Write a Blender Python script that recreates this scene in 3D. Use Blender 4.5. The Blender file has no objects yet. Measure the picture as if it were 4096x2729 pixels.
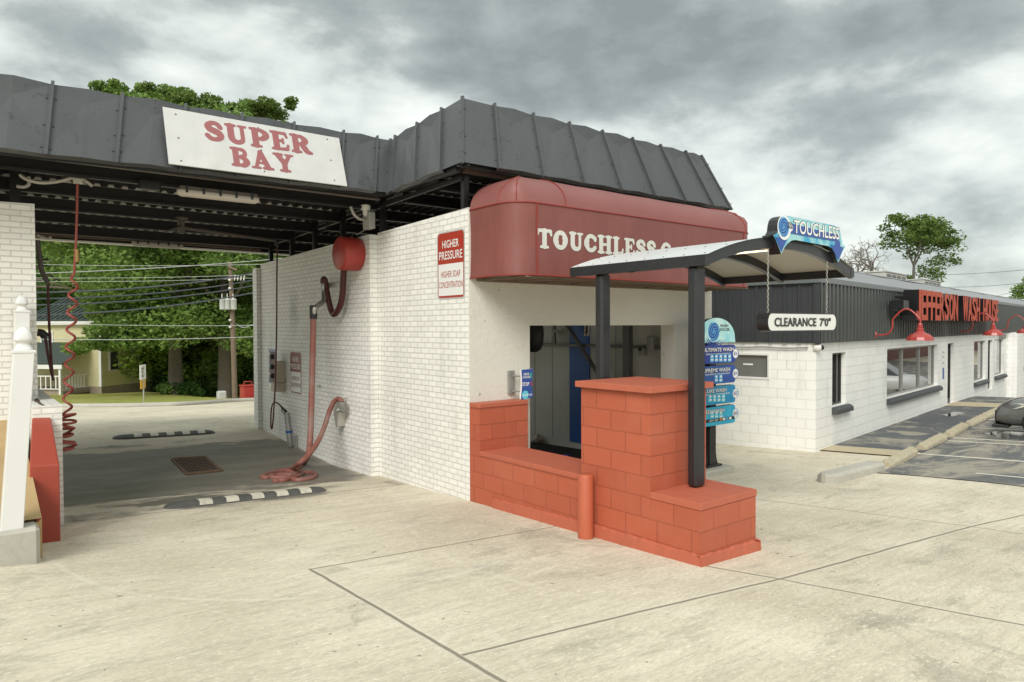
import bpy, math, random
import numpy as np
from mathutils import Vector, Matrix

# ------------------------------------------------------------------ camera, sky, sun
SC = bpy.context.scene
COL = SC.collection
R = math.radians
F = 2783.16                      # focal length in pixels of a 4096 wide frame
EYE = np.array([0.0, 0.0, 2.15])
FW = np.array([0.6230, 0.7820, -0.0202]); RT = np.array([0.7822, -0.6230, -0.0041])
FW /= np.linalg.norm(FW); RT -= FW * (RT @ FW); RT /= np.linalg.norm(RT); UP = np.cross(RT, FW)
cam_d = bpy.data.cameras.new("camera"); cam = bpy.data.objects.new("camera", cam_d); COL.objects.link(cam)
cam_d.sensor_width = 36.0; cam_d.lens = F / 4096 * 36; cam_d.clip_start = 0.05; cam_d.clip_end = 3000
cam.matrix_world = Matrix(((RT[0], UP[0], -FW[0], EYE[0]), (RT[1], UP[1], -FW[1], EYE[1]), (RT[2], UP[2], -FW[2], EYE[2]), (0, 0, 0, 1)))
SC.camera = cam
SC.view_settings.view_transform = 'Standard'; SC.view_settings.look = 'None'
SC.view_settings.exposure = 0.95; SC.view_settings.gamma = 1.0
SC.render.engine = 'CYCLES'

SUN_EL, SUN_AZ = 38.0, 232.0     # azimuth of the sun, clockwise from +Y
W = bpy.data.worlds.new("World"); SC.world = W; W.use_nodes = True
nt = W.node_tree; nt.nodes.clear()
def wn(t, **k):
    n = nt.nodes.new(t)
    for a, b in k.items(): setattr(n, a, b)
    return n
def wm(op, a, b=None, c=None):
    n = wn('ShaderNodeMath', operation=op)
    for i, v in enumerate((a, b, c)):
        if v is None: continue
        if isinstance(v, (int, float)): n.inputs[i].default_value = v
        else: nt.links.new(v, n.inputs[i])
    return n.outputs[0]
sky = wn('ShaderNodeTexSky', sky_type='NISHITA'); sky.sun_disc = False
sky.sun_elevation = R(SUN_EL); sky.sun_rotation = R(SUN_AZ)
tc = wn('ShaderNodeTexCoord'); sep = wn('ShaderNodeSeparateXYZ'); nt.links.new(tc.outputs['Generated'], sep.inputs[0])
cmb = wn('ShaderNodeCombineXYZ'); nt.links.new(sep.outputs[0], cmb.inputs[0]); nt.links.new(sep.outputs[1], cmb.inputs[1]); nt.links.new(wm('MULTIPLY', sep.outputs[2], 2.1), cmb.inputs[2])
SKY_OFF = (3.1, 1.7)
def cloud(scale, detail, off, rough=.55, dist=0.0):
    mp = wn('ShaderNodeMapping'); mp.inputs['Location'].default_value = off; nt.links.new(cmb.outputs[0], mp.inputs[0])
    n = wn('ShaderNodeTexNoise'); n.inputs['Scale'].default_value = scale; n.inputs['Detail'].default_value = detail
    n.inputs['Roughness'].default_value = rough; n.inputs['Distortion'].default_value = dist
    nt.links.new(mp.outputs[0], n.inputs['Vector']); return n.outputs['Fac']
c1 = cloud(2.3, 3, (SKY_OFF[0], SKY_OFF[1], 0), .5, .1); c2 = cloud(5.6, 8, (0.4, 5.2, 2), .56, .15); c3 = cloud(16, 6, (7.4, 2.2, 5), .6, .0)
mixv = wm('ADD', wm('ADD', wm('MULTIPLY', c1, .58), wm('MULTIPLY', c2, .32)), wm('MULTIPLY', c3, .10))
ramp = wn('ShaderNodeValToRGB'); nt.links.new(wm('ADD', mixv, wm('MULTIPLY', wm('SUBTRACT', .30, sep.outputs[2]), .16)), ramp.inputs[0])
e = ramp.color_ramp.elements
e[0].position = .39; e[0].color = (1.75, 1.93, 1.86, 1)
e[1].position = .63; e[1].color = (6.3, 6.5, 6.05, 1)
m_ = e.new(.475); m_.color = (2.7, 2.95, 2.82, 1)
m2 = e.new(.535); m2.color = (4.4, 4.7, 4.45, 1)
# an overcast sky is brighter overhead than near the horizon
zen = wm('ADD', 1.0, wm('MULTIPLY', wm('POWER', wm('MAXIMUM', wm('SUBTRACT', sep.outputs[2], .42), 0.0), 1.0), 3.3))
ms = wn('ShaderNodeMix', data_type='RGBA', blend_type='MULTIPLY'); ms.inputs[0].default_value = 1
cz = wn('ShaderNodeCombineColor'); [nt.links.new(zen, cz.inputs[i]) for i in range(3)]
nt.links.new(ramp.outputs[0], ms.inputs[6]); nt.links.new(cz.outputs[0], ms.inputs[7])
mx = wn('ShaderNodeMix', data_type='RGBA'); mx.inputs[0].default_value = .93
nt.links.new(sky.outputs[0], mx.inputs[6]); nt.links.new(ms.outputs[2], mx.inputs[7])
bg = wn('ShaderNodeBackground'); bg.inputs[1].default_value = 0.09; nt.links.new(mx.outputs[2], bg.inputs[0])
wo = wn('ShaderNodeOutputWorld'); nt.links.new(bg.outputs[0], wo.inputs[0])

sd = bpy.data.lights.new("sun", 'SUN'); sd.energy = 1.5; sd.angle = R(30); sd.color = (1.0, .965, .91)
so = bpy.data.objects.new("sun", sd); COL.objects.link(so)
sdir = Vector((math.sin(R(SUN_AZ)) * math.cos(R(SUN_EL)), math.cos(R(SUN_AZ)) * math.cos(R(SUN_EL)), math.sin(R(SUN_EL))))
so.rotation_euler = sdir.to_track_quat('Z', 'Y').to_euler()

# ------------------------------------------------------------------ measuring helpers (photo points on real planes)
def ray(x, y):                    # x, y on the 2353 x 1568 view of the photo
    u, v = x * 4096 / 2353, y * 4096 / 2353
    return RT * (u - 2048) / F - UP * (v - 1364.5) / F + FW
def PX(x, y, X): r = ray(x, y); return EYE + r * (X / r[0])
def PY(x, y, Y): r = ray(x, y); return EYE + r * (Y / r[1])
def PD(x, y, d): return EYE + ray(x, y) * d
def sm(a, b, t):
    t = min(1, max(0, (t - a) / (b - a))); return t * t * (3 - 2 * t)
def gz(x, y):                     # height of the ground
    xc = min(max(x, -4), 13.8)
    z = .285 - .038 * xc - .032 * min(max(y, -6), 11.5) 
    if y > 11.5:
        a = z - .032 * (min(y, 16.5) - 11.5)
        b = a + .095 * (min(y, 16.5) - 11.5)
        w = 1 - sm(5.2, 5.4, x) * (1 - sm(15.3, 17.5, y))
        w *= 1 - sm(11, 13.2, x)
        z = a + (b - a) * w
        if y > 16.5:
            t = .065 * (min(y, 44) - 16.5) + .048 * max(0, min(y, 68) - 44) + .02 * max(0, min(y, 120) - 68)
            z -= t * (1 - sm(12, 22, x - .35 * (y - 16.5)))
    z += .13 * math.exp(-((x - .0) ** 2 / .9 + (y - 7.2) ** 2 / .7)) * (1 if x > 0 else 1)
    if x > 28: z -= .95 * sm(29, 40, x)
    z += .006 * math.sin(1.3 * x + .7 * y) * math.sin(.9 * y - .4 * x)
    return z
def GH(x, y, n=600):              # where the line of sight through a photo point meets the ground
    r = ray(x, y); p = EYE.copy(); t0 = 1.0
    while t0 < 200:
        p = EYE + r * t0
        if p[2] < gz(p[0], p[1]): break
        t0 += .05
    return p, t0

# ------------------------------------------------------------------ objects
XF = {}
def tag(o, label=None, cat=None, group=None, kind=None):
    if label: o['label'] = label
    if cat: o['category'] = cat
    if group: o['group'] = group
    if kind: o['kind'] = kind
    return o
def thing(name, loc, label, cat, group=None, rz=0.0):
    o = bpy.data.objects.new(name, None); COL.objects.link(o); o.empty_display_size = .2
    o.location = loc; o.rotation_euler = (0, 0, rz); XF[o.name] = (np.array(loc, float), rz)
    return tag(o, label, cat, group)
def copy_tree(o, parent=None):
    c = o.copy(); COL.objects.link(c)
    if parent: c.parent = parent
    for ch in list(o.children): copy_tree(ch, c)
    return c
class MB:
    def __init__(s): s.v = []; s.f = []; s.sm = []
    def add(s, vs, fs, smooth=False):
        n = len(s.v); s.v += [tuple(map(float, p)) for p in vs]; s.f += [tuple(i + n for i in q) for q in fs]; s.sm += [smooth] * len(fs); return s
    def box(s, x0, x1, y0, y1, z0, z1):
        return s.add([(x0, y0, z0), (x1, y0, z0), (x1, y1, z0), (x0, y1, z0), (x0, y0, z1), (x1, y0, z1), (x1, y1, z1), (x0, y1, z1)],
                     [(3, 2, 1, 0), (4, 5, 6, 7), (0, 1, 5, 4), (1, 2, 6, 5), (2, 3, 7, 6), (3, 0, 4, 7)])
    def hexa(s, p):               # 8 points, bottom ring then top ring
        return s.add(p, [(3, 2, 1, 0), (4, 5, 6, 7), (0, 1, 5, 4), (1, 2, 6, 5), (2, 3, 7, 6), (3, 0, 4, 7)])
    def bbox(s, x0, x1, y0, y1, z0, z1, b=.01):   # box with its edges chamfered
        P = []; 
        def ring(z, i): return [(x0 + i, y0 + i, z), (x1 - i, y0 + i, z), (x1 - i, y1 - i, z), (x0 + i, y1 - i, z)]
        def oct_(z, i=b): return [(x0 + i, y0, z), (x1 - i, y0, z), (x1, y0 + i, z), (x1, y1 - i, z), (x1 - i, y1, z), (x0 + i, y1, z), (x0, y1 - i, z), (x0, y0 + i, z)]
        def oin(z): return [(x0 + b, y0 + b, z), (x1 - b, y0 + b, z), (x1 - b, y0 + b, z), (x1 - b, y1 - b, z), (x1 - b, y1 - b, z), (x0 + b, y1 - b, z), (x0 + b, y1 - b, z), (x0 + b, y0 + b, z)]
        n = len(s.v); V = ring(z0, b) + oct_(z0 + b) + oct_(z1 - b) + ring(z1, b)
        fs = [(3, 2, 1, 0), (20, 21, 22, 23)]
        for i in range(8): j = (i + 1) % 8; fs.append((4 + i, 4 + j, 12 + j, 12 + i))
        for k in range(4):
            a, c = 4 + 2 * k, 5 + 2 * k; l = (k + 1) % 4
            fs += [(k, l, c, a), (12 + 2 * k, 13 + 2 * k, 20 + l, 20 + k)]
            fs += [(l, 4 + (2 * k + 2) % 8, c), (13 + 2 * k, 12 + (2 * k + 2) % 8, 20 + l)]
        return s.add(V, fs)
    def prism(s, poly, o, ax, ay, d0, d1):        # polygon in the ax/ay plane, from d0 to d1 along its normal
        o, ax, ay = map(lambda q: np.array(q, float), (o, ax, ay)); n = np.cross(ax, ay); k = len(poly)
        A = [o + ax * p[0] + ay * p[1] + n * d0 for p in poly]; B = [o + ax * p[0] + ay * p[1] + n * d1 for p in poly]
        fs = [tuple(range(k))[::-1], tuple(range(k, 2 * k))] + [(i, (i + 1) % k, k + (i + 1) % k, k + i) for i in range(k)]
        return s.add(A + B, fs)
    def tube(s, pts, r, n=8, caps=True):
        P = [np.array(p, float) for p in pts]; m = len(P); rs = r if hasattr(r, '__len__') else [r] * m
        vs = []; prev = None
        for i in range(m):
            t = P[min(i + 1, m - 1)] - P[max(i - 1, 0)]; t /= (np.linalg.norm(t) + 1e-9)
            if prev is None: a = np.cross(t, (0, 0, 1) if abs(t[2]) < .9 else (1, 0, 0))
            else: a = prev - t * (prev @ t)
            a /= (np.linalg.norm(a) + 1e-9); b = np.cross(t, a); prev = a
            vs += [P[i] + rs[i] * (a * math.cos(2 * math.pi * k / n) + b * math.sin(2 * math.pi * k / n)) for k in range(n)]
        fs = [(i * n + k, i * n + (k + 1) % n, (i + 1) * n + (k + 1) % n, (i + 1) * n + k) for i in range(m - 1) for k in range(n)]
        s.add(vs, fs, True)
        if caps: s.add(vs[:n], [tuple(range(n))[::-1]]); s.add(vs[-n:], [tuple(range(n))])
        return s
    def lathe(s, prof, c, axis=(0, 0, 1), n=16, smooth=True):
        c = np.array(c, float); t = np.array(axis, float); t /= np.linalg.norm(t)
        a = np.cross(t, (0, 0, 1) if abs(t[2]) < .9 else (1, 0, 0)); a /= np.linalg.norm(a); b = np.cross(t, a); vs = []
        for r, h in prof: vs += [c + t * h + r * (a * math.cos(2 * math.pi * k / n) + b * math.sin(2 * math.pi * k / n)) for k in range(n)]
        m = len(prof)
        s.add(vs, [(i * n + k, i * n + (k + 1) % n, (i + 1) * n + (k + 1) % n, (i + 1) * n + k) for i in range(m - 1) for k in range(n)], smooth)
        if prof[0][0] > 1e-4: s.add(vs[:n], [tuple(range(n))[::-1]])
        if prof[-1][0] > 1e-4: s.add(vs[-n:], [tuple(range(n))])
        return s
    def grid(s, fn, nu, nv, smooth=True):
        vs = [fn(i / nu, j / nv) for j in range(nv + 1) for i in range(nu + 1)]
        return s.add(vs, [(j * (nu + 1) + i, j * (nu + 1) + i + 1, (j + 1) * (nu + 1) + i + 1, (j + 1) * (nu + 1) + i) for j in range(nv) for i in range(nu)], smooth)
    def text(s, body, o, ax, up, h, w=None, bold=0.0, depth=0.0, lift=.002, center=True, sx=None, slant=0):
        cu = bpy.data.curves.new('t', 'FONT'); cu.body = body; cu.size = 1; cu.offset = bold; cu.resolution_u = 3; cu.space_character = 1.0 + 1.2 * bold
        to = bpy.data.objects.new('t', cu); COL.objects.link(to); dg = bpy.context.evaluated_depsgraph_get(); dg.update()
        me = bpy.data.meshes.new_from_object(to.evaluated_get(dg)); V = np.array([tuple(q.co) for q in me.vertices]); Fc = [tuple(p.vertices) for p in me.polygons]
        bpy.data.objects.remove(to); bpy.data.curves.remove(cu); bpy.data.meshes.remove(me)
        y0, y1 = V[:, 1].min(), V[:, 1].max(); sc = h / (y1 - y0); x0, x1 = V[:, 0].min(), V[:, 0].max()
        kx = w / (x1 - x0) if w else sc * (sx or 1); cx = (x0 + x1) / 2 if center else x0
        return s.flat([((p[0] - cx) * kx, (p[1] - y0) * sc) for p in V], Fc, o, ax, up, depth, lift)
    def flat(s, V, Fc, o, ax, up, depth, lift):
        o, ax, up = (np.array(q, float) for q in (o, ax, up)); ax /= np.linalg.norm(ax); up /= np.linalg.norm(up); n = np.cross(ax, up)
        A = [o + ax * p[0] + up * p[1] + n * (lift + depth) for p in V]; s.add(A, Fc)
        if depth > 0:
            B = [o + ax * p[0] + up * p[1] + n * lift for p in V]; ed = {}
            for q in Fc:
                for i in range(len(q)): ed[(q[i], q[(i + 1) % len(q)])] = 1
            k = len(V); s.add(A + B, [(b_, a_, a_ + k, b_ + k) for (a_, b_) in ed if (b_, a_) not in ed])
        return s
    def build(s, name, mat, parent=None, local=False, bevel=0, root=None):
        V = np.array(s.v, float); rt = parent
        while rt is not None and rt.parent is not None: rt = rt.parent
        if rt is not None and not local and rt.name in XF:
            loc, rz = XF[rt.name]; V = V - loc; c, q = math.cos(-rz), math.sin(-rz)
            V = np.stack([V[:, 0] * c - V[:, 1] * q, V[:, 0] * q + V[:, 1] * c, V[:, 2]], 1)
        me = bpy.data.meshes.new(name); me.from_pydata(V.tolist(), [], s.f); me.polygons.foreach_set('use_smooth', s.sm)
        if isinstance(mat, str): mat = MT[mat]
        me.materials.append(mat); me.update()
        o = bpy.data.objects.new(name, me); COL.objects.link(o)
        if parent is not None: o.parent = parent
        if bevel:
            b = o.modifiers.new('b', 'BEVEL'); b.width = bevel; b.segments = 2; b.limit_method = 'ANGLE'; b.angle_limit = R(40)
        return o
def solo(mb, name, mat, label, cat, group=None, bevel=0, kind=None, loc=None):
    o = mb.build(name, mat, bevel=bevel); tag(o, label, cat, group, kind); return o
def bez(pts, n=8):                # smooth curve through the points
    P = [np.array(p, float) for p in pts]; out = []
    for i in range(len(P) - 1):
        a, b, c, d = P[max(i - 1, 0)], P[i], P[i + 1], P[min(i + 2, len(P) - 1)]
        for k in range(n):
            t = k / n; out.append(.5 * ((2 * b) + (c - a) * t + (2 * a - 5 * b + 4 * c - d) * t * t + (3 * b - a - 3 * c + d) * t ** 3))
    out.append(P[-1]); return out

# ------------------------------------------------------------------ materials
def lin(h):
    h = h.lstrip('#'); return tuple(((c / 12.92) if c <= .04045 else ((c + .055) / 1.055) ** 2.4) for c in (int(h[i:i + 2], 16) / 255 for i in (0, 2, 4)))
MT = {}
class NT:
    def __init__(s, name, rough=.6, metal=0, spec=.5):
        s.m = bpy.data.materials.new(name); s.m.use_nodes = True; s.t = s.m.node_tree; s.b = s.t.nodes['Principled BSDF']
        s.b.inputs['Roughness'].default_value = rough; s.b.inputs['Metallic'].default_value = metal; s.b.inputs['Specular IOR Level'].default_value = spec
        s.tc = s.t.nodes.new('ShaderNodeTexCoord'); MT[name] = s.m
    def n(s, ty, **k):
        q = s.t.nodes.new(ty)
        for a, b in k.items(): setattr(q, a, b)
        return q
    def l(s, a, b): s.t.links.new(a, b)
    def math(s, op, a, b=None, c=None):
        q = s.n('ShaderNodeMath', operation=op)
        for i, v in enumerate((a, b, c)):
            if v is None: continue
            if isinstance(v, (int, float)): q.inputs[i].default_value = v
            else: s.l(v, q.inputs[i])
        return q.outputs[0]
    def noise(s, scale, detail=4, rough=.55, vec=None, dist=0, scl=(1, 1, 1), off=(0, 0, 0)):
        mp = s.n('ShaderNodeMapping'); mp.inputs['Scale'].default_value = scl; mp.inputs['Location'].default_value = off; s.l(vec or s.tc.outputs['Object'], mp.inputs[0])
        q = s.n('ShaderNodeTexNoise'); q.inputs['Scale'].default_value = scale; q.inputs['Detail'].default_value = detail; q.inputs['Roughness'].default_value = rough; q.inputs['Distortion'].default_value = dist
        s.l(mp.outputs[0], q.inputs['Vector']); return q.outputs['Fac']
    def ramp(s, f, *st):
        q = s.n('ShaderNodeValToRGB'); s.l(f, q.inputs[0]); el = q.color_ramp.elements
        while len(el) < len(st): el.new(.5)
        for e_, (p, c) in zip(el, st): e_.position = p; e_.color = (*(c if hasattr(c, '__len__') else (c, c, c)), 1)
        return q.outputs[0]
    def mix(s, f, a, b, mode='MIX'):
        q = s.n('ShaderNodeMix', data_type='RGBA', blend_type=mode)
        for sock, v in ((q.inputs[0], f), (q.inputs[6], a), (q.inputs[7], b)):
            if isinstance(v, (int, float)): sock.default_value = v
            elif isinstance(v, tuple): sock.default_value = (*v, 1)
            else: s.l(v, sock)
        return q.outputs[2]
    def col(s, c):
        if isinstance(c, tuple): s.b.inputs['Base Color'].default_value = (*c, 1)
        else: s.l(c, s.b.inputs['Base Color'])
    def bump(s, h, strength=.3, dist=.01, prev=None):
        q = s.n('ShaderNodeBump'); q.inputs['Strength'].default_value = strength; q.inputs['Distance'].default_value = dist; s.l(h, q.inputs['Height'])
        if prev is not None: s.l(prev, q.inputs['Normal'])
        s.l(q.outputs[0], s.b.inputs['Normal']); return q.outputs[0]
    def wallvec(s):               # brick coordinates on any upright face, from the thing's own axes
        o = s.n('ShaderNodeSeparateXYZ'); s.l(s.tc.outputs['Object'], o.inputs[0]); nn = s.n('ShaderNodeSeparateXYZ'); s.l(s.tc.outputs['Normal'], nn.inputs[0])
        ax, ay, az = (s.math('GREATER_THAN', s.math('ABSOLUTE', nn.outputs[i]), .6) for i in range(3))
        u = s.math('ADD', s.math('MULTIPLY', o.outputs[0], s.math('SUBTRACT', 1.0, ax)), s.math('MULTIPLY', o.outputs[1], ax))
        v = s.math('ADD', s.math('MULTIPLY', o.outputs[2], s.math('SUBTRACT', 1.0, az)), s.math('MULTIPLY', o.outputs[1], az))
        c = s.n('ShaderNodeCombineXYZ'); s.l(u, c.inputs[0]); s.l(v, c.inputs[1]); return c.outputs[0]
def scale(c, k): return tuple(min(1, x * k) for x in c)
def M(name, c, rough=.6, metal=0, var=.12, vs=2.5, bs=60, bump=.15, spec=.5, dirt=0, dirtc=(.12, .10, .08), ds=1.2):
    s = NT(name, rough, metal, spec)
    if isinstance(c, str): c = lin(c)
    f = s.noise(vs, 5); k = s.mix(f, scale(c, 1 - var), scale(c, 1 + var))
    if dirt:
        d = s.ramp(s.noise(ds, 8, .7, dist=.4), (.52, 0.), (.8, 1.)); k = s.mix(s.math('MULTIPLY', d, dirt), k, dirtc)
    s.col(k)
    if bump: s.bump(s.noise(bs, 3), bump, .004)
    s.l(s.math('ADD', rough - .08, s.math('MULTIPLY', f, .16)), s.b.inputs['Roughness'])
    return s.m
def brickmat(name, c, mortar, bw, rh, ms=.010, strength=.7, var=.05, rough=.55, dirt=.12, dirtc=(.30, .27, .22), off=(0, 0, 0), fine=.35, stains=()):
    s = NT(name, rough); wv = s.wallvec(); mp = s.n('ShaderNodeMapping'); mp.inputs['Location'].default_value = off; s.l(wv, mp.inputs[0])
    wob = s.n('ShaderNodeTexNoise'); wob.inputs['Scale'].default_value = 6; s.l(s.tc.outputs['Object'], wob.inputs['Vector'])
    av = s.n('ShaderNodeVectorMath', operation='MULTIPLY_ADD'); s.l(wob.outputs['Color'], av.inputs[0]); av.inputs[1].default_value = (.007, .007, 0); s.l(mp.outputs[0], av.inputs[2])
    b = s.n('ShaderNodeTexBrick'); b.offset = .5; s.l(av.outputs[0], b.inputs['Vector']); b.inputs['Scale'].default_value = 1
    b.inputs['Brick Width'].default_value = bw; b.inputs['Row Height'].default_value = rh; b.inputs['Mortar Size'].default_value = ms; b.inputs['Mortar Smooth'].default_value = .35; b.inputs['Bias'].default_value = 0
    b.inputs['Color1'].default_value = (*scale(c, 1 - var), 1); b.inputs['Color2'].default_value = (*scale(c, 1 + var), 1); b.inputs['Mortar'].default_value = (*mortar, 1)
    k = b.outputs['Color']
    d = s.ramp(s.noise(1.3, 8, .65, dist=.5), (.5, 0.), (.78, 1.)); k = s.mix(s.math('MULTIPLY', d, dirt), k, dirtc)
    if name.startswith('white'):                              # rain runs, scuffs and the soot patch over the bay controls
        k = s.mix(s.ramp(s.noise(2.4, 6, .7, scl=(1, 1, .16)), (.56, 0.), (.72, .30)), k, (.42, .40, .34)); k = s.mix(s.ramp(s.noise(17, 3, .7), (.71, 0.), (.73, .7)), k, (.24, .22, .18))
    for (sy, sz, sr) in stains:
        o = s.n('ShaderNodeSeparateXYZ'); s.l(s.tc.outputs['Object'], o.inputs[0]); dd = s.math('SQRT', s.math('ADD', s.math('POWER', s.math('SUBTRACT', o.outputs[1], sy), 2.0), s.math('POWER', s.math('MULTIPLY', s.math('SUBTRACT', o.outputs[2], sz), .6), 2.0)))
        k = s.mix(s.math('MULTIPLY', s.ramp(s.math('ADD', dd, s.math('MULTIPLY', s.noise(5, 5), .3)), (sr * .55, 1.), (sr + .25, 0.)), .5), k, (.13, .12, .105))
    k = s.mix(s.math('MULTIPLY', s.noise(55, 2), .16), k, scale(c, .62)); s.col(k)
    n1 = s.bump(s.noise(70, 4, .7), fine, .006)
    s.bump(s.math('SUBTRACT', 1.0, b.outputs['Fac']), strength, .012, n1)
    return s.m
WHITE = (.85, .838, .785)
brickmat('white_brick', WHITE, (.66, .645, .595), .203, .0775, .006, 1.0, stains=((5.75, 2.62, .22),))
brickmat('white_brick_small', WHITE, (.72, .705, .655), .203, .0688, .006, 1.0)
brickmat('white_block', (.86, .852, .81), (.70, .69, .645), .406, .203, .005, .7, var=.025, dirt=.10)
brickmat('red_block', (.455, .106, .052), (.40, .090, .044), .406, .2045, .006, .9, var=.06, rough=.55, dirt=.5, dirtc=(.52, .17, .10), off=(.0, .0645, 0), fine=.6)
M('red_cap', (.46, .120, .066), .55, var=.1, vs=3, bs=90, bump=.25, dirt=.4, dirtc=(.30, .10, .062))
M('red_post', (.46, .112, .055), .42, var=.06, bs=40, bump=.1, dirt=.2, dirtc=lin('#8A5040'))
M('red_stub', (.36, .062, .038), .45, var=.08, bs=45, bump=.45, dirt=.2, dirtc=lin('#8A4030'))
# stucco
s = NT('stucco', .75); k = s.mix(s.noise(1.6, 6), (.72, .695, .615), (.82, .80, .725)); k = s.mix(s.ramp(s.noise(9, 3), (.70, 0.), (.74, 1.)), k, (.45, .42, .36)); s.col(k)
s.bump(s.noise(48, 6, .7), .8, .02, s.bump(s.noise(12, 3), .3, .03))
# sheet metal of the mansard
s = NT('mansard_metal', .42, 0, .5); f = s.noise(1.1, 5); k = s.mix(f, (.054, .058, .061), (.090, .095, .098))
k = s.mix(s.ramp(s.noise(5.5, 9, .75, dist=.8), (.60, 0.), (.645, .6)), k, (.026, .027, .029)); k = s.mix(s.ramp(s.noise(23, 4, .6), (.68, 0.), (.71, .85)), k, (.018, .018, .018)); s.col(k)
s.l(s.ramp(s.noise(2.2, 5), (.3, .30), (.7, .52)), s.b.inputs['Roughness']); s.bump(s.noise(5, 3), .12, .05)
M('black_paint', (.012, .012, .0125), .38, var=.3, vs=4, bs=80, bump=.08, dirt=.25, dirtc=(.05, .045, .04), ds=6)
M('black_steel', (.013, .012, .013), .5, var=.3, vs=6, dirt=.35, dirtc=(.045, .035, .03), ds=5)
M('deck_black', (.018, .017, .017), .6, var=.3, dirt=.4, dirtc=(.05, .045, .04))
M('flute_gap_pale', (.62, .61, .57), .45, .25, var=.2)  # only for the strips that stand for lit deck flutes
M('rusty', (.075, .048, .036), .8, var=.5, vs=9, dirt=.7, dirtc=(.20, .10, .06), ds=7)
M('dusty_steel', (.10, .085, .075), .6, var=.3, vs=6, dirt=.5, dirtc=(.05, .04, .035), ds=8)
s = NT('awning_vinyl', .42, 0, .45); f = s.noise(1.0, 6); k = s.mix(f, (.178, .056, .047), (.225, .077, .066)); k = s.mix(s.ramp(s.noise(1.4, 7, .7, scl=(1, 1, .25)), (.5, 0.), (.85, .35)), k, lin('#B06A60')); s.col(k); s.bump(s.noise(2.2, 3), .25, .05, s.bump(s.noise(180, 2), .15, .003))
s = NT('awning_pale', .5, 0, .4); f = s.noise(1.2, 6); k = s.mix(f, (.205, .070, .061), (.28, .108, .097)); s.col(k); s.bump(s.noise(2.2, 3), .25, .05)  # paler vinyl for the curved awning roof
M('awning_trim', lin('#8E3229'), .5, bump=0)
M('awning_frame', (.20, .15, .11), .7, var=.4, dirt=.5, dirtc=(.10, .05, .03), ds=6)
s = NT('letter_white', .6); k = s.mix(s.noise(30, 2, scl=(1, 1, .02)), (.55, .55, .50), (.70, .70, .64)); s.col(k)
M('sign_white', (.58, .578, .56), .5, var=.12, vs=4, bump=.05, dirt=.45, dirtc=(.42, .41, .38), ds=3)
M('letter_red_faded', (.31, .108, .110), .55, var=.1, vs=5, bump=0)
M('sign_face', (.74, .74, .71), .35, var=.03, bump=0)
M('sign_red', lin('#A23423'), .4, var=.06, bump=0)
M('sign_red_dull', lin('#7D2F27'), .4, var=.06, bump=0)
M('sign_edge', (.55, .55, .53), .4, .3, bump=0)
M('concrete_kerb', (.44, .42, .36), .85, var=.25, vs=4, bs=40, bump=.5, dirt=.5, dirtc=(.22, .20, .17), ds=4)
M('concrete_stop', (.44, .385, .27), .9, var=.25, vs=5, bs=22, bump=1.0, dirt=.7, dirtc=(.26, .22, .15), ds=6)
M('vinyl', (.74, .74, .71), .35, var=.05, bs=30, bump=.03, dirt=.14, dirtc=(.5, .49, .44), ds=5)
M('hose_red', (.30, .065, .048), .45, var=.15, vs=12, bump=.1, bs=90)
M('hose_dark', lin('#4A1A17'), .45, var=.2, vs=8, bump=.05)
s = NT('hose_ribbed', .5); k = s.mix(s.noise(3, 4), (.19, .058, .043), (.285, .110, .084)); k = s.mix(s.ramp(s.noise(2.2, 4), (.50, 0.), (.70, .6)), k, (.26, .20, .17)); s.col(k)
wv = s.n('ShaderNodeTexWave'); wv.bands_direction = 'DIAGONAL'; wv.inputs['Scale'].default_value = 22; s.l(s.tc.outputs['Object'], wv.inputs['Vector']); s.bump(wv.outputs['Fac'], .35, .01)
M('reel_red', lin('#A53A31'), .42, var=.05, bump=.04)
M('steel', (.42, .41, .39), .35, .7, var=.15, bump=.05)
M('grey_pipe', (.32, .32, .30), .45, .4, var=.2, dirt=.4, dirtc=(.2, .16, .1))
M('aluminium', (.55, .53, .47), .4, .5, var=.1)
M('box_tan', (.44, .38, .29), .5, .2, var=.15, dirt=.3, dirtc=(.25, .18, .12))
M('grey_box', (.40, .40, .38), .5, var=.06, bump=0)
M('white_plastic', (.66, .65, .61), .4, var=.08, bump=0)
M('lamp_lens', (.55, .50, .44), .4, var=.2, vs=9, dirt=.4, dirtc=(.3, .2, .15), ds=9, bump=0)
M('conduit', (.46, .43, .39), .5, var=.1, bump=0)
M('brass', (.42, .27, .10), .35, .8, bump=0)
M('rubber', (.075, .074, .070), .75, var=.25, vs=8, bs=70, bump=.3, dirt=.4, dirtc=(.16, .155, .14), ds=5)
M('bump_paint', (.55, .52, .42), .7, var=.2, vs=8, dirt=.75, dirtc=(.20, .19, .16), ds=6)
M('grate', (.15, .095, .06), .8, var=.5, vs=9)
M('drain_dark', (.008, .007, .006), .9, bump=0)
M('tunnel_panel', (.66, .635, .575), .6, var=.1, vs=1.5, dirt=.25, dirtc=(.25, .23, .2))
M('tunnel_blue', lin('#1A58A8'), .45, var=.1)
M('tunnel_steel', (.16, .155, .15), .5, .3, var=.2)
M('dark_rubber', (.02, .02, .021), .6)
M('blue_plastic', lin('#2340B8'), .4)
M('canopy_top', (.66, .68, .67), .32, .0, var=.06, vs=1.2, bs=20, bump=.04, dirt=.18, dirtc=(.45, .46, .45), ds=2)
M('canopy_under', (.50, .475, .42), .45, var=.08, vs=1.5)
M('canopy_black', (.020, .021, .0235), .32, var=.35, vs=5, dirt=.3, dirtc=(.06, .05, .045), ds=8)
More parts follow.
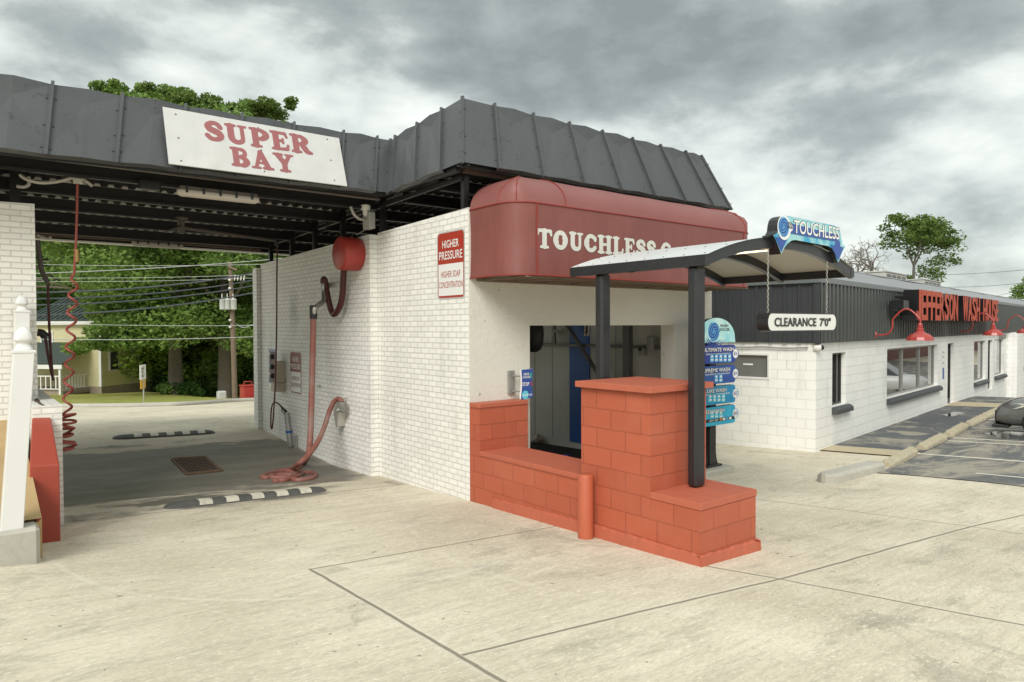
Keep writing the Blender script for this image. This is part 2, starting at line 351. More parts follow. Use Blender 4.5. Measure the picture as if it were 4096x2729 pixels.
s = NT('led', .4); s.col((.8, .7, .5)); s.b.inputs['Emission Color'].default_value = (1, .80, .48, 1); s.b.inputs['Emission Strength'].default_value = 2.2
# printed sign faces
def wavy(name, c1, c2, c3, sc=3.0, th=(.45, .6)):
    s = NT(name, .3); f = s.noise(sc, 4, .5, dist=1.6); k = s.mix(s.ramp(f, (th[0], 0.), (th[1], 1.)), c1, c2)
    k = s.mix(s.ramp(s.noise(sc * 2.3, 6, .6, dist=2.5), (.62, 0.), (.70, .8)), k, c3); s.col(k); return s.m
wavy('print_top', lin('#2F9CC4'), lin('#9CD0D2'), lin('#CFE6E2'), 2.2)
wavy('print_head', lin('#8CCBD3'), lin('#BFE2DE'), lin('#CFE9E4'), 1.5)
wavy('print_1', lin('#1A2F86'), lin('#1D3A97'), lin('#3765BA'), 3)
wavy('print_2', lin('#1B4A9C'), lin('#20579F'), lin('#3E7FBE'), 3)
wavy('print_3', lin('#1C86B8'), lin('#2592BF'), lin('#59B4D2'), 3)
wavy('print_4', lin('#2AA6CE'), lin('#3AB2D2'), lin('#7BCBDD'), 3)
M('print_dark', lin('#0C1420'), .3, bump=0); M('print_navy', lin('#1B3A8C'), .3, bump=0); M('print_white', (.80, .80, .78), .35, var=.02, bump=0)
M('print_cyan', lin('#5FC6DE'), .3, bump=0); M('print_sky', lin('#56A9DA'), .3, bump=0); M('print_green', lin('#3CAF7D'), .4, bump=0); M('print_red', lin('#B5342C'), .4, bump=0)
M('print_orange', lin('#C97C2E'), .4, bump=0); M('print_black', (.012, .012, .014), .35, bump=0); M('print_blue', lin('#2A4D9A'), .35, var=.06, bump=0); M('print_grey', (.3, .3, .3), .4, bump=0)
# wash house
s = NT('fascia_metal', .40); k = s.mix(s.noise(1.2, 4), (.030, .033, .037), (.052, .056, .060)); k = s.mix(s.ramp(s.noise(40, 2), (.76, 0.), (.8, .6)), k, (.3, .3, .3)); s.col(k)
M('fascia_corr', (.050, .058, .054), .38, var=.25, vs=3)
M('fascia_trim', (.13, .145, .145), .38, var=.12)
M('roof_metal', (.27, .275, .28), .42, .15, var=.2, vs=1.2, bs=3, bump=.2, dirt=.3, dirtc=(.16, .165, .17), ds=2)
M('lamp_red', (.37, .050, .040), .28, var=.04, bump=0, spec=.6)
M('letter_orange', (.46, .070, .030), .6, var=.06, vs=2, bump=0)
M('letter_side', (.011, .011, .012), .3, bump=0)
M('sill', (.055, .06, .062), .55, var=.15)
M('frame_dark', (.035, .033, .032), .4, .3, bump=0)
M('frame_alu', (.36, .36, .34), .4, .5, bump=0)
M('frame_white', (.72, .72, .68), .5, bump=0)
s = NT('window_glass', .03, 0, .8); s.col((.016, .017, .017)); s.b.inputs['Coat Weight'].default_value = .8; s.b.inputs['Coat Roughness'].default_value = .02; s.b.inputs['IOR'].default_value = 1.9
s = NT('window_glass_left', .06, 0, .7); s.col(s.mix(s.noise(.9, 2), (.10, .10, .095), (.20, .195, .18))); s.b.inputs['Coat Weight'].default_value = .6
M('camera_white', (.70, .69, .65), .35, bump=0); M('camera_lens', (.02, .02, .022), .08, bump=0)
M('ac_metal', (.50, .49, .45), .5, .2, var=.08); M('ac_grille', (.16, .155, .14), .6, .2)
M('chain', (.40, .39, .36), .35, .7, bump=0)
# vegetation and far things
def leafmat(name, a, b, c):
    s = NT(name, .55, 0, .25); f = s.noise(.33, 4, .6); f2 = s.noise(3.1, 2)
    k = s.mix(s.ramp(f, (.35, 0.), (.65, 1.)), a, b); k = s.mix(s.ramp(f2, (.45, 0.), (.75, 1.)), k, c); s.col(k)
    s.b.inputs['Subsurface Weight'].default_value = 0; tr = s.n('ShaderNodeBsdfTranslucent'); s.l(k, tr.inputs[0]); mxs = s.n('ShaderNodeMixShader'); mxs.inputs[0].default_value = .42
    s.l(s.b.outputs[0], mxs.inputs[1]); s.l(tr.outputs[0], mxs.inputs[2]); s.l(mxs.outputs[0], s.t.nodes['Material Output'].inputs[0]); return s.m
leafmat('leaf_oak', (.115, .205, .050), (.21, .325, .075), (.31, .42, .11))
leafmat('leaf_dark', (.055, .130, .038), (.105, .21, .05), (.17, .285, .07))
leafmat('leaf_light', (.15, .27, .035), (.24, .36, .055), (.33, .43, .08))
leafmat('leaf_olive', (.10, .17, .035), (.155, .225, .05), (.21, .27, .07))
M('bark', (.15, .125, .10), .9, var=.4, vs=3, bs=14, bump=.9, dirt=.4, dirtc=(.10, .085, .066), ds=4)
M('bark_grey', (.22, .195, .165), .9, var=.3, vs=6)
M('pole_wood', (.17, .125, .085), .85, var=.3, vs=4, bs=20, bump=.4)
M('transformer', (.52, .53, .52), .4, .1, var=.06, bump=0)
M('wire_dark', (.10, .11, .13), .5, .2, bump=0); M('wire_light', (.42, .43, .43), .5, .2, bump=0)
s = NT('siding', .55); k = s.mix(s.noise(1.1, 5), (.70, .645, .40), (.78, .72, .47)); k = s.mix(s.ramp(s.noise(1.3, 8, .7, scl=(1, 1, 3)), (.56, 0.), (.76, .5)), k, (.24, .22, .10)); s.col(k)
ob = s.n('ShaderNodeSeparateXYZ'); s.l(s.tc.outputs['Object'], ob.inputs[0]); s.bump(s.math('FRACT', s.math('MULTIPLY', ob.outputs[2], 1 / .16)), 1.0, .05)
M('house_white', (.72, .71, .68), .5, bump=0); M('house_roof', (.040, .058, .050), .75, 0, var=.2, vs=2)
M('house_base', (.30, .25, .19), .9, var=.3, dirt=.5, dirtc=(.26, .12, .05)); M('house_glass', (.05, .055, .06), .1, bump=0)
M('bin_red', lin('#A93A35'), .45, var=.1, bump=0); M('traffic_yellow', lin('#D6A32A'), .4, bump=0)
M('car_paint', (.17, .172, .168), .30, .45, var=.05, bump=0, spec=.6); MT['car_paint'].node_tree.nodes['Principled BSDF'].inputs['Coat Weight'].default_value = .8
M('van_paint', (.72, .72, .70), .25, bump=0, spec=.6); M('headlight', (.62, .60, .50), .15, bump=0, spec=.8); M('amber', (.6, .25, .04), .2, bump=0); M('tyre', (.02, .02, .02), .8); M('rim', (.4, .4, .4), .3, .8, bump=0)

# ground materials ----------------------------------------------------------
def groundmat():
    s = NT('concrete', .86, 0, .3); P = s.tc.outputs['Object']; o = s.n('ShaderNodeSeparateXYZ'); s.l(P, o.inputs[0]); X, Y = o.outputs[0], o.outputs[1]
    base = s.mix(s.ramp(s.noise(.55, 7, .62), (.32, 0.), (.70, 1.)), (.54, .476, .358), (.76, .688, .545))
    # broom finish and tyre grime run across the slab
    base = s.mix(s.ramp(s.noise(5, 6, .7, scl=(.35, 3.4, 1)), (.46, 0.), (.72, .6)), base, (.43, .378, .282))
    base = s.mix(s.ramp(s.noise(1.9, 8, .7, scl=(.5, 1.3, 1), dist=.6), (.54, 0.), (.72, .65)), base, (.27, .243, .19))
    base = s.mix(s.ramp(s.noise(1.3, 8, .72, scl=(.45, 1.5, 1), dist=.4, off=(9, 3, 1)), (.56, 0.), (.76, .6)), base, (.82, .75, .61))
    base = s.mix(s.ramp(s.noise(38, 4, .75, scl=(.5, 1.6, 1)), (.46, 0.), (.70, .42)), base, (.27, .243, .19))
    base = s.mix(s.ramp(s.noise(11, 3, .6), (.70, 0.), (.715, .8)), base, (.13, .115, .09)); base = s.mix(s.ramp(s.noise(.8, 6, .7, dist=1.2, off=(5, 7, 2)), (.60, 0.), (.66, .40)), base, (.26, .235, .185)); base = s.mix(s.ramp(s.noise(26, 5, .8, scl=(.7, 1.5, 1)), (.55, 0.), (.62, .55)), base, (.86, .79, .655))
    for (ax_, ay_, r_, w_) in ((4.6, 1.6, 3.1, .03), (3.2, 7.6, 2.6, .025), (7.5, 5.2, 3.9, .035), (-1.5, 4.6, 4.4, .03)):     # faint tyre arcs
        q = s.math('SUBTRACT', s.math('SQRT', s.math('ADD', s.math('POWER', s.math('SUBTRACT', X, ax_), 2.0), s.math('POWER', s.math('SUBTRACT', Y, ay_), 2.0))), r_)
        base = s.mix(s.math('MULTIPLY', s.math('LESS_THAN', s.math('ABSOLUTE', q), w_), s.ramp(s.noise(1.1, 4, off=(ax_, ay_, 0)), (.46, 0.), (.62, .4))), base, (.74, .69, .58))
    def seg(ax, ay, bx, by, wide=.012):                     # joint in the slab from a to b
        L = math.hypot(bx - ax, by - ay); dx, dy = (bx - ax) / L, (by - ay) / L
        wob = s.math('MULTIPLY', s.math('SUBTRACT', s.noise(2.5, 3), .5), .03)
        t = s.math('ADD', s.math('MULTIPLY', s.math('SUBTRACT', X, ax), dx), s.math('MULTIPLY', s.math('SUBTRACT', Y, ay), dy))
        q = s.math('ADD', s.math('ADD', s.math('MULTIPLY', s.math('SUBTRACT', X, ax), -dy), s.math('MULTIPLY', s.math('SUBTRACT', Y, ay), dx)), wob)
        over = s.math('MAXIMUM', s.math('MULTIPLY', t, -1.0), s.math('SUBTRACT', t, L)); return s.math('MAXIMUM', s.math('ABSOLUTE', q), over)
    tool = None; groove = None
    for (a, b, c, d, w) in JOINTS:
        q = seg(a, b, c, d); g = s.math('SUBTRACT', q, w); groove = g if groove is None else s.math('MINIMUM', groove, g)
        if w > .0065: tool = q if tool is None else s.math('MINIMUM', tool, q)
    tm = s.math('MULTIPLY', s.math('LESS_THAN', tool, s.math('ADD', .03, s.math('MULTIPLY', s.noise(7, 4), .04))), .38)
    base = s.mix(tm, base, (.66, .60, .48))
    gm = s.ramp(groove, (0.0, 1.), (.006, 0.))
    base = s.mix(gm, base, (.27, .235, .18))
    # the damp, dirty floor of the wash bay
    def band(v, a, b, soft): return s.math('MULTIPLY', s.ramp(s.math('MULTIPLY', s.math('SUBTRACT', v, a - soft), 1 / (2 * soft)), (0., 0.), (1., 1.)), s.ramp(s.math('MULTIPLY', s.math('SUBTRACT', b + soft, v), 1 / (2 * soft)), (0., 0.), (1., 1.)))
    n = s.math('MULTIPLY', s.math('SUBTRACT', s.noise(.8, 8, .68, scl=(.5, 1.5, 1)), .5), 4.2)
    Yw = s.math('ADD', Y, n); Xw = X
    wet = s.math('MULTIPLY', band(Yw, 10.0, 14.0, .12), band(Xw, .9, 5.2, .2))
    wet2 = s.math('MULTIPLY', s.math('MULTIPLY', band(s.math('ADD', Y, s.math('MULTIPLY', n, .25)), 9.12, 9.62, .10), band(X, .9, 5.2, .1)), s.ramp(s.noise(1.2, 5, off=(4, 2, 0)), (.44, 0.), (.58, 1.)))
    dampc = s.mix(s.ramp(s.noise(1.5, 8, .7, scl=(.5, 1.5, 1), dist=.5), (.38, 0.), (.66, 1.)), (.045, .041, .033), (.190, .172, .138))
    dampc = s.mix(s.ramp(s.noise(.7, 4, off=(2, 8, 3)), (.54, 0.), (.70, .5)), dampc, (.16, .105, .07))
    wm_ = s.math('MAXIMUM', s.math('MULTIPLY', wet, .95), s.math('MULTIPLY', wet2, .8)); base = s.mix(wm_, base, dampc)
    bayg = s.math('MULTIPLY', band(s.math('ADD', Y, s.math('MULTIPLY', n, .4)), 9.3, 15.2, .4), band(X, .9, 5.2, .2)); base = s.mix(s.math('MULTIPLY', bayg, .30), base, (.22, .205, .165))
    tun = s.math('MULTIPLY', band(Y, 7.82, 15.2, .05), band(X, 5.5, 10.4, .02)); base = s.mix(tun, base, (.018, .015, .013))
    s.col(base)
    s.l(s.math('SUBTRACT', .88, s.math('MULTIPLY', wm_, .45)), s.b.inputs['Roughness'])
    b1 = s.bump(s.noise(60, 5, .7, scl=(.5, 1.4, 1)), .35, .006)
    s.bump(s.ramp(groove, (0.0, 0.), (.012, 1.)), .8, .012, b1)
JOINTS = [(2.43, 5.95, 2.50, -2.0, .009), (2.43, 5.95, 5.28, 5.80, .006), (2.48, 3.62, 5.50, 3.22, .007), (5.50, 3.22, 9.05, 2.93, .0075), (9.05, 2.93, 13.0, 2.35, .0075),
          (5.31, 3.87, 5.50, 3.22, .008), (5.50, 3.22, 6.02, 1.2, .0075), (6.02, 1.2, 6.6, -1, .0075), (8.45, 5.3, 9.05, 2.93, .006), (9.05, 2.93, 9.3, 1.0, .006), (1.0, 9.27, 5.2, 9.17, .008)]
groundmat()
s = NT('asphalt', .8, 0, .35); k = s.mix(s.noise(2.0, 7, .65), (.085, .089, .094), (.165, .167, .166)); k = s.mix(s.ramp(s.noise(.9, 9, .72, scl=(.6, 1.6, 1), dist=.7), (.46, 0.), (.58, .9)), k, (.40, .36, .28))
k = s.mix(s.math('MULTIPLY', s.noise(120, 2), .4), k, (.10, .10, .10)); k = s.mix(s.ramp(s.noise(3, 9, .8, off=(3, 3, 3)), (.55, 0.), (.64, .7)), k, (.45, .41, .33)); s.col(k); s.bump(s.noise(110, 4, .7), .5, .006)
s = NT('asphalt_walk', .8, 0, .35); k = s.mix(s.noise(2.0, 7, .65), (.075, .080, .086), (.13, .135, .14)); k = s.mix(s.ramp(s.noise(.9, 9, .72, dist=.7, off=(6, 1, 0)), (.51, 0.), (.62, .8)), k, (.36, .33, .26)); s.col(k); s.bump(s.noise(110, 4, .7), .5, .006)
M('tan_concrete', (.46, .39, .26), .85, var=.15, vs=4, bump=.3, dirt=.3, dirtc=(.3, .25, .17))
M('ramp_concrete', (.46, .32, .155), .85, var=.2, vs=2, bump=.3, dirt=.4, dirtc=(.27, .17, .08), ds=3)
M('line_paint', (.70, .66, .55), .7, var=.15, vs=6, dirt=.35, dirtc=(.35, .33, .28), ds=5)
s = NT('grass', .9, 0, .2); k = s.mix(s.noise(.9, 6), (.24, .30, .055), (.46, .45, .12)); k = s.mix(s.ramp(s.noise(.45, 7, .65, off=(3, 1, 0)), (.50, 0.), (.66, .8)), k, (.58, .50, .20)); s.col(k); s.bump(s.noise(25, 4), 1, .1)
s = NT('lot_concrete', .9, 0, .2); k = s.mix(s.noise(.5, 7, scl=(1, .5, 1)), (.46, .40, .30), (.60, .55, .44)); k = s.mix(s.ramp(s.noise(.7, 7, .7, scl=(.4, 1.6, 1)), (.52, 0.), (.75, .6)), k, (.36, .27, .17)); s.col(k)
s = NT('puddle_water', .04, 0, .9); s.col((.05, .048, .045))

# ------------------------------------------------------------------ the setting
def axis_steps(a, b, st, lo, hi):
    v = list(np.arange(a, b + 1e-6, st)); d = st
    while v[-1] < hi: d *= 1.35; v.append(v[-1] + d)
    d = st
    while v[0] > lo: d *= 1.35; v.insert(0, v[0] - d)
    return v
gx = axis_steps(-4, 32, .4, -600, 900); gy = axis_steps(-7, 20, .3, -500, 900)
gx = sorted(set(gx + [5.2, 5.3, 5.4])); 
mb = MB(); n = len(gx)
mb.add([(x, y, gz(x, y)) for y in gy for x in gx], [(j * n + i, j * n + i + 1, (j + 1) * n + i + 1, (j + 1) * n + i) for j in range(len(gy) - 1) for i in range(n - 1)], True)
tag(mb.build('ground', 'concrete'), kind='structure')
def sheet(name, mat, poly_fn, nu, nv, lift, smooth=True):
    mb = MB()
    def fn(u, v): x, y = poly_fn(u, v); return (x, y, gz(x, y) + lift)
    mb.grid(fn, nu, nv, smooth); return tag(mb.build(name, mat), kind='structure')
# laundry frame: u along its shop front, v to the back
L0 = np.array([13.871, 7.328, 0.0]); LZ = math.atan2(.144, .99)
def LU(u, v, z=0): return np.array([L0[0] + u * math.cos(LZ) - v * math.sin(LZ), L0[1] + u * math.sin(LZ) + v * math.cos(LZ), z])
def lerp(a, b, t): return a + (b - a) * t
def park(u, v):
    uu = lerp(-2.05 + .10 * v * 9, 60, u ** 1.6); vv = lerp(-1.72, -22, v ** 1.5); p = LU(uu, vv); 
    if u == 0: p[0] += .12 * math.sin(vv * 1.7)
    return p[0], p[1]
sheet('asphalt_parking', 'asphalt', park, 60, 40, .012)
sheet('asphalt_walkway', 'asphalt_walk', lambda u, v: tuple(LU(lerp(1.05, 30, u), lerp(-1.75, .02, v))[:2]), 60, 6, .02)
sheet('concrete_walk_strip', 'tan_concrete', lambda u, v: tuple(LU(lerp(.25, 1.04, u), lerp(-1.42, .02, v))[:2]), 4, 6, .026)
sheet('concrete_walk_strip', 'tan_concrete', lambda u, v: tuple(LU(lerp(11.7, 13.3, u), lerp(-1.75, .02, v))[:2]), 4, 6, .03)
for (u0, v0, u1, v1) in [(-.9, -2.95, -.75, -8), (.80, -1.75, 1.10, -8), (3.12, -1.7, 3.42, -8), (3.68, -1.7, 3.98, -8), (5.80, -1.7, 6.1, -8), (8.0, -1.7, 8.3, -8), (10.3, -1.7, 10.6, -8)]:
    sheet('parking_line', 'line_paint', lambda a, b: tuple(LU(lerp(u0, u1, b) + (a - .5) * .10, lerp(v0, v1, b))[:2]), 1, 24, .018)
def pud(u, v):
    a = 2 * math.pi * u; r = v * (1 + .25 * math.sin(2 * a + 1) + .15 * math.sin(5 * a)); p = LU(4.75 + .42 * r * math.cos(a) * 1.3, -3.0 + 1.0 * r * math.sin(a)); return p[0], p[1]
sheet('puddle', 'puddle_water', pud, 32, 3, .017)
def pud2(u, v):
    a = 2 * math.pi * u; r = v * (1 + .25 * math.sin(2 * a + 2) + .15 * math.sin(4 * a)); p = LU(9.0 + .55 * r * math.cos(a), -.75 + .22 * r * math.sin(a)); return p[0], p[1]
sheet('puddle', 'puddle_water', pud2, 32, 3, .025)
# lawn beyond the back lot
EDGE = [(-400, 940), (0, 938), (165, 936.5), (285, 936), (400, 933), (470, 929), (530, 924), (600, 921), (700, 920), (900, 920)]
edge_pts = []
for x in range(-400, 901, 20):
    y = np.interp(x, [q[0] for q in EDGE], [q[1] for q in EDGE]); p, t = GH(x, y); edge_pts.append((p, ray(x, y)))
def lawn(u, v):
    i = min(int(u * (len(edge_pts) - 1)), len(edge_pts) - 1); p, r = edge_pts[i]; k = 60 * v ** 1.5; return p[0] + r[0] * k, p[1] + r[1] * k
sheet('lawn', 'grass', lawn, len(edge_pts) - 1, 24, .07)
mb = MB(); mb.tube([(p[0], p[1], gz(p[0], p[1]) + .05) for p, r in edge_pts], .11, 6)
tag(mb.build('kerb', 'concrete_kerb'), kind='structure')
# the higher drive on the far left climbs past the dividing wall
mb = MB(); mb.grid(lambda u, v: (lerp(-7, .56, u), lerp(7.42, 10.3, v), lerp(.47, 1.14, v) if v < 1 else 1.1), 8, 12)
mb.add([(-7, 10.3, 1.1), (.525, 10.3, 1.1), (.525, 15, 1.15), (-7, 15, 1.15)], [(0, 1, 2, 3)])
mb.add([(.525, 7.42, -.2), (.525, 10.3, -.4), (.525, 10.3, 1.1), (.525, 7.42, .44), (-7, 7.42, -.2), (-7, 7.42, .44)], [(0, 1, 2, 3), (4, 0, 3, 5)])
mb.add([(.525, 7.42, .43), (.56, 7.42, .47), (.56, 7.42, -.2), (.525, 7.42, -.2)], [(0, 1, 2, 3)])
tag(mb.build('ramp', 'ramp_concrete'), kind='structure')

# ------------------------------------------------------------------ car wash building
CW = thing('car_wash_building', (5.278, 7.53, -.16), 'white painted car wash building with open wash bay and dark metal mansard roof', 'car wash')
# brick side wall: front run, then the thicker bay run
mb = MB()
mb.hexa([(5.278, 7.533, -.6), (5.52, 7.533, -.6), (5.52, 10.06, -.6), (5.278, 10.06, -.6), (5.278, 7.533, 3.725), (5.52, 7.533, 3.725), (5.52, 10.06, 3.66), (5.278, 10.06, 3.66)])
mb.build('front_side_wall', 'white_brick', CW)
mb = MB()
mb.hexa([(5.138, 10.063, -.7), (5.51, 10.063, -.7), (5.51, 15.15, -.6), (5.138, 15.15, -.6), (5.138, 10.063, 3.63), (5.51, 10.063, 3.63), (5.51, 15.15, 3.525), (5.138, 15.15, 3.525)])
mb.build('bay_wall', 'white_brick', CW)
mb = MB(); mb.box(5.05, 5.55, 15.16, 15.4, -.6, 3.44); mb.build('end_pier', 'white_brick', CW)
mb = MB(); mb.box(5.2785, 6.320, 7.53, 7.82, -.6, 2.170); mb.box(9.527, 10.58, 7.53, 7.82, -.9, 2.170); mb.box(5.2785, 10.58, 7.53, 7.82, 2.170, 3.70)
mb.build('stucco_front_wall', 'stucco', CW)
mb = MB(); mb.box(10.31, 10.579, 7.822, 15.3, -.9, 3.62); mb.build('tunnel_wall', 'tunnel_panel', CW)
mb = MB(); mb.box(10.285, 10.308, 10.33, 10.93, -.32, 3.3); mb.build('blue_panel', 'tunnel_blue', CW)
for y in (8.3, 9.6, 11.5, 12.1, 12.9, 13.8): MB().box(10.302, 10.309, y, y + .012, -.32, 3.3).build('panel_seam', 'grey_box', CW)
mb = MB(); mb.box(5.51, 5.53, 7.82, 15.1, -.5, 3.3); mb.build('tunnel_lining', 'tunnel_panel', CW)
# left side of the bay: tall wall end and low ledge wall
mb = MB(); mb.hexa([(-.2, 10.06, -.5), (.742, 10.06, -.5), (.742, 12.0, -.5), (-.2, 12.0, -.5), (-.2, 10.06, 3.62), (.742, 10.06, 3.64), (.742, 12.0, 3.62), (-.2, 12.0, 3.60)])
mb.build('dividing_wall', 'white_brick_small', CW)
mb = MB(); mb.box(.63, .897, 9.18, 10.058, -.5, 1.305); mb.box(.744, .897, 10.062, 15.1, -.5, 1.300); mb.build('ledge_wall', 'white_brick_small', CW)
mb = MB(); rn = random.Random(2); vs = []
for i in range(61): y = 9.19 + i * .0975; w0, w1 = .70 + rn.uniform(-.025, .02), .728 + rn.uniform(-.012, .02); vs += [(w0, y, 1.306), (w0 + .008, y, 1.31 + rn.uniform(.0, .012)), (w1 - .008, y, 1.31 + rn.uniform(.0, .012)), (w1, y, 1.306)]
mb.add(vs, [(4 * i + j, 4 * i + 1 + j, 4 * i + 5 + j, 4 * i + 4 + j) for i in range(60) for j in range(3)])
mb.build('mortar_crust', 'rusty', CW)
# roof: deck, beams, posts
def roofz(y): return float(np.interp(y, [7.6, 10.06, 11.22, 12.4, 13.5, 14.75, 15.4], [4.27, 4.193, 4.138, 4.098, 4.058, 4.013, 3.995]))
mb = MB(); per = .1712; prof = []
x = -3.0
while x < 10.5: prof += [(x, 0), (x + .05, 0), (x + .07, .038), (x + .135, .038), (x + .155, 0)]; x += per
vs = []; 
YY = [0, 10.06, 11.22, 12.4, 13.5, 14.75, 15.35]
for (px_, dz) in prof: vs += [(px_, (9.50 if px_ < 5.1 else 7.65) if yy == 0 else yy, roofz((9.50 if px_ < 5.1 else 7.65) if yy == 0 else yy) + dz) for yy in YY]
mb.add(vs, [(7 * i + j, 7 * i + 7 + j, 7 * i + 8 + j, 7 * i + 1 + j) for i in range(len(prof) - 1) for j in range(6)]); 
mb.box(5.3, 10.4, 7.7, 15.3, 4.50, 4.52); mb.box(-3, 5.3, 9.6, 15.3, 4.40, 4.42)
mb.build('roof_deck', 'deck_black', CW)
def beam(y, x0, x1, zb, dep=.17):
    mb = MB(); mb.box(x0, x1, y, y + .012, zb, zb + dep); mb.box(x0, x1, y - .075, y + .0, zb - .012, zb - .0); mb.box(x0, x1, y - .075, y - .066, zb, zb + .022)
    b = mb.build('roof_beam', 'black_steel', CW)
    mc = MB(); k = math.ceil((x0 + 3) / per); top = [(-3 + k * per, 0)]
    while -3 + k * per < x1 - .2:
        xx = -3 + k * per; top += [(xx + .060, .002), (xx + .073, .036), (xx + .132, .036), (xx + .147, .002)]; k += 1
    e0, e1 = top[0][0], top[-1][0]; zc = zb + dep + .003
    for (p, q) in zip(top[:-1], top[1:]): mc.hexa([(p[0], y - .004, zc - .002), (q[0], y - .004, zc - .002), (q[0], y + .05, zc - .002), (p[0], y + .05, zc - .002), (p[0], y - .004, zc + p[1]), (q[0], y - .004, zc + q[1]), (q[0], y + .05, zc + q[1]), (p[0], y + .05, zc + p[1])])
    mc.build('flute_gap_strip', 'flute_gap_pale', b)  # strip added for the bright flute gaps; their light is in its pale colour
    return b
for (y, zb) in [(10.06, 4.02), (11.22, 3.965), (12.4, 3.925), (13.5, 3.885), (14.75, 3.84)]: beam(y, -2.9, 5.24, zb)
for (y, zb) in [(8.3, 4.07), (9.3, 4.04), (10.7, 4.0), (12.1, 3.95), (13.6, 3.9), (14.9, 3.84)]: beam(y, 5.31, 10.45, roofz(y) - .175)
mb = MB(); mb.box(-2.9, 4.98, 9.48, 9.492, 4.075, 4.27); mb.box(-2.9, 4.98, 9.40, 9.479, 4.058, 4.071); mb.build('front_channel', 'dusty_steel', CW)
mb = MB(); mb.box(-2.9, 10.5, 15.28, 15.36, 3.80, 4.3); mb.build('rear_fascia', 'black_steel', CW)
mb = MB(); mb.box(.9, 10.5, 15.20, 15.40, 3.770, 3.796); mb.build('rear_drip_edge', 'vinyl', CW)
mb = MB(); mb.tube([(.8, 15.05, 3.86), (3.0, 15.05, 3.87), (5.1, 15.05, 3.84)], .045, 8); mb.build('rear_pipe', 'rusty', CW)
for (y, zt, zb_) in [(9.93, 4.25, 3.64), (11.10, 4.2, 3.60), (12.28, 4.2, 3.57), (13.42, 4.1, 3.55), (14.6, 4.1, 3.52), (7.64, 4.35, 3.70)]:
    mb = MB(); mb.box(5.145, 5.225, y, y + .08, zb_ - .02, zt - .0) if y > 10 else mb.box(5.285, 5.365, y, y + .08, zb_, zt); mb.build('roof_post', 'black_paint', CW)
for (x, y) in [(.24, 10.2), (.55, 10.9)]:
    mb = MB(); mb.box(x, x + .11, y, y + .11, 3.58, 4.22); mb.build('roof_post', 'black_paint', CW)
mb = MB(); mb.box(10.3, 10.38, 7.64, 7.72, 3.6, 4.3); mb.build('roof_post', 'black_paint', CW)
mb = MB(); mb.hexa([(5.235, 7.66, 4.10), (5.28, 7.66, 4.10), (5.28, 14.9, 3.90), (5.235, 14.9, 3.90), (5.235, 7.66, 4.16), (5.28, 7.66, 4.16), (5.28, 14.9, 3.955), (5.235, 14.9, 3.955)]); mb.build('post_rail', 'black_steel', CW)
mb = MB(); mb.box(5.2, 10.6, 7.50, 7.58, 4.17, 4.36); mb.build('eave_channel', 'rusty', CW)
mb = MB(); mb.box(5.06, 5.14, 7.50, 9.4, 4.16, 4.34); mb.build('eave_channel', 'black_steel', CW)
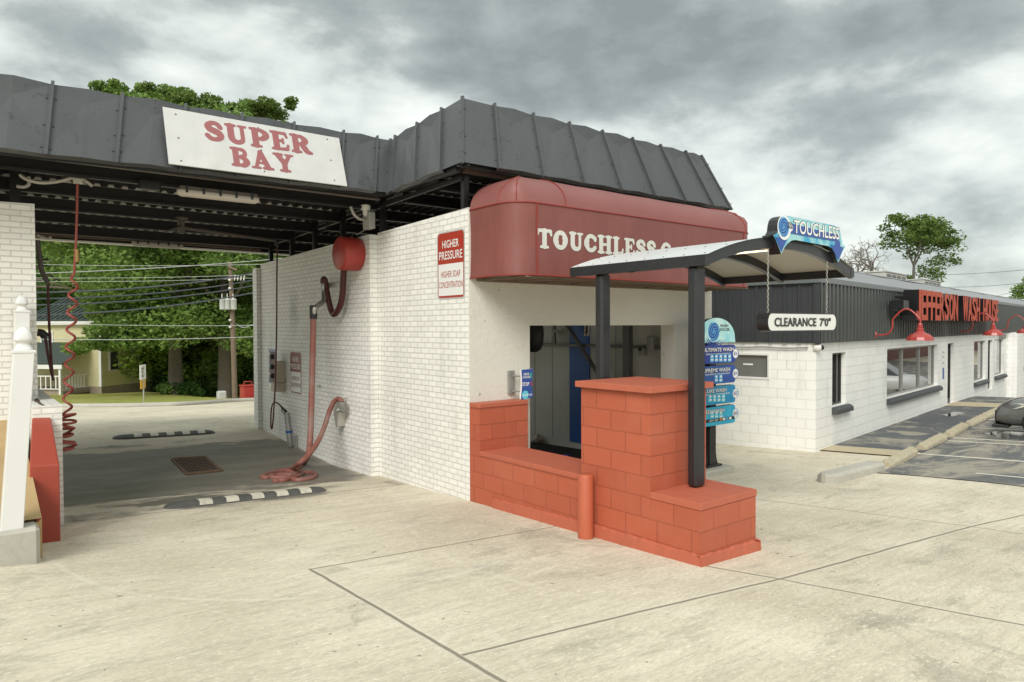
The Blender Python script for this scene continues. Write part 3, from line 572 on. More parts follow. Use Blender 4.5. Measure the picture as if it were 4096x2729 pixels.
# mansard faces
def mansard(b0, b1, t0, t1, cuts, name, seed, lip=.06):
    rnd = random.Random(seed); b0, b1, t0, t1 = (np.array(q, float) for q in (b0, b1, t0, t1)); mb = MB(); SE = []
    nrm = np.cross(b1 - b0, t0 - b0); nrm /= np.linalg.norm(nrm); upv = (t0 - b0) / np.linalg.norm(t0 - b0); along = (b1 - b0) / np.linalg.norm(b1 - b0)
    B = lambda t: b0 + (b1 - b0) * t
    T = lambda t: t0 + (t1 - t0) * t
    for i in range(len(cuts) - 1):
        a, c = cuts[i], cuts[i + 1]; BL, BR, TL, TR = B(a), B(c), T(a), T(c); w = np.linalg.norm(BR - BL)
        if w < .34 or (name in ('front_fascia', 'side_fascia') and (i == (0 if name == 'front_fascia' else len(cuts) - 2))):
            mb.add([BL, BR, TR, TL], [(0, 1, 2, 3)]); continue
        mth = (a + c) / 2 + rnd.uniform(-.02, .02) * (c - a); k = rnd.uniform(.20, .50)
        TM = T(mth) + nrm * .05 * k + upv * .05 * k; BM = B(mth) + nrm * .045 * k + upv * .008; D = B(mth) + (T(mth) - B(mth)) * (.80 + rnd.uniform(-.03, .03)) - nrm * .035 * k
        Q = B(mth) + (T(mth) - B(mth)) * .45 + nrm * .012
        mb.add([BL, BM, BR, TL, TM, TR, D], [(3, 6, 4), (4, 6, 5), (0, 6, 3), (0, 1, 6), (1, 2, 6), (2, 5, 6)])
        inn = -nrm * .03 - np.array([0, 0, .0])
        hz = np.array([nrm[0], nrm[1], 0]); hz /= np.linalg.norm(hz)
        mb.add([BL, BM, BR, BR - hz * lip - np.array([0, 0, .03]), BM - hz * (lip + .03) - np.array([0, 0, .03]), BL - hz * lip - np.array([0, 0, .03])], [(1, 0, 5, 4), (2, 1, 4, 3)])
        mb.add([TL, TM, TR, TR - hz * .25, TM - hz * .3, TL - hz * .25], [(0, 1, 4, 5), (1, 2, 3, 4)])
    mb.add([b0 - nrm * .12, b1 - nrm * .12, t1 - nrm * .12, t0 - nrm * .12], [(3, 2, 1, 0)])
    for i, a in enumerate(cuts):
        ms_ = MB(); SE.append(ms_); q0, q1 = B(a), T(a); h = .038 if 0 < i < len(cuts) - 1 else .02; w = .017
        q0 = q0 - upv * .02; q1 = q1 + upv * .025
        ms_.hexa([q0 - along * w - nrm * .02, q0 + along * w - nrm * .02, q0 + along * w + nrm * h, q0 - along * w + nrm * h, q1 - along * w - nrm * .02, q1 + along * w - nrm * .02, q1 + along * w + nrm * h, q1 - along * w + nrm * h])
        for t in (.12, .42, .80):
            for sd_ in (-1, 1):
                p = B(a) + (T(a) - B(a)) * (t + rnd.uniform(-.05, .05)) + along * sd_ * .045; ms_.lathe([(.009, 0), (.009, .012), (0, .014)], p, nrm, 6)
    o = mb.build(name, 'mansard_metal', CW)
    for q in SE: q.build('standing_seam', 'mansard_metal', o)
    return o
XA, XB, YM = 5.005, 10.80, 7.28; ZB, ZT = 4.235, 5.165
def cut(a, b, pts): return [0.0] + [(p - a) / (b - a) for p in pts] + [1.0]
mansard((XA, YM, ZB), (XB, YM, ZB), (XA + .24, YM + .33, ZT), (XB - .42, YM + .33, ZT), cut(XA, XB, [5.59, 6.37, 7.16, 7.95, 8.73, 9.51, 10.27]), 'front_fascia', 3)
YI = 9.24; YS = 9.22
mansard((XA, YI, 4.145), (XA, YM, ZB), (XA + .24, YI + .33, 5.02), (XA + .24, YM + .33, ZT), cut(YI, YM, [9.05, 8.41, 7.76]), 'side_fascia', 5)
mansard((-3.0, YS, 4.01), (XA, YS, 4.145), (-3.0, YS + .33, 4.885), (XA + .24, YS + .33, 5.02), cut(-3.0, XA, [-2.0, -1.3, -.60, .09, .785, 1.47, 2.16, 2.84, 3.53, 4.25, 4.78]), 'bay_fascia', 8)
mansard((XB, YM, ZB), (XB, 11.5, ZB), (XB - .42, YM + .33, ZT), (XB - .42, 11.5, ZT), cut(YM, 11.5, [8.0, 8.8, 9.6, 10.4]), 'end_fascia', 9)
mb = MB(); mb.box(XA + .10, 10.6, YM + .10, YM + .26, ZB - .015, ZB + .0); mb.build('soffit', 'deck_black', CW)

# ------------------------------------------------------------------ lettering with soft slab serifs, grown from rounded strokes
def glyph(ch):
    S = lambda *a: a
    def arc(cx, cy, rx, ry, a0, a1, r0, r1=None, n=14):
        r1 = r1 or r0; o = []
        for i in range(n + 1):
            t = i / n; a = R(a0 + (a1 - a0) * t); o.append((cx + rx * math.cos(a), cy + ry * math.sin(a), r0 + (r1 - r0) * t))
        return o
    st = .135; th = .085; sf = .07
    d = {
        'S': (.78, [bez2([(.66, .70, .10), (.56, .86, .10), (.36, .90, .10), (.19, .76, .12), (.25, .59, .14), (.44, .50, .15), (.60, .40, .14), (.64, .24, .12), (.50, .11, .10), (.26, .12, .10), (.13, .27, .10)])]),
        'U': (.95, [[(.25, .9, st), (.25, .38, st)], arc(.49, .36, .24, .25, 180, 330, st, .09), [(.71, .9, .085), (.71, .32, .085)], [(.09, .93, sf), (.42, .93, sf)], [(.58, .93, .06), (.86, .93, .06)]]),
        'P': (.84, [[(.25, .88, st), (.25, .1, st)], arc(.48, .67, .21, .22, 100, -100, .09, .1), [(.22, .90, th), (.5, .89, th)], [(.3, .44, .07), (.48, .45, .075)], [(.08, .07, sf), (.44, .07, sf)], [(.08, .93, sf), (.3, .93, sf)], arc(.5, .67, .22, .16, 60, -60, .12)]),
        'E': (.82, [[(.25, .88, st), (.25, .12, st)], [(.08, .93, sf), (.66, .91, .085)], [(.66, .90, .07), (.72, .72, .06)], [(.3, .51, .075), (.5, .51, .075)], [(.54, .62, .055), (.54, .40, .055)], [(.08, .07, sf), (.68, .10, .09)], [(.69, .10, .075), (.74, .30, .06)]]),
        'R': (.95, [[(.25, .88, st), (.25, .1, st)], arc(.48, .69, .2, .20, 100, -100, .09, .1), arc(.5, .69, .2, .14, 60, -60, .12), [(.22, .91, th), (.5, .90, th)], [(.3, .48, .07), (.5, .48, .075)], [(.08, .07, sf), (.42, .07, sf)], [(.08, .93, sf), (.3, .93, sf)], bez2([(.50, .46, .10), (.62, .30, .135), (.72, .12, .12), (.90, .07, .07)])]),
        'B': (.86, [[(.25, .88, st), (.25, .12, st)], arc(.5, .72, .16, .18, 100, -100, .09), arc(.52, .28, .2, .2, 100, -100, .1), arc(.54, .28, .17, .12, 60, -60, .12), [(.08, .93, sf), (.5, .91, .085)], [(.3, .51, .075), (.5, .51, .075)], [(.08, .07, sf), (.52, .09, .09)]]),
        'A': (1.0, [[(.46, .9, .10), (.22, .12, .08)], [(.46, .9, .12), (.74, .12, .14)], [(.3, .33, .06), (.66, .33, .06)], [(.06, .065, .065), (.38, .065, .065)], [(.55, .07, sf), (.95, .07, sf)]]),
        'Y': (.98, [[(.24, .88, .14), (.5, .46, .13)], [(.76, .88, .085), (.52, .46, .11)], [(.5, .46, .13), (.5, .1, .13)], [(.06, .93, sf), (.42, .93, sf)], [(.60, .93, .06), (.92, .93, .06)], [(.3, .07, sf), (.7, .07, sf)]]),
        'T': (.92, [[(.10, .90, .09), (.82, .90, .09)], [(.10, .88, .085), (.06, .70, .065)], [(.82, .88, .085), (.86, .70, .065)], [(.46, .9, st), (.46, .1, st)], [(.26, .07, sf), (.66, .07, sf)]]),
        'O': (.98, [arc(.49, .5, .32, .385, 0, 360, .115, n=30), arc(.49, .5, .30, .26, 150, 210, .15), arc(.49, .5, .30, .26, -30, 30, .15)]),
        'C': (.88, [arc(.47, .5, .32, .385, 38, 325, .105, n=26), arc(.47, .5, .30, .26, 150, 210, .15), [(.74, .78, .10), (.75, .66, .08)], [(.72, .27, .08), (.74, .30, .07)]]),
        'H': (1.02, [[(.25, .9, st), (.25, .1, st)], [(.77, .9, st), (.77, .1, st)], [(.25, .5, .075), (.77, .5, .075)]] + [[(x - .17, y, sf), (x + .17, y, sf)] for x in (.25, .77) for y in (.07, .93)]),
        'L': (.80, [[(.25, .9, st), (.25, .12, st)], [(.08, .93, sf), (.42, .93, sf)], [(.08, .07, sf), (.66, .10, .09)], [(.68, .10, .075), (.73, .32, .06)]]),
    }
    return d[ch]
def bez2(p): return [tuple(q) for q in bez(p, 5)]
GC = {}
def glyph_mesh(ch, res=44):
    if ch in GC: return GC[ch]
    w, strokes = glyph(ch); nx = int(res * (w + .1)); ny = int(res * 1.1); xs = np.linspace(-.06, w + .04, nx); ys = np.linspace(-.05, 1.05, ny); X, Y = np.meshgrid(xs, ys); D = np.full(X.shape, 9.0)
    for stt in strokes:
        for (a, b) in zip(stt[:-1], stt[1:]):
            dx, dy = b[0] - a[0], b[1] - a[1]; L = dx * dx + dy * dy + 1e-9; t = np.clip(((X - a[0]) * dx + (Y - a[1]) * dy) / L, 0, 1)
            q = np.hypot(X - a[0] - t * dx, Y - a[1] - t * dy) - (a[2] + (b[2] - a[2]) * t); k = .05; h = np.clip(.5 + .5 * (D - q) / k, 0, 1); D = D * (1 - h) + q * h - k * h * (1 - h) * .55
    V = []; idx = {}; Fc = []
    def vert(key, p):
        if key not in idx: idx[key] = len(V); V.append(p)
        return idx[key]
    for j in range(ny - 1):
        for i in range(nx - 1):
            c = [(i, j), (i + 1, j), (i + 1, j + 1), (i, j + 1)]; v = [D[q[1], q[0]] for q in c]
            if min(v) >= 0: continue
            poly = []
            for k in range(4):
                a, b = c[k], c[(k + 1) % 4]; va, vb = v[k], v[(k + 1) % 4]
                if va < 0: poly.append(vert(a, (xs[a[0]], ys[a[1]])))
                if (va < 0) != (vb < 0):
                    t = va / (va - vb); key = (min(a, b), max(a, b)); poly.append(vert(key, (xs[a[0]] + t * (xs[b[0]] - xs[a[0]]), ys[a[1]] + t * (ys[b[1]] - ys[a[1]]))))
            if len(poly) > 2: Fc.append(tuple(poly))
    GC[ch] = (w, V, Fc); return GC[ch]
def cooper(mb, word, x0, y0, h, kx, o, ax, up, gap=.03, lift=.003):
    x = x0
    for ch in word:
        if ch == ' ': x += .38 * h * kx; continue
        w, V, Fc = glyph_mesh(ch); mb.flat([(x + p[0] * h * kx, y0 + p[1] * h) for p in V], Fc, o, ax, up, 0, lift); x += (w + gap) * h * kx
    return x
def cooper_width(word, h, kx, gap=.03): return sum((.38 if c == ' ' else glyph_mesh(c)[0] + gap) * h * kx for c in word)

# ------------------------------------------------------------------ SUPER BAY sign on the bay fascia
fup = np.array([0, .33, .875]); fup /= np.linalg.norm(fup); fal = np.array([1, 0, .0167]); fal /= np.linalg.norm(fal); fn_ = np.cross(fal, fup)
s0 = np.array([2.02, YS, 4.095]) + fn_ * .085 + fup * .005
T = thing('wall_sign', s0, 'large white SUPER BAY sign with faded red letters on the dark roof edge', 'sign')
SW, SH = 2.30, .80
mb = MB(); mb.prism([(0, 0), (SW, -.03), (SW + .01, SH - .05), (0, SH)], s0, fal, fup, -.012, .004); mb.build('panel', 'sign_white', T)
mb = MB()
for word, y, h, kx in (('SUPER', .405, .30, 1.06), ('BAY', .075, .285, 1.02)):
    w = cooper_width(word, h, kx); cooper(mb, word, SW * .505 - w / 2, y, h, kx, s0, fal, fup, lift=.006)
mb.build('lettering', 'letter_red_faded', T)
for x in (.14, 1.15, 2.12):
    for y in (.06, .38, .72): MB().lathe([(.010, 0), (.010, .005), (0, .007)], s0 + fal * x + fup * (y - .02 * x / 2) + fn_ * .004, fn_, 8).build('screw', 'grate', T)

# ------------------------------------------------------------------ awning over the wash entrance
AX0, AX1, AYF, AR = 5.295, 10.47, 6.58, .35; AZ0, AZ1 = 2.785, 3.69; AT = .43
def plan(off=0.0, n=8):           # outline in plan from the wall, round the corner, along the front and back
    P = [(AX0 + off, 7.525), (AX0 + off, AYF + AR)]
    for i in range(1, n + 1): a = math.pi + (math.pi / 2) * i / n; P.append((AX0 + AR + (AR - off) * math.cos(a), AYF + AR + (AR - off) * math.sin(a)))
    for i in range(1, 9): P.append((lerp(AX0 + AR, AX1 - AR, i / 9), AYF + off))
    for i in range(0, n + 1): a = -math.pi / 2 + (math.pi / 2) * i / n; P.append((AX1 - AR + (AR - off) * math.cos(a), AYF + AR + (AR - off) * math.sin(a)))
    P.append((AX1 - off, 7.525)); return P
T = thing('awning', (AX0, 7.5, AZ0), 'long dark red vinyl awning with rounded corners and top over the wash entrance', 'awning')
mb = MB(); P = plan(); k = len(P); zs = [AZ0, AZ0 + .3, AZ0 + .6, AZ1]
vs = []
for iz, z in enumerate(zs):
    o_ = .012 if 0 < iz < 3 else 0; vs += [(x, y, z) for x, y in plan(o_)]
mb.add(vs, [(j * k + i, j * k + i + 1, (j + 1) * k + i + 1, (j + 1) * k + i) for j in range(3) for i in range(k - 1)], True)
canvas = mb.build('valance', 'awning_vinyl', T)
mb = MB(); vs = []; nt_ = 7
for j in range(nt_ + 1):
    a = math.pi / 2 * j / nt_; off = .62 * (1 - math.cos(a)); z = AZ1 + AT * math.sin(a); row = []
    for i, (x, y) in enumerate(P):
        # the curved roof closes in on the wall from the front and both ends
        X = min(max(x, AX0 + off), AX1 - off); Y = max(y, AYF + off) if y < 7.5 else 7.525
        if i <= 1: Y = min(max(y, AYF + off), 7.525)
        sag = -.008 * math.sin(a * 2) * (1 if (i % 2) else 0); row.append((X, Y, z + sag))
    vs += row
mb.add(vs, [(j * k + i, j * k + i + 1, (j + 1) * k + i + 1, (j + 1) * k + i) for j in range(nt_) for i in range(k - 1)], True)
mb.build('roof_canvas', 'awning_pale', T)
mb = MB(); mb.tube([(x, y, AZ1) for x, y in plan(-.006)], .009, 6); mb.tube([(x, y, AZ0 + .01) for x, y in plan(-.005)], .010, 6)
mb.tube([(AX0 + AR, AYF - .004, AZ0), (AX0 + AR, AYF - .004, AZ1)], .008, 6)
mb.tube([(AX1 - AR, AYF - .004, AZ0), (AX1 - AR, AYF - .004, AZ1)], .008, 6)
for i in (1, 5, 10, 19, 24, 27):
    mb.tube([tuple(np.array(vs[j * k + i]) + (0, -.004, .006)) for j in range(nt_ + 1)], .007, 5)
mb.build('piping', 'awning_trim', T)
mb = MB()
for i in range(10):
    x = lerp(AX0 + .2, AX1 - .2, i / 9); mb.box(x, x + .03, AYF + .05, 7.52, AZ0 - .02, AZ0 + .012)
mb.box(AX0 + .2, AX1 - .2, AYF + .02, AYF + .05, AZ0 - .02, AZ0 + .012); mb.box(AX0 + .1, AX1 - .1, 7.47, 7.52, AZ0 - .03, AZ0 + .012)
for i in range(9): x = lerp(AX0 + .2, AX1 - .2, i / 9); mb.tube([(x + .02, 7.47, AZ0 + .0), (x + .55, AYF + .05, AZ0)], .012, 5)
mb.build('awning_frame', 'awning_frame', T)
xa_, xb_, zb_ = PY(1234, 548, AYF)[0], PY(1509, 575, AYF)[0], PY(1255, 571, AYF)[2]; hT = PY(1255, 526, AYF)[2] - zb_ ; kT = (xb_ - xa_) / cooper_width('TOUCHLESS', hT, 1.0, .02)
mb = MB(); cooper(mb, 'TOUCHLESS', 0, 0, hT, kT, (xa_, AYF + .012, zb_), (1, 0, 0), (0, 0, 1), gap=.02, lift=.006); mb.build('lettering', 'letter_white', T)
mb = MB(); cooper(mb, 'C', xb_ - xa_ + .09, 0, hT, kT, (xa_, AYF + .012, zb_), (1, 0, 0), (0, 0, 1), gap=.02, lift=.006); mb.build('lettering', 'letter_white', T)

# ------------------------------------------------------------------ red block wall with pillar
T = thing('block_wall', (5.278, 5.6, -.08), 'red painted concrete block wall stepping up to a tall capped pillar', 'wall')
mb = MB(); mb.box(5.2745, 5.905, 5.432, 7.30, -.4, .478); mb.build('low_wall', 'red_block', T)
mb = MB(); mb.bbox(5.268, 5.910, 5.424, 7.298, .481, .541, .006); mb.build('low_wall_cap', 'red_cap', T)
mb = MB(); mb.box(5.276, 6.09, 7.302, 7.528, -.4, 1.092); mb.build('wall_end', 'red_block', T)
mb = MB(); mb.bbox(5.270, 6.094, 7.296, 7.527, 1.095, 1.153, .006); mb.build('wall_end_cap', 'red_cap', T)
mb = MB(); mb.box(5.278, 6.168, 4.460, 5.424, -.4, 1.498); mb.build('pillar', 'red_block', T)
mb = MB()
for i in range(6):
    a, b = 4.405 + i * .1755, 4.405 + (i + 1) * .1755; mb.bbox(5.215, 6.228, a + .001, b - .001, 1.500, 1.564, .004)
mb.build('pillar_cap', 'red_cap', T)
mb = MB(); mb.box(5.2765, 6.168, 3.871, 4.458, -.3, .462); mb.build('front_block', 'red_block', T)
mb = MB()
for (x0, x1) in ((5.27, 5.50), (5.502, 5.70), (5.702, 5.78), (5.782, 5.985), (5.987, 6.176)): mb.bbox(x0, x1, 3.863, 4.456, .465, .531, .004)
mb.build('front_block_cap', 'red_cap', T)
rnd = random.Random(4); mb = MB()
def foot(p0, p1, nx_, ny_):
    n_ = 26; vs = []
    for i in range(n_ + 1):
        x, y = lerp(p0[0], p1[0], i / n_), lerp(p0[1], p1[1], i / n_); g = gz(x, y); h = .09 + rnd.uniform(-.006, .007) + (p0[2] + (p1[2] - p0[2]) * i / n_); w = .022 + rnd.uniform(-.003, .004)
        vs += [(x + nx_ * (w + .012), y + ny_ * (w + .012), g - .1), (x + nx_ * w, y + ny_ * w, g + h), (x - nx_ * .02, y - ny_ * .02, g + h + .018)]
    mb.add(vs, [(3 * i + a, 3 * i + 3 + a, 3 * i + 4 + a, 3 * i + 1 + a) for i in range(n_) for a in (0, 1)])
foot((5.27, 7.0, .02), (5.27, 5.4, .02), -1, 0); foot((5.27, 5.4, .03), (5.27, 3.83, -.005), -1, 0); foot((5.235, 3.865, -.005), (6.215, 3.865, .0), 0, -1); foot((6.168, 3.83, 0), (6.168, 4.5, 0), 1, 0)
mb.build('footing', 'red_cap', T)
# bollard
bx, by = 5.02, 5.02
p, _ = GH(1368, 1234); bx, by = 5.155, p[1] + .03; print('bollard', p)
T = solo(MB().lathe([(.083, -.15), (.083, .66), (.078, .672), (.0, .676)], (bx, by, gz(bx, by)), n=24), 'bollard', 'red_post', 'round red steel bollard standing against the red block wall', 'bollard')

# ------------------------------------------------------------------ canopy with hanging sign
T = thing('canopy', (5.8, 4.32, .53), 'arched white canopy on two black posts over the drive lane', 'canopy')
CX0, CX1, CY0, CY1 = 5.705, 8.70, 4.125, 6.02
def archz(x): t = (x - (CX0 + CX1) / 2) / ((CX1 - CX0) / 2); return 2.852 + .265 * (1 - t * t) ** 1.0
def post(y0, y1, zb):
    mb = MB(); mb.bbox(5.721, 5.885, y0, y1, zb, 2.75, .028); o = mb.build('canopy_post', 'canopy_black', T); return o
post(4.25, 4.372, .532); post(5.545, 5.67, .543)
N = 28; xs = [lerp(CX0, CX1, i / N) for i in range(N + 1)]
mb = MB()
for i in range(N):
    a, b = xs[i], xs[i + 1]; za, zb_ = archz(a), archz(b)
    mb.add([(a, CY0 - .02, za), (b, CY0 - .02, zb_), (b, CY1 + .02, zb_), (a, CY1 + .02, za)], [(0, 1, 2, 3)], True)
mb.build('canopy_top', 'canopy_top', T)
mb = MB(); mb.add(sum([[(a, CY0 + .005, archz(a) - .018), (a, CY1 - .005, archz(a) - .018)] for a in xs], []), [(2 * i, 2 * i + 1, 2 * i + 3, 2 * i + 2) for i in range(N)], True)
mb.build('canopy_lining', 'canopy_under', T)
def rib(y, w, dep, off=.002):
    mb = MB()
    for i in range(N):
        a, b = xs[i], xs[i + 1]; za, zb_ = archz(a) - off, archz(b) - off
        mb.hexa([(a, y, za - dep), (b, y, zb_ - dep), (b, y + w, zb_ - dep), (a, y + w, za - dep), (a, y, za), (b, y, zb_), (b, y + w, zb_), (a, y + w, za)])
    return mb
rib(CY0, .06, .115, .0025).build('arch_rib', 'canopy_black', T); rib(CY1 - .06, .06, .115, .0025).build('arch_rib', 'canopy_black', T); rib(5.05, .07, .10, .02).build('arch_rib', 'canopy_black', T)
mb = MB(); mb.box(CX0 - .025, CX0 + .055, CY0 - .004, CY1 + .004, 2.742, 2.846); mb.build('edge_rail', 'canopy_black', T)
mb = MB(); mb.box(CX1 - .055, CX1 + .025, CY0 - .004, CY1 + .004, 2.752, 2.846); mb.build('edge_rail', 'canopy_black', T)
for i in range(5):
    for y in np.linspace(CY0 + .05, CY1 - .05, 8):
        x = CX0 + .05 + i * .36; MB().lathe([(.008, 0), (.007, .006), (0, .008)], (x, y, archz(x)), (0, 0, 1), 6).build('rivet', 'canopy_black', T)
# strip lamp under the front rib
q0 = np.array([6.02, 4.24, 2.872]); q1 = np.array([6.98, 4.24, 2.985])
L = thing('strip_lamp', (6.4, 4.24, 2.9), 'thin lit strip lamp under the front arch of the canopy', 'lamp')
mb = MB(); mb.tube([q0, q1], .019, 4); mb.build('housing', 'aluminium', L)
mb = MB()
for i in range(40): c_ = q0 + (q1 - q0) * ((i + .5) / 40) + np.array([0, -.022, -.005]); mb.lathe([(.0095, 0), (.006, .006), (0, .008)], c_, (0, -1, -.3), 6)
mb.build('diode', 'led', L)

# TOUCHLESS sign board on the arch
YF = 4.06; kx = YF / 4.088
def sp(x, y): return PY((2950 + x / 3.136) * 2353 / 4096, (850 + y / 3.136) * 2353 / 4096, YF)
out = [(450, 285), (490, 268), (512, 225), (520, 150), (535, 90), (562, 55), (600, 40), (700, 58), (980, 118), (1210, 163), (1262, 190), (1290, 235), (1302, 320), (1320, 395), (1352, 428), (1330, 470), (1300, 540), (1265, 628), (1245, 590), (1215, 500), (1180, 445), (1130, 420), (900, 378), (720, 345), (675, 355), (630, 390), (590, 440), (548, 522), (510, 420), (478, 340)]
pol = [sp(*q) for q in out]; P2 = [(q[0], q[2]) for q in pol]
def tess(P):
    from mathutils.geometry import tessellate_polygon
    return [tuple(t) for t in tessellate_polygon([[Vector((a, b, 0)) for a, b in P]])]
def slab(P, y0, y1, name_f, mat_f, name_s, mat_s, root, inset=.0):
    k = len(P); tr = tess(P)
    def ori(t): 
        a, b, c = (P[i] for i in t); return t if (b[0] - a[0]) * (c[1] - a[1]) - (b[1] - a[1]) * (c[0] - a[0]) > 0 else t[::-1]
    mb = MB(); mb.add([(a, y0, b) for a, b in P], [ori(t) for t in tr]); f_ = mb.build(name_f, mat_f, root)
    mb = MB(); mb.add([(a, y0 + .001, b) for a, b in P] + [(a, y1, b) for a, b in P], [(i, (i + 1) % k, k + (i + 1) % k, k + i) for i in range(k)]); mb.add([(a, y1, b) for a, b in P], [ori(t)[::-1] for t in tr]); mb.build(name_s, mat_s, root); return f_
SG = thing('lane_sign', (7.6, YF, 3.0), 'curved blue TOUCHLESS sign with downward arrows on the canopy front', 'sign')
slab(P2, YF, YF + .135, 'face', 'print_top', 'casing', 'canopy_black', SG)
def shape(P, y, name, mat, root):
    tr = tess(P); mb = MB()
    def ori(t):
        a, b, c = (P[i] for i in t); return t if (b[0] - a[0]) * (c[1] - a[1]) - (b[1] - a[1]) * (c[0] - a[0]) > 0 else t[::-1]
    mb.add([(a, y, b) for a, b in P], [ori(t) for t in tr]); return mb.build(name, mat, root)
def shp(pts, name, mat, y=-.003): return shape([(sp(*q)[0], sp(*q)[2]) for q in pts], YF + y, name, mat, SG)
shp([(535, 95), (562, 60), (600, 46), (700, 64), (980, 124), (1205, 170), (1255, 198), (1280, 240), (1288, 285), (1000, 225), (720, 160), (560, 120)], 'pale_band', 'print_head')
shp([(470, 300), (515, 322), (520, 235), (585, 262), (585, 318), (628, 318), (545, 500)], 'arrow', 'print_blue', -.004)
shp([(1160, 400), (1215, 425), (1225, 350), (1280, 365), (1290, 430), (1330, 440), (1262, 605)], 'arrow', 'print_blue', -.004)
shp([(640, 130), (1272, 290), (1268, 372), (650, 262)], 'text_band', 'print_blue', -.0045)
ax_t = sp(1275, 330) - sp(700, 192); 
def onsign(word, x0, y0, x1, h, bold, mat, y, name):
    a, b = sp(x0, y0), sp(x1, y0); a[1] = b[1] = YF; mb = MB(); w = b[0] - a[0]; mb.text(word, (a[0], YF, a[2]), (1, 0, 0), (0, 0, 1), h, w, bold, 0, y, center=False); return mb.build(name, mat, SG)
za = sp(700, 262)[2]
onsign('TOUCHLESS', 697, 262, 1276, .155, .040, 'print_dark', .0055, 'letter_outline')
onsign('TOUCHLESS', 702, 259, 1271, .145, .014, 'print_white', .0070, 'lettering')
def disc(cx, cy, r, y, mat, name, root, n=28, sx=1): 
    return shape([(cx + sx * r * math.cos(2 * math.pi * i / n), cy + r * math.sin(2 * math.pi * i / n)) for i in range(n)], y, name, mat, root)
def spiral(mb, cx, cz, r, y, turns=2.4, w=.22, arms=3, n=44, sx=1):
    for k in range(arms):
        a0 = 2 * math.pi * k / arms; vs = []
        for i in range(n + 1):
            t = i / n; a = a0 - turns * 1.35 * math.pi * t / 1.6; rr = r * (.10 + .90 * t); ww = r * w * (.35 + .65 * math.sin(math.pi * min(1, t * 1.05))) * .5
            vs += [(cx + sx * (rr - ww) * math.cos(a), y, cz + (rr - ww) * math.sin(a)), (cx + sx * (rr + ww) * math.cos(a), y, cz + (rr + ww) * math.sin(a))]
        mb.add(vs, [(2 * i, 2 * i + 1, 2 * i + 3, 2 * i + 2) for i in range(n)])
    return mb
cxp = sp(580, 190); disc(cxp[0], cxp[2], .135, YF - .006, 'print_white', 'badge', SG)
shape([(sp(*q)[0], sp(*q)[2]) for q in [(600, 125), (665, 130), (690, 180), (685, 225), (640, 260), (600, 262)]], YF - .0058, 'badge_side', 'print_white', SG)
disc(cxp[0] - .01, cxp[2] + .005, .108, YF - .007, 'print_sky', 'wave_disc', SG); spiral(MB(), cxp[0] - .01, cxp[2] + .005, .105, YF - .008).build('wave_swirl', 'print_navy', SG)
mb = MB(); a = sp(647, 160); mb.text('WASH', (a[0], YF, a[2]), (1, 0, 0), (0, 0, 1), .036, .105, .02, 0, .0085); a = sp(648, 205); mb.text('HOUSE', (a[0], YF, a[2]), (1, 0, 0), (0, 0, 1), .036, .115, .02, 0, .0085); mb.build('badge_text', 'print_black', SG)
# hanging clearance sign
CS = thing('clearance_sign', (7.4, 4.10, 2.09), 'white rounded CLEARANCE sign hanging on two chains from the canopy', 'sign')
x0, x1, z0, z1 = 6.66, 8.175, 2.088, 2.292; rr = (z1 - z0) / 2
def pill(x0, x1, z0, z1, n=10):
    r = (z1 - z0) / 2; cz_ = (z0 + z1) / 2; P = []
    for i in range(n + 1): a = -math.pi / 2 + math.pi * i / n; P.append((x1 - r + r * math.cos(a) * .8, cz_ + r * math.sin(a)))
    for i in range(n + 1): a = math.pi / 2 + math.pi * i / n; P.append((x0 + r + r * math.cos(a) * .8, cz_ + r * math.sin(a)))
    return P
mb = MB(); P = pill(x0, x1, z0, z1); mb.prism(P, (0, 4.06, 0), (1, 0, 0), (0, 0, 1), -.135, 0); mb.build('casing', 'canopy_black', CS)
shape(pill(x0 + .012, x1 - .012, z0 + .012, z1 - .012), 4.0585, 'face', 'sign_face', CS)
for body, xa_, wd_ in (('CLEARANCE', 7.235, .87), ("7'0\"", 7.875, .25)):
    MB().text(body, (xa_, 4.0575, 2.142), (1, 0, 0), (0, 0, 1), .096, wd_, .006, 0, .001).build('letter_shadow', 'grey_box', CS)
    MB().text(body, (xa_ + .009, 4.0575, 2.143), (1, 0, 0), (0, 0, 1), .096, wd_, .018, .003, .003).build('lettering', 'print_black', CS)
for xc in (6.80, 8.06):
    mb = MB(); z = z1; i = 0; zt = archz(xc) - .12
    while z < zt:
        P = [(xc + (.009 * math.cos(a) if i % 2 else 0), 4.13 + (0 if i % 2 else .009 * math.cos(a)), z + .016 + .019 * math.sin(a)) for a in np.linspace(0, 2 * math.pi, 9)]; mb.tube(P, .0038, 4, False); z += .029; i += 1
    mb.build('chain', 'chain', CS)

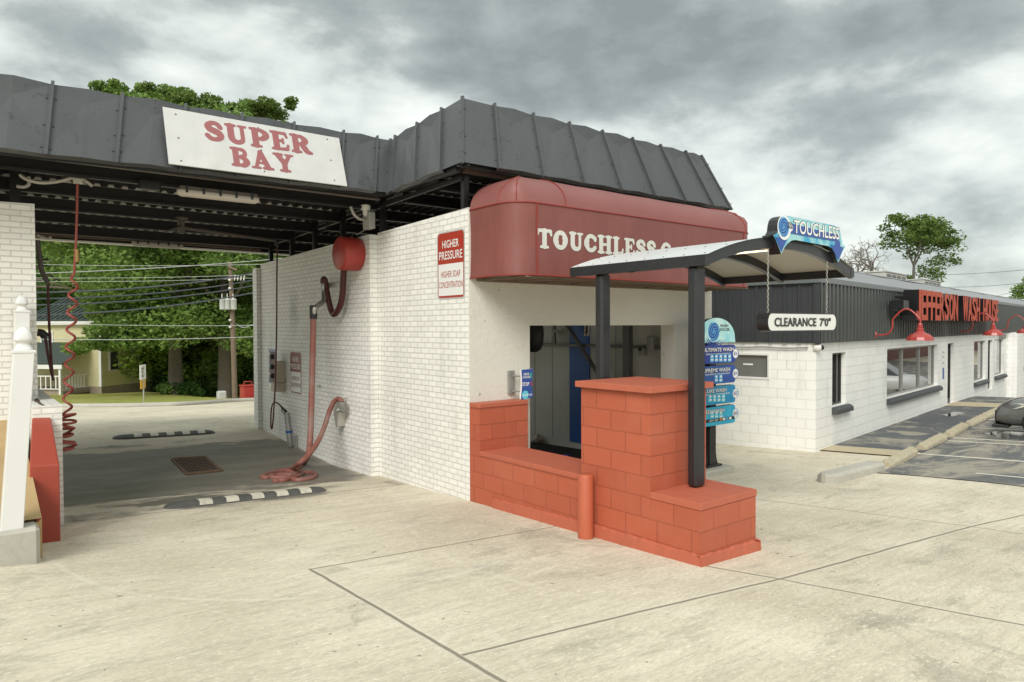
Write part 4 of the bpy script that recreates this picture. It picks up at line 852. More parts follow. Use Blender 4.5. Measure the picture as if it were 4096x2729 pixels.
# ------------------------------------------------------------------ things in the wash bay
WX = 5.138
def z4(x, y): return ((1000 + x / 2.851) * 2353 / 4096, (1450 + y / 2.851) * 2353 / 4096)
def z3(x, y): return ((1000 + x / 2.851) * 2353 / 4096, (900 + y / 2.851) * 2353 / 4096)
def FL(x, y, lift=0.0):
    r = ray(x, y); lo, hi = 1.0, 60.0
    p, t = GH(x, y); lo, hi = t - .1, t + .05
    for _ in range(30):
        m = (lo + hi) / 2; p = EYE + r * m
        if p[2] < gz(p[0], p[1]) + lift: hi = m
        else: lo = m
    return p
def wallsign(o, w, h, label, red, group):
    ax, up = (0, -1, 0), (0, 0, 1); T = thing('wall_sign', o, label, 'sign', group); o = np.array(o, float)
    def rr(x0, x1, y0, y1, r, n=4):
        P = []
        for cx, cy, a in ((x1 - r, y0 + r, -90), (x1 - r, y1 - r, 0), (x0 + r, y1 - r, 90), (x0 + r, y0 + r, 180)):
            P += [(cx + r * math.cos(R(a + 90 * i / n)), cy + r * math.sin(R(a + 90 * i / n))) for i in range(n + 1)]
        return P
    k = w / .36
    MB().prism(rr(-w / 2, w / 2, 0, h, .035 * k), o, ax, up, .001, .006).build('panel', 'sign_edge', T)
    MB().flat(rr(-w / 2 + .010 * k, w / 2 - .010 * k, .010 * k, h - .010 * k, .03 * k), [tuple(range(20))], o, ax, up, 0, .0075).build('border', red, T)
    MB().flat([(-w / 2 + .018 * k, .026 * k), (w / 2 - .018 * k, .026 * k), (w / 2 - .018 * k, h * .52), (-w / 2 + .018 * k, h * .52)], [(0, 1, 2, 3)], o, ax, up, 0, .0085).build('face', 'sign_face', T)
    mb = MB(); mb.text('HIGHER', o + np.array([0, 0, h * .755]), ax, up, h * .115, w * .60, .012, 0, .0095); mb.text('PRESSURE', o + np.array([0, 0, h * .585]), ax, up, h * .125, w * .84, .012, 0, .0095); mb.build('header_lettering', 'sign_face', T)
    mb = MB(); mb.text('HIGHER SOAP', o + np.array([0, 0, h * .320]), ax, up, h * .095, w * .70, .006, 0, .0098); mb.text('CONCENTRATION', o + np.array([0, 0, h * .165]), ax, up, h * .095, w * .86, .006, 0, .0098); mb.build('lettering', red, T)
    return T
a, b, c = PX(1005.2, 537.5, 5.278), PX(1068.5, 532, 5.278), PX(1006, 690, 5.278)
w_, h_ = abs(a[1] - b[1]), a[2] - c[2]
wallsign((5.278, (a[1] + b[1]) / 2, c[2] + .005), w_, h_, 'bright red and white HIGHER PRESSURE sign high on the front brick wall', 'sign_red', 'red and white pressure signs')
a, b = PX(667, 807, WX), PX(693.5, 908, WX)
wallsign((WX, (a[1] + b[1]) / 2, b[2]), abs(a[1] - b[1]), a[2] - b[2], 'faded red HIGHER PRESSURE sign inside the bay beside the control box', 'sign_red_dull', 'red and white pressure signs')
# instruction board
a, b = PX(618, 802, WX), PX(634.5, 893, WX); o = np.array([WX, a[1], b[2]]); w, h = abs(a[1] - b[1]), a[2] - b[2]
T = thing('instruction_board', (WX, a[1], b[2]), 'blue and white instruction board on the far end of the bay wall', 'sign')
ax, up = (0, -1, 0), (0, 0, 1)
MB().prism([(0, 0), (w, 0), (w, h), (0, h)], o, ax, up, .001, .006).build('panel', 'print_white', T)
MB().flat([(0, .12 * h), (w, .12 * h), (w, h), (0, h)], [(0, 1, 2, 3)], o, ax, up, 0, .0075).build('field', 'print_blue', T)
mb = MB(); mb.text('INSTRUCTIONS', o + np.array([0, -w / 2, h * .945]), ax, up, h * .035, w * .9, .02, 0, .009); mb.build('lettering', 'print_white', T)
for i, cc in enumerate(['print_white', 'print_grey', 'print_orange', 'sign_red_dull', 'print_navy', 'print_green', 'print_navy', 'sign_red_dull', 'print_white', 'print_orange']):
    y = h * (.86 - i * .066); MB().flat([(.06 * w, y), (.94 * w, y), (.94 * w, y + h * .05), (.06 * w, y + h * .05)], [(0, 1, 2, 3)], o, ax, up, 0, .0088).build('row', 'print_white', T)
    if cc != 'print_white': MB().flat([(.08 * w, y + .004), (.46 * w, y + .004), (.46 * w, y + h * .046), (.08 * w, y + h * .046)], [(0, 1, 2, 3)], o, ax, up, 0, .0098).build('row_key', cc, T)
# control box
a, b = PX(640, 831, WX), PX(657, 900, WX); y0, y1 = b[1], a[1] - .10
T = thing('control_box', (WX, y0, b[2]), 'tan metal control box with dark knobs on the bay wall', 'control box')
MB().bbox(WX - .21, WX, y0, y1, b[2] + .19, a[2] + .02, .008).build('case', 'box_tan', T); MB().bbox(WX - .20, WX, y0 + .01, y1 - .01, b[2], b[2] + .185, .006).build('coin_box', 'box_tan', T)
zc = (a[2] + b[2] + .2) / 2
MB().prism([(.0, 0), (.0 + (y1 - y0), 0), (y1 - y0, .6), (0, .6)], (WX - .2, y1 - .001, b[2] + .2), (0, -1, 0), (0, 0, 1), .01, .012).build('front_plate', 'hose_dark', T)
for z in (b[2] + .32, b[2] + .5, b[2] + .70): MB().lathe([(.05, 0), (.045, .04), (.0, .045)], (WX - .212, (y0 + y1) / 2, z), (-1, 0, 0), 12).build('knob', 'dark_rubber', T)
# hose reel drum
pb = PX(824, 585, WX); XF_ = PY(796, 585, pb[1])[0]
T = solo(MB().lathe([(.25, 0), (.272, .03), (.272, .30), (.265, .335), (.24, .35), (.0, .352)], pb, (-1, 0, 0), 32), 'hose_reel', 'reel_red', 'big round red hose reel cover high on the bay wall', 'hose reel')
# vacuum arm, hoses
P = [PX(*z3(*q), WX - o_) for q, o_ in [((1070, 505), .16), ((1062, 650), .15), ((1055, 780), .14), ((1035, 900), .14), ((995, 985), .15), ((955, 1018), .16), ((925, 975), .17), ((900, 880), .18), ((878, 770), .19), ((862, 670), .20), ((850, 620), .22), ((838, 630), .23), ((836, 665), .23)]]
solo(MB().tube(bez(P, 6), .052, 10), 'reel_hose', 'hose_dark', 'dark ribbed hose looping from the red reel to the steel arm', 'hose')
T = thing('boom_arm', PX(*z3(893, 700), WX), 'bent steel pipe arm holding up the tall red hose on the bay wall', 'pipe arm')
XH = 4.52
P = [PX(*z3(893, 695), WX - .01), PX(*z3(870, 680), WX - .12), PX(*z3(838, 660), WX - .23), PX(*z3(838, 760), WX - .24), PX(*z3(842, 850), WX - .27), PX(*z3(825, 880), WX - .33), PX(*z3(750, 940), XH + .04), PX(*z3(732, 965), XH), PX(*z3(728, 1030), XH)]
MB().tube(bez(P, 4), .042, 10).build('pipe', 'steel', T)
MB().lathe([(.06, 0), (.062, .05), (.062, .2), (.05, .22)], PX(*z3(724, 1070), XH), (0, 0, 1), 14).build('collar', 'dark_rubber', T)
MB().lathe([(.06, 0), (.06, .02), (0, .02)], PX(*z3(893, 695), WX), (-1, 0, 0), 12).build('wall_plate', 'steel', T)
f = lambda x, y, l=.05: FL(*z4(x, y), l)
q0 = PX(*z3(722, 1072), XH)
P = [q0, PX(*z3(716, 1400), XH - .03), PX(*z4(708, 200), XH - .06), PX(*z4(697, 600), XH - .10), PX(*z4(684, 900), XH - .16), PX(*z4(668, 1040), XH - .24), f(610, 1150, .12), f(540, 1215, .06), f(420, 1235), f(290, 1255), f(150, 1300), f(190, 1318), f(330, 1285, .10), f(470, 1285, .10), f(600, 1262, .12), f(720, 1265), f(745, 1290), f(690, 1325), f(540, 1345), f(440, 1320), f(250, 1315), f(240, 1300), f(330, 1290), f(460, 1330, .13), f(300, 1355), f(290, 1345), f(400, 1345), f(520, 1310, .16), f(585, 1275, .16), f(560, 1262, .12), f(420, 1240, .14), f(470, 1215, .2)]
P += [PX(*z4(560, 1150), 4.05), PX(*z4(660, 1060), 4.20), PX(*z4(745, 950), 4.38), PX(*z4(810, 830), 4.55), PX(*z4(860, 700), 4.70), PX(*z4(905, 560), 4.82), PX(*z4(950, 460), 4.90), PX(*z4(1000, 416), 4.95), PX(*z4(1035, 430), 4.97), PX(*z4(1048, 460), 4.97)]
for i_, p_ in enumerate(P): pass
solo(MB().tube(bez(P, 7), [.048 if i < 75 else .041 for i in range(7 * (len(P) - 1) + 1)], 10), 'vacuum_hose', 'hose_ribbed', 'long thick red ribbed hose hanging down and coiled on the bay floor', 'hose')
a = PX(*z4(1070, 540), WX)
T = thing('hose_holder', a, 'grey metal wedge holder for the hose nozzle on the bay wall', 'holder')
o = a; MB().prism([(-.16, .10), (.16, .20), (.05, -.30), (-.02, -.32)], (WX, o[1], o[2] + .03), (0, -1, 0), (0, 0, 1), 0.0, .14).build('holder', 'aluminium', T)
MB().tube([PX(*z4(1045, 450), 4.97), PX(*z4(1052, 500), 4.98), PX(*z4(1060, 545), 5.02)], .058, 12).build('nozzle_sleeve', 'grey_pipe', T)
MB().tube([PX(*z4(1055, 535), 4.98), PX(*z4(1010, 545), 4.95), PX(*z4(975, 545), 4.90)], .042, 10).build('nozzle', 'grey_pipe', T)
MB().bbox(WX - .03, WX, PX(768 / 1.0, 872, WX)[1] if False else 12.02, 12.13, 1.07, 1.11, .003).build('clip', 'steel', T)
# overhead boom, spray hose and gun, holster
pv = PY(416, 520, 12.4)
T = thing('overhead_boom', pv, 'swinging overhead pipe boom under the bay roof carrying the thin spray hose', 'boom')
e1 = PX(632, 553, WX - .55); e1b = PX(637, 566, WX - .56)
MB().tube([pv + np.array([0, 0, -.02]), e1, ], .032, 8).build('long_arm', 'dusty_steel', T)
MB().tube([e1, e1 + np.array([.03, 0, -.04]), e1b], .022, 8).build('arm_tip', 'dusty_steel', T)
MB().tube([pv, PY(379, 532, 11.6)], .026, 8).build('short_arm', 'dusty_steel', T)
MB().lathe([(.05, -.12), (.055, -.10), (.055, .08), (.12, .10), (.12, .14)], pv, (0, 0, 1), 14).build('pivot', 'dusty_steel', T)
hx = e1b[0]
P = [e1b, PX(636, 650, hx), PX(635.5, 760, hx), PX(633, 870, hx), PX(630, 930, hx), PX(626, 980, hx), PX(622.5, 980, hx), PX(623, 945, hx + .1), PX(627, 928, hx + .2), PX(634, 925, hx + .3), PX(643, 931, hx + .38), PX(649, 938, WX - .14)]
solo(MB().tube(bez(P, 6), .014, 6), 'spray_hose', 'hose_dark', 'thin dark red spray hose hanging from the overhead boom by the control box', 'hose')
T = thing('spray_gun', PX(652, 942, WX - .13), 'black trigger spray gun resting in the upright pipe holster', 'spray gun')
g = [PX(646, 934, WX - .14), PX(651, 940, WX - .13), PX(657, 946, WX - .12)]
MB().tube(g, [.018, .022, .03], 8).build('barrel', 'dark_rubber', T)
MB().tube(bez([PX(648, 937, WX - .14), PX(647.5, 944, WX - .2), PX(652, 950, WX - .2), PX(657, 951, WX - .12)], 4), .010, 6).build('trigger_guard', 'dark_rubber', T)
a, b = PX(659, 950, WX - .12), PX(666, 1012, WX - .12)
T = thing('lance_holster', (b[0], b[1], gz(b[0], b[1])), 'upright grey pipe holster with a blue clamp by the bay wall', 'holster')
MB().tube([a, (a + b) / 2, b, b + np.array([.01, 0, -.12])], [.055, .055, .055, .045], 12).build('pipe', 'grey_pipe', T)
m_ = a + (b - a) * .68; MB().lathe([(.066, -.02), (.066, .02)], m_, (0, 0, 1), 12).build('clamp', 'tunnel_blue', T)
MB().tube([(b[0] + .1, b[1] - .08, gz(b[0], b[1]) - .05), (b[0] + .1, b[1] - .08, gz(b[0], b[1]) + .22)], .04, 8).build('stub_pipe', 'grey_pipe', T)
# coiled hose hanging on the left
def z130(x, y): return ((130 + x / 2.412) * 2353 / 4096, (1000 + y / 2.412) * 2353 / 4096)
c0 = PY(178, 421, 10.06)
path = [c0, PY(177, 480, 10.06), PY(175, 545, 10.06), PY(*z130(405, 170), 10.06)]
h0, h1 = PY(*z130(402, 190), 10.06), PY(*z130(333, 1585), 10.06); h2 = PY(154, 1034, 10.06); H = []
NT_ = 8.4
for i in range(220):
    t = i / 219; p = h0 + (h1 - h0) * t; r = .052 * min(1, t * 9); a = 2 * math.pi * NT_ * t; H.append(p + np.array([r * math.cos(a) * .9, r * math.sin(a), 0]))
for i in range(150):
    t = i / 149; p = h1 + (h2 - h1) * t; r = .075 + .02 * math.sin(9 * t); a = 2 * math.pi * (NT_ + 7.5 * t); H.append(p + np.array([r * math.cos(a), r * math.sin(a), .03 * math.sin(a * .7)]))
T = thing('coiled_hose', c0, 'red coiled air hose hanging from the roof beam beside the left wall', 'hose')
MB().tube(path + H, .0155, 6).build('hose', 'hose_red', T)
MB().bbox(c0[0] - .05, c0[0] + .05, 10.0, 10.06, c0[2] - .01, c0[2] + .05, .004).build('fitting', 'aluminium', T)
MB().tube([PY(177, 596, 10.06) + np.array([0, 0, .12]), PY(177, 602, 10.06)], .024, 8).build('coupling', 'brass', T)
# second hose set behind the left wall
T = thing('brush_hose', PY(92, 560, 11.4), 'dark red foam brush hoses hanging over the ledge of the left wall', 'hose')
MB().tube(bez([PY(86, 552, 11.4), PY(91, 590, 11.4), PY(96, 622, 11.4), PY(110, 650, 11.4)], 5), .03, 8).build('bent_arm', 'dusty_steel', T)
MB().tube(bez([PY(110, 652, 11.4), PY(112, 720, 11.4), PY(116, 800, 11.4), PY(121, 868, 11.4), PY(122, 872, 11.4)], 5), .018, 6).build('hose', 'hose_dark', T)
MB().tube(bez([PY(104, 775, 11.4), PY(110, 815, 11.4), PY(117, 850, 11.4), PY(122, 873, 11.4)], 5), .018, 6).build('hose', 'hose_dark', T)
MB().tube(bez([PY(86, 764, 11.4), PY(97, 766, 11.4), PY(104, 775, 11.4)], 5), [.05] * 11, 8).build('brush_holder', 'dark_rubber', T)
# lights, conduits, boxes and camera under the roof
def tubelight(p, q, label, mat='lamp_lens'):
    p, q = np.array(p), np.array(q); T = thing('tube_light', (p + q) / 2, label, 'light', 'tube lights under the bay roof'); d = (q - p) / np.linalg.norm(q - p)
    MB().tube([p, p + d * .05, q - d * .05, q], [.035, .058, .058, .035], 10).build('lens', mat, T)
    MB().box(min(p[0], q[0]) + .03, max(p[0], q[0]) - .03, p[1] - .05, p[1] + .05, max(p[2], q[2]) + .03, max(p[2], q[2]) + .075).build('housing', 'dusty_steel', T)
    for i in range(5): c_ = p + (q - p) * (.1 + .2 * i); MB().box(c_[0] - .015, c_[0] + .015, p[1] - .064, p[1] - .058, c_[2] - .01, c_[2] + .08).build('clip', 'black_paint', T)
a, b = PY(407, 442, 9.75), PY(594, 459, 9.75); a[2] = b[2] = (a[2] + b[2]) / 2; tubelight(a, b, 'long tube light with a dusty lens just behind the SUPER BAY sign')
a, b = PY(303, 558, 14.9), PY(420, 567, 14.9); a[2] = b[2] = (a[2] + b[2]) / 2; tubelight(a, b, 'tube light at the far rear edge of the bay roof', 'conduit')
a = PY(343, 432, 9.95); solo(MB().bbox(a[0] - .12, a[0] + .12, 9.88, 10.0, a[2] - .03, a[2] + .09, .006), 'junction_box', 'black_paint', 'small dark junction box under the front roof beam left of the tube light', 'box')
C_ = PY(840, 485, 10.0)
T = thing('security_camera', C_, 'white dome security camera under the roof at the bay corner', 'camera')
MB().lathe([(.075, .09), (.078, .02), (.055, .01)], C_, (0, 0, 1), 16).build('mount', 'camera_white', T); MB().lathe([(.0, -.085), (.03, -.07), (.048, -.03), (.05, .012)], C_, (0, 0, 1), 14).build('dome', 'white_plastic', T)
J = PX(850, 508, WX - .02)
T = thing('junction_box', J, 'light grey junction box on the roof post below the camera', 'box')
MB().bbox(J[0] - .07, J[0] + .04, J[1] - .11, J[1] + .11, J[2] - .13, J[2] + .13, .01).build('case', 'grey_box', T)
MB().tube(bez([PY(806, 475, 9.95), PY(813, 492, 9.95), PY(826, 503, 10.0), J + np.array([-.04, .05, .02])], 6), .022, 8).build('conduit', 'conduit', T)
MB().tube(bez([J + np.array([0, -.05, -.12]), PX(846, 525, WX), PX(820, 540, WX + .05)], 6), .012, 6).build('cable', 'grey_pipe', T)
P = [PY(46, 402, 10.15), PY(60, 412, 10.12), PY(85, 419, 10.1), PY(110, 420, 10.1), PY(140, 416, 10.1), PY(168, 409, 10.08), PY(190, 412, 10.08), PY(213, 428, 10.08)]
solo(MB().tube(bez(P, 6), .020, 8), 'supply_hose', 'conduit', 'pale supply hose drooping under the front roof beam to the coiled hose', 'hose')
P = [PY(66, 407, 10.3), PY(66, 424, 10.3), PY(54, 430, 10.3), PY(38, 428, 10.3)]; solo(MB().tube(bez(P, 6), .020, 8), 'supply_hose', 'conduit', 'short pale hose loop beside the left roof post', 'hose')
P = [PY(85, 540, 12.4), PY(98, 545, 12.4), PY(112, 549, 12.4), PY(116, 544, 12.4)]; solo(MB().tube(bez(P, 6), .02, 8), 'supply_hose', 'conduit', 'pale hose end beyond the tall left wall', 'hose')
# floor grate
c4 = [FL(395, 1057), FL(430, 1092), FL(511, 1083), FL(472, 1052)]; c4 = [np.array([p[0], p[1], gz(p[0], p[1])]) for p in c4]
cx_, cy_ = np.mean([p[0] for p in c4]), np.mean([p[1] for p in c4])
T = thing('floor_drain', (cx_, cy_, gz(cx_, cy_)), 'rusty square grid drain grate in the wet bay floor', 'drain')
def q4(u, v, l): p = (c4[0] * (1 - u) * (1 - v) + c4[3] * u * (1 - v) + c4[2] * u * v + c4[1] * (1 - u) * v); return (p[0], p[1], gz(p[0], p[1]) + l)
MB().add([q4(0, 0, .006), q4(1, 0, .006), q4(1, 1, .006), q4(0, 1, .006)], [(3, 2, 1, 0)]).build('pit', 'drain_dark', T)
mb = MB(); NG = 10
for i in range(NG + 1):
    u = i / NG; w = .014
    for (A, B, C2, D2) in ((q4(u - w, 0, .012), q4(u + w, 0, .012), q4(u + w, 1, .012), q4(u - w, 1, .012)), (q4(0, u - w, .0135), q4(0, u + w, .0135), q4(1, u + w, .0135), q4(1, u - w, .0135))): mb.add([A, B, C2, D2], [(0, 1, 2, 3), (3, 2, 1, 0)])
mb.build('grating', 'grate', T)
mb = MB()
for (A, B) in (((0, 0), (1, 0)), ((1, 0), (1, 1)), ((1, 1), (0, 1)), ((0, 1), (0, 0))): mb.tube([q4(*A, .012), q4(*B, .012)], .025, 4)
mb.build('rim', 'grate', T)
# rubber speed bumps
def speedbump(p, q, label, w=.30, h=.062):
    p = np.array([p[0], p[1], gz(p[0], p[1])]); q = np.array([q[0], q[1], gz(q[0], q[1])]); T = thing('speed_bump', p, label, 'speed bump', 'striped rubber speed bumps'); d = (q - p); L = np.linalg.norm(d); d /= L; s_ = np.cross((0, 0, 1), d); s_ /= np.linalg.norm(s_)
    def pt(t, a):                # a across 0..1
        x = t * L; e = min(1, min(x, L - x) / .22); e = math.sqrt(max(0, 1 - (1 - e) ** 2)); wd = w * (.25 + .75 * e); hh = h * e; c = p + d * x
        return c + s_ * wd * (a - .5) + np.array([0, 0, gz(c[0], c[1]) - c[2] + hh * math.sin(math.pi * a) ** .7 + .004])
    mb = MB(); mb.grid(lambda u, v: tuple(pt(v, u)), 10, 60); mb.build('body', 'rubber', T)
    for k in range(5):
        t0 = .16 + k * .155; mb = MB(); mb.grid(lambda u, v: tuple(pt(t0 + .075 * v - .05 * (u - .5) ** 1 + .05 * math.sin(math.pi * u) * .5, .04 + .92 * u) + np.array([0, 0, .003])), 10, 4); mb.build('stripe', 'bump_paint', T)
speedbump(FL(376, 1168), FL(748, 1126), 'striped rubber speed bump at the front of the wash bay')
speedbump(FL(258, 1008), FL(494, 994), 'striped rubber speed bump at the rear of the wash bay')

# ------------------------------------------------------------------ inside the wash tunnel, seen through the entrance
T = thing('wash_gantry', (9.9, 9.0, -.3), 'dark steel wash gantry frame inside the entrance', 'gantry')
MB().bbox(9.93, 10.06, 8.93, 9.08, -.34, 3.6, .004).build('upright', 'tunnel_steel', T)
MB().bbox(10.15, 10.21, 8.0, 13.0, 1.73, 1.79, .004).build('side_rail', 'tunnel_steel', T)
MB().bbox(10.15, 10.20, 11.25, 11.31, 1.79, 3.5, .004).build('hanger', 'tunnel_steel', T)
a, b = PX(*((2050 + 600 / 2.751) * 2353 / 4096, (1280 + 60 / 2.751) * 2353 / 4096), 10.1), PX(*((2050 + 900 / 2.751) * 2353 / 4096, (1280 + 530 / 2.751) * 2353 / 4096), 10.1)
MB().tube([a + (a - b) * .5, b + (b - a) * .8], .055, 4).build('brace', 'tunnel_steel', T)
a = PX(1224, 768, 8.2); T = solo(MB().lathe([(.14, -.10), (.30, -.12), (.33, -.06), (.33, .06), (.30, .12), (.14, .10), (.14, -.10)], a, (.9, -.4, 0), 26), 'blower_wheel', 'dark_rubber', 'dark round blower wheel at the top left inside the entrance', 'blower')
b1 = PX(1497, 790, 10.25); T = thing('switch_box', b1, 'two grey electrical boxes inside the right jamb of the entrance', 'switch box')
MB().bbox(10.12, 10.30, b1[1] - .14, b1[1] + .02, b1[2] - .12, b1[2] + .14, .02).build('case', 'grey_box', T); c_ = PX(1478, 805, 10.25); MB().bbox(10.17, 10.30, c_[1] - .06, c_[1] + .06, c_[2] - .10, c_[2] + .10, .01).build('case', 'grey_box', T)
MB().lathe([(.035, 0), (.03, .03), (0, .032)], (10.165, c_[1], c_[2] + .02), (-1, 0, 0), 10).build('button', 'dark_rubber', T)
for i, (x, y) in enumerate([(1242, 1033), (1297, 1042)]):
    p = PX(x, y, 9.0); p = EYE + ray(x, y) * ((gz(8.5, 9) + .0 - 2.15) / ray(x, y)[2]); solo(MB().bbox(p[0] - .07, p[0] + .07, p[1] - .07, p[1] + .07, gz(p[0], p[1]) - .01, gz(p[0], p[1]) + .03, .01), 'floor_reflector', 'blue_plastic', ['small blue floor reflector near the left jamb inside the entrance', 'small blue floor reflector nearer the red pillar inside the entrance'][i], 'reflector', 'blue floor reflectors')
def r7p(x, y): return ((2050 + x / 2.751) * 2353 / 4096, (1280 + y / 2.751) * 2353 / 4096)
solo(MB().tube(bez([PX(*r7p(455, 165), 10.24), PX(*r7p(462, 135), 10.20), PX(*r7p(482, 120), 10.20), PX(*r7p(502, 122), 10.28)], 5), .045, 10), 'pipe_elbow', 'white_plastic', 'white pipe elbow on the tunnel wall above the side rail', 'pipe')
T = thing('cable_bundle', PY(*r7p(820, 66), 8.6), 'frayed bundle of cables hanging from the top of the entrance', 'cable bundle'); rn = random.Random(1)
for i in range(6): p0 = PY(*r7p(805 + 8 * i, 60), 8.6); p1 = PY(*r7p(785 + 10 * i, 150 + rn.uniform(-20, 40)), 8.6); MB().tube(bez([p0 + np.array([0, 0, .15]), (p0 + p1) / 2 + np.array([rn.uniform(-.05, .05), 0, 0]), p1], 5), .014, 6).build('cable', 'box_tan' if i % 2 else 'dark_rubber', T)
p_ = PX(*r7p(272, 1262), 10.2); rn = random.Random(6); solo(MB().grid(lambda u, v: (p_[0] + .12 * math.cos(6.283 * u) * math.sin(3.14 * v) * (1 + .2 * math.sin(9 * u)), p_[1] + .16 * math.sin(6.283 * u) * math.sin(3.14 * v), gz(10.1, p_[1]) + .09 + .09 * math.cos(3.14 * v) * (1 + .3 * math.sin(14 * u))), 16, 8), 'rag', 'box_tan', 'crumpled tan rag on the dark floor at the foot of the tunnel wall', 'rag')
# stop panel on the left jamb
yq = 7.36
T = thing('stop_sign', PY(1211, 884, yq), 'blue DRIVE FORWARD and STOP panel on a bracket by the entrance jamb', 'sign')
P = [PY(x, y, yq) for x, y in [(1198, 850), (1225, 847.5), (1223.5, 870), (1222.5, 890), (1225, 913), (1197, 918), (1199, 895), (1199.5, 870)]]
P2 = [(p[0], p[2]) for p in P][::-1]
slab(P2, yq, yq + .03, 'face', 'print_blue', 'edge', 'print_white', T)
cxx = (P[0][0] + P[1][0]) / 2; w = P[1][0] - P[0][0]; zt, zb = P[0][2], P[5][2]; hh = zt - zb
def tx(body, fx, fz, h, w_, mat, name, bold=.02): MB().text(body, (cxx + fx * w, yq, zb + fz * hh), (1, 0, 0), (0, 0, 1), h * hh, w_ * w, bold, 0, .002).build(name, mat, T)
tx('DRIVE', -.08, .80, .085, .45, 'print_white', 'lettering'); tx('FORWARD', -.06, .70, .08, .62, 'print_white', 'lettering'); tx('STOP', -.14, .44, .13, .58, 'print_white', 'lettering', .03)
ar = [(cxx + w * x, zb + hh * z) for x, z in [(.26, .70), (.36, .70), (.36, .82), (.42, .82), (.31, .90), (.20, .82), (.26, .82)]]; shape(ar, yq - .002, 'arrow', 'print_green', T)
MB().text('X', (cxx + w * .34, yq, zb + hh * .44), (1, 0, 0), (0, 0, 1), hh * .14, w * .22, .05, 0, .002).build('cross', 'print_red', T)
disc(cxx - w * .18, zb + hh * .14, w * .28, yq - .0015, 'print_cyan', 'globe', T); tx('WASHW  RLD', .0, .10, .07, .80, 'print_white', 'lettering', .03)
a, b = PY(1175, 862, 7.5), PY(1198, 862, 7.45)
MB().bbox(a[0] - .05, a[0] + .05, 7.49, 7.53, PY(1180, 905, 7.5)[2], PY(1180, 852, 7.5)[2], .004).build('wall_plate', 'grey_pipe', T)
for y_ in (864, 899): p_ = PY(1180, y_, 7.47); MB().tube([(p_[0] - .03, 7.46, p_[2]), (P[0][0] + .12, 7.42, p_[2]), (P[0][0] + .12, 7.39, p_[2])], .014, 6).build('arm', 'grey_pipe', T)
MB().tube(bez([PY(1190, 918, 7.45), PY(1197, 914, 7.45), PY(1203, 906, 7.42)], 5), .016, 6).build('cable', 'grey_pipe', T)

# ------------------------------------------------------------------ menu board beside the pillar
YM2 = 6.93
def zm(x, y, Y=YM2): return PY((2700 + x / 2.613) * 2353 / 4096, (1200 + y / 2.613) * 2353 / 4096, Y)
T = thing('price_board', (9.86, 7.0, -.2), 'tall blue wash price board of stacked panels on a black post', 'price board')
xr_ = zm(630, 500)[0]; xl_ = xr_ - 1.06; xc_ = (xl_ + xr_) / 2; pz = lambda y: zm(600, y)[2]
MB().bbox(9.78, 9.95, 6.99, 7.10, -.20, pz(300), .006).build('post', 'canopy_black', T)
MB().prism([(-.19, 0), (.19, 0), (.14, .12), (.10, .40), (-.10, .40), (-.14, .12)], (9.865, 7.05, -.2), (1, 0, 0), (0, 0, 1), -.03, .03).build('foot', 'canopy_black', T)
MB().bbox(9.66, 10.07, 6.95, 7.18, -.205, -.17, .004).build('base_plate', 'canopy_black', T)
kb = [FL((2300 + x / 2.9425) * 2353 / 4096, (1850 + y / 2.9425) * 2353 / 4096) for x, y in [(1605, 160), (1870, 142)]]
K = thing('concrete_base', (9.9, 7.1, gz(9.9, 7.1)), 'low pale concrete base under the price board', 'base')
MB().bbox(9.30, 10.22, 6.80, 7.40, -.6, -.205, .02).build('plinth', 'concrete_kerb', K)
topz, botz = zm(480, 188)[2], zm(600, 442)[2]; P2 = [(xl_ + .02, botz), (xr_ - .0, botz)]; hd = topz - botz
for i in range(19): a = math.pi * (i / 18) * 1.0; P2.append((xc_ + (xr_ - xl_) / 2 * math.cos(a) * .985, botz + .05 + (hd - .05) * math.sin(a) ** .9))
slab(P2, YM2, YM2 + .10, 'head_face', 'print_head', 'head_casing', 'canopy_black', T)
sc_ = xr_ - xl_; sx_ = zm(405, 330); disc(sx_[0], sx_[2], .155, YM2 - .002, 'print_sky', 'wave_disc', T); spiral(MB(), sx_[0], sx_[2], .16, YM2 - .004).build('wave_swirl', 'print_navy', T)
for k in range(3):
    vs = []
    for i in range(17):
        t = i / 16; a = R(200 + 115 * t + 6 * k); r0 = .19 + .035 * k; w = .012 * math.sin(math.pi * min(1, t * 1.02)) + .001; vs += [(sx_[0] + (r0 - w) * math.cos(a) * (1 + .5 * t), YM2 - .003, sx_[2] + (r0 - w) * math.sin(a)), (sx_[0] + (r0 + w) * math.cos(a) * (1 + .5 * t), YM2 - .003, sx_[2] + (r0 + w) * math.sin(a))]
    MB().add(vs, [(2 * i, 2 * i + 1, 2 * i + 3, 2 * i + 2) for i in range(16)]).build('wave_line', 'print_navy', T)
def tm(body, x0, x1, ybase, ytop, mat, bold, y_, name='lettering', off=0):
    a, b, c = zm(x0, ybase), zm(x1, ybase), zm(x0, ytop); MB().text(body, ((a[0] + b[0]) / 2, YM2, a[2]), (1, 0, 0), (0, 0, 1), c[2] - a[2], b[0] - a[0], bold, 0, y_).build(name, mat, T)
tm('WASH', 470, 556, 286, 254, 'print_black', .03, .002); tm('HOUSE', 470, 570, 326, 294, 'print_black', .03, .002)
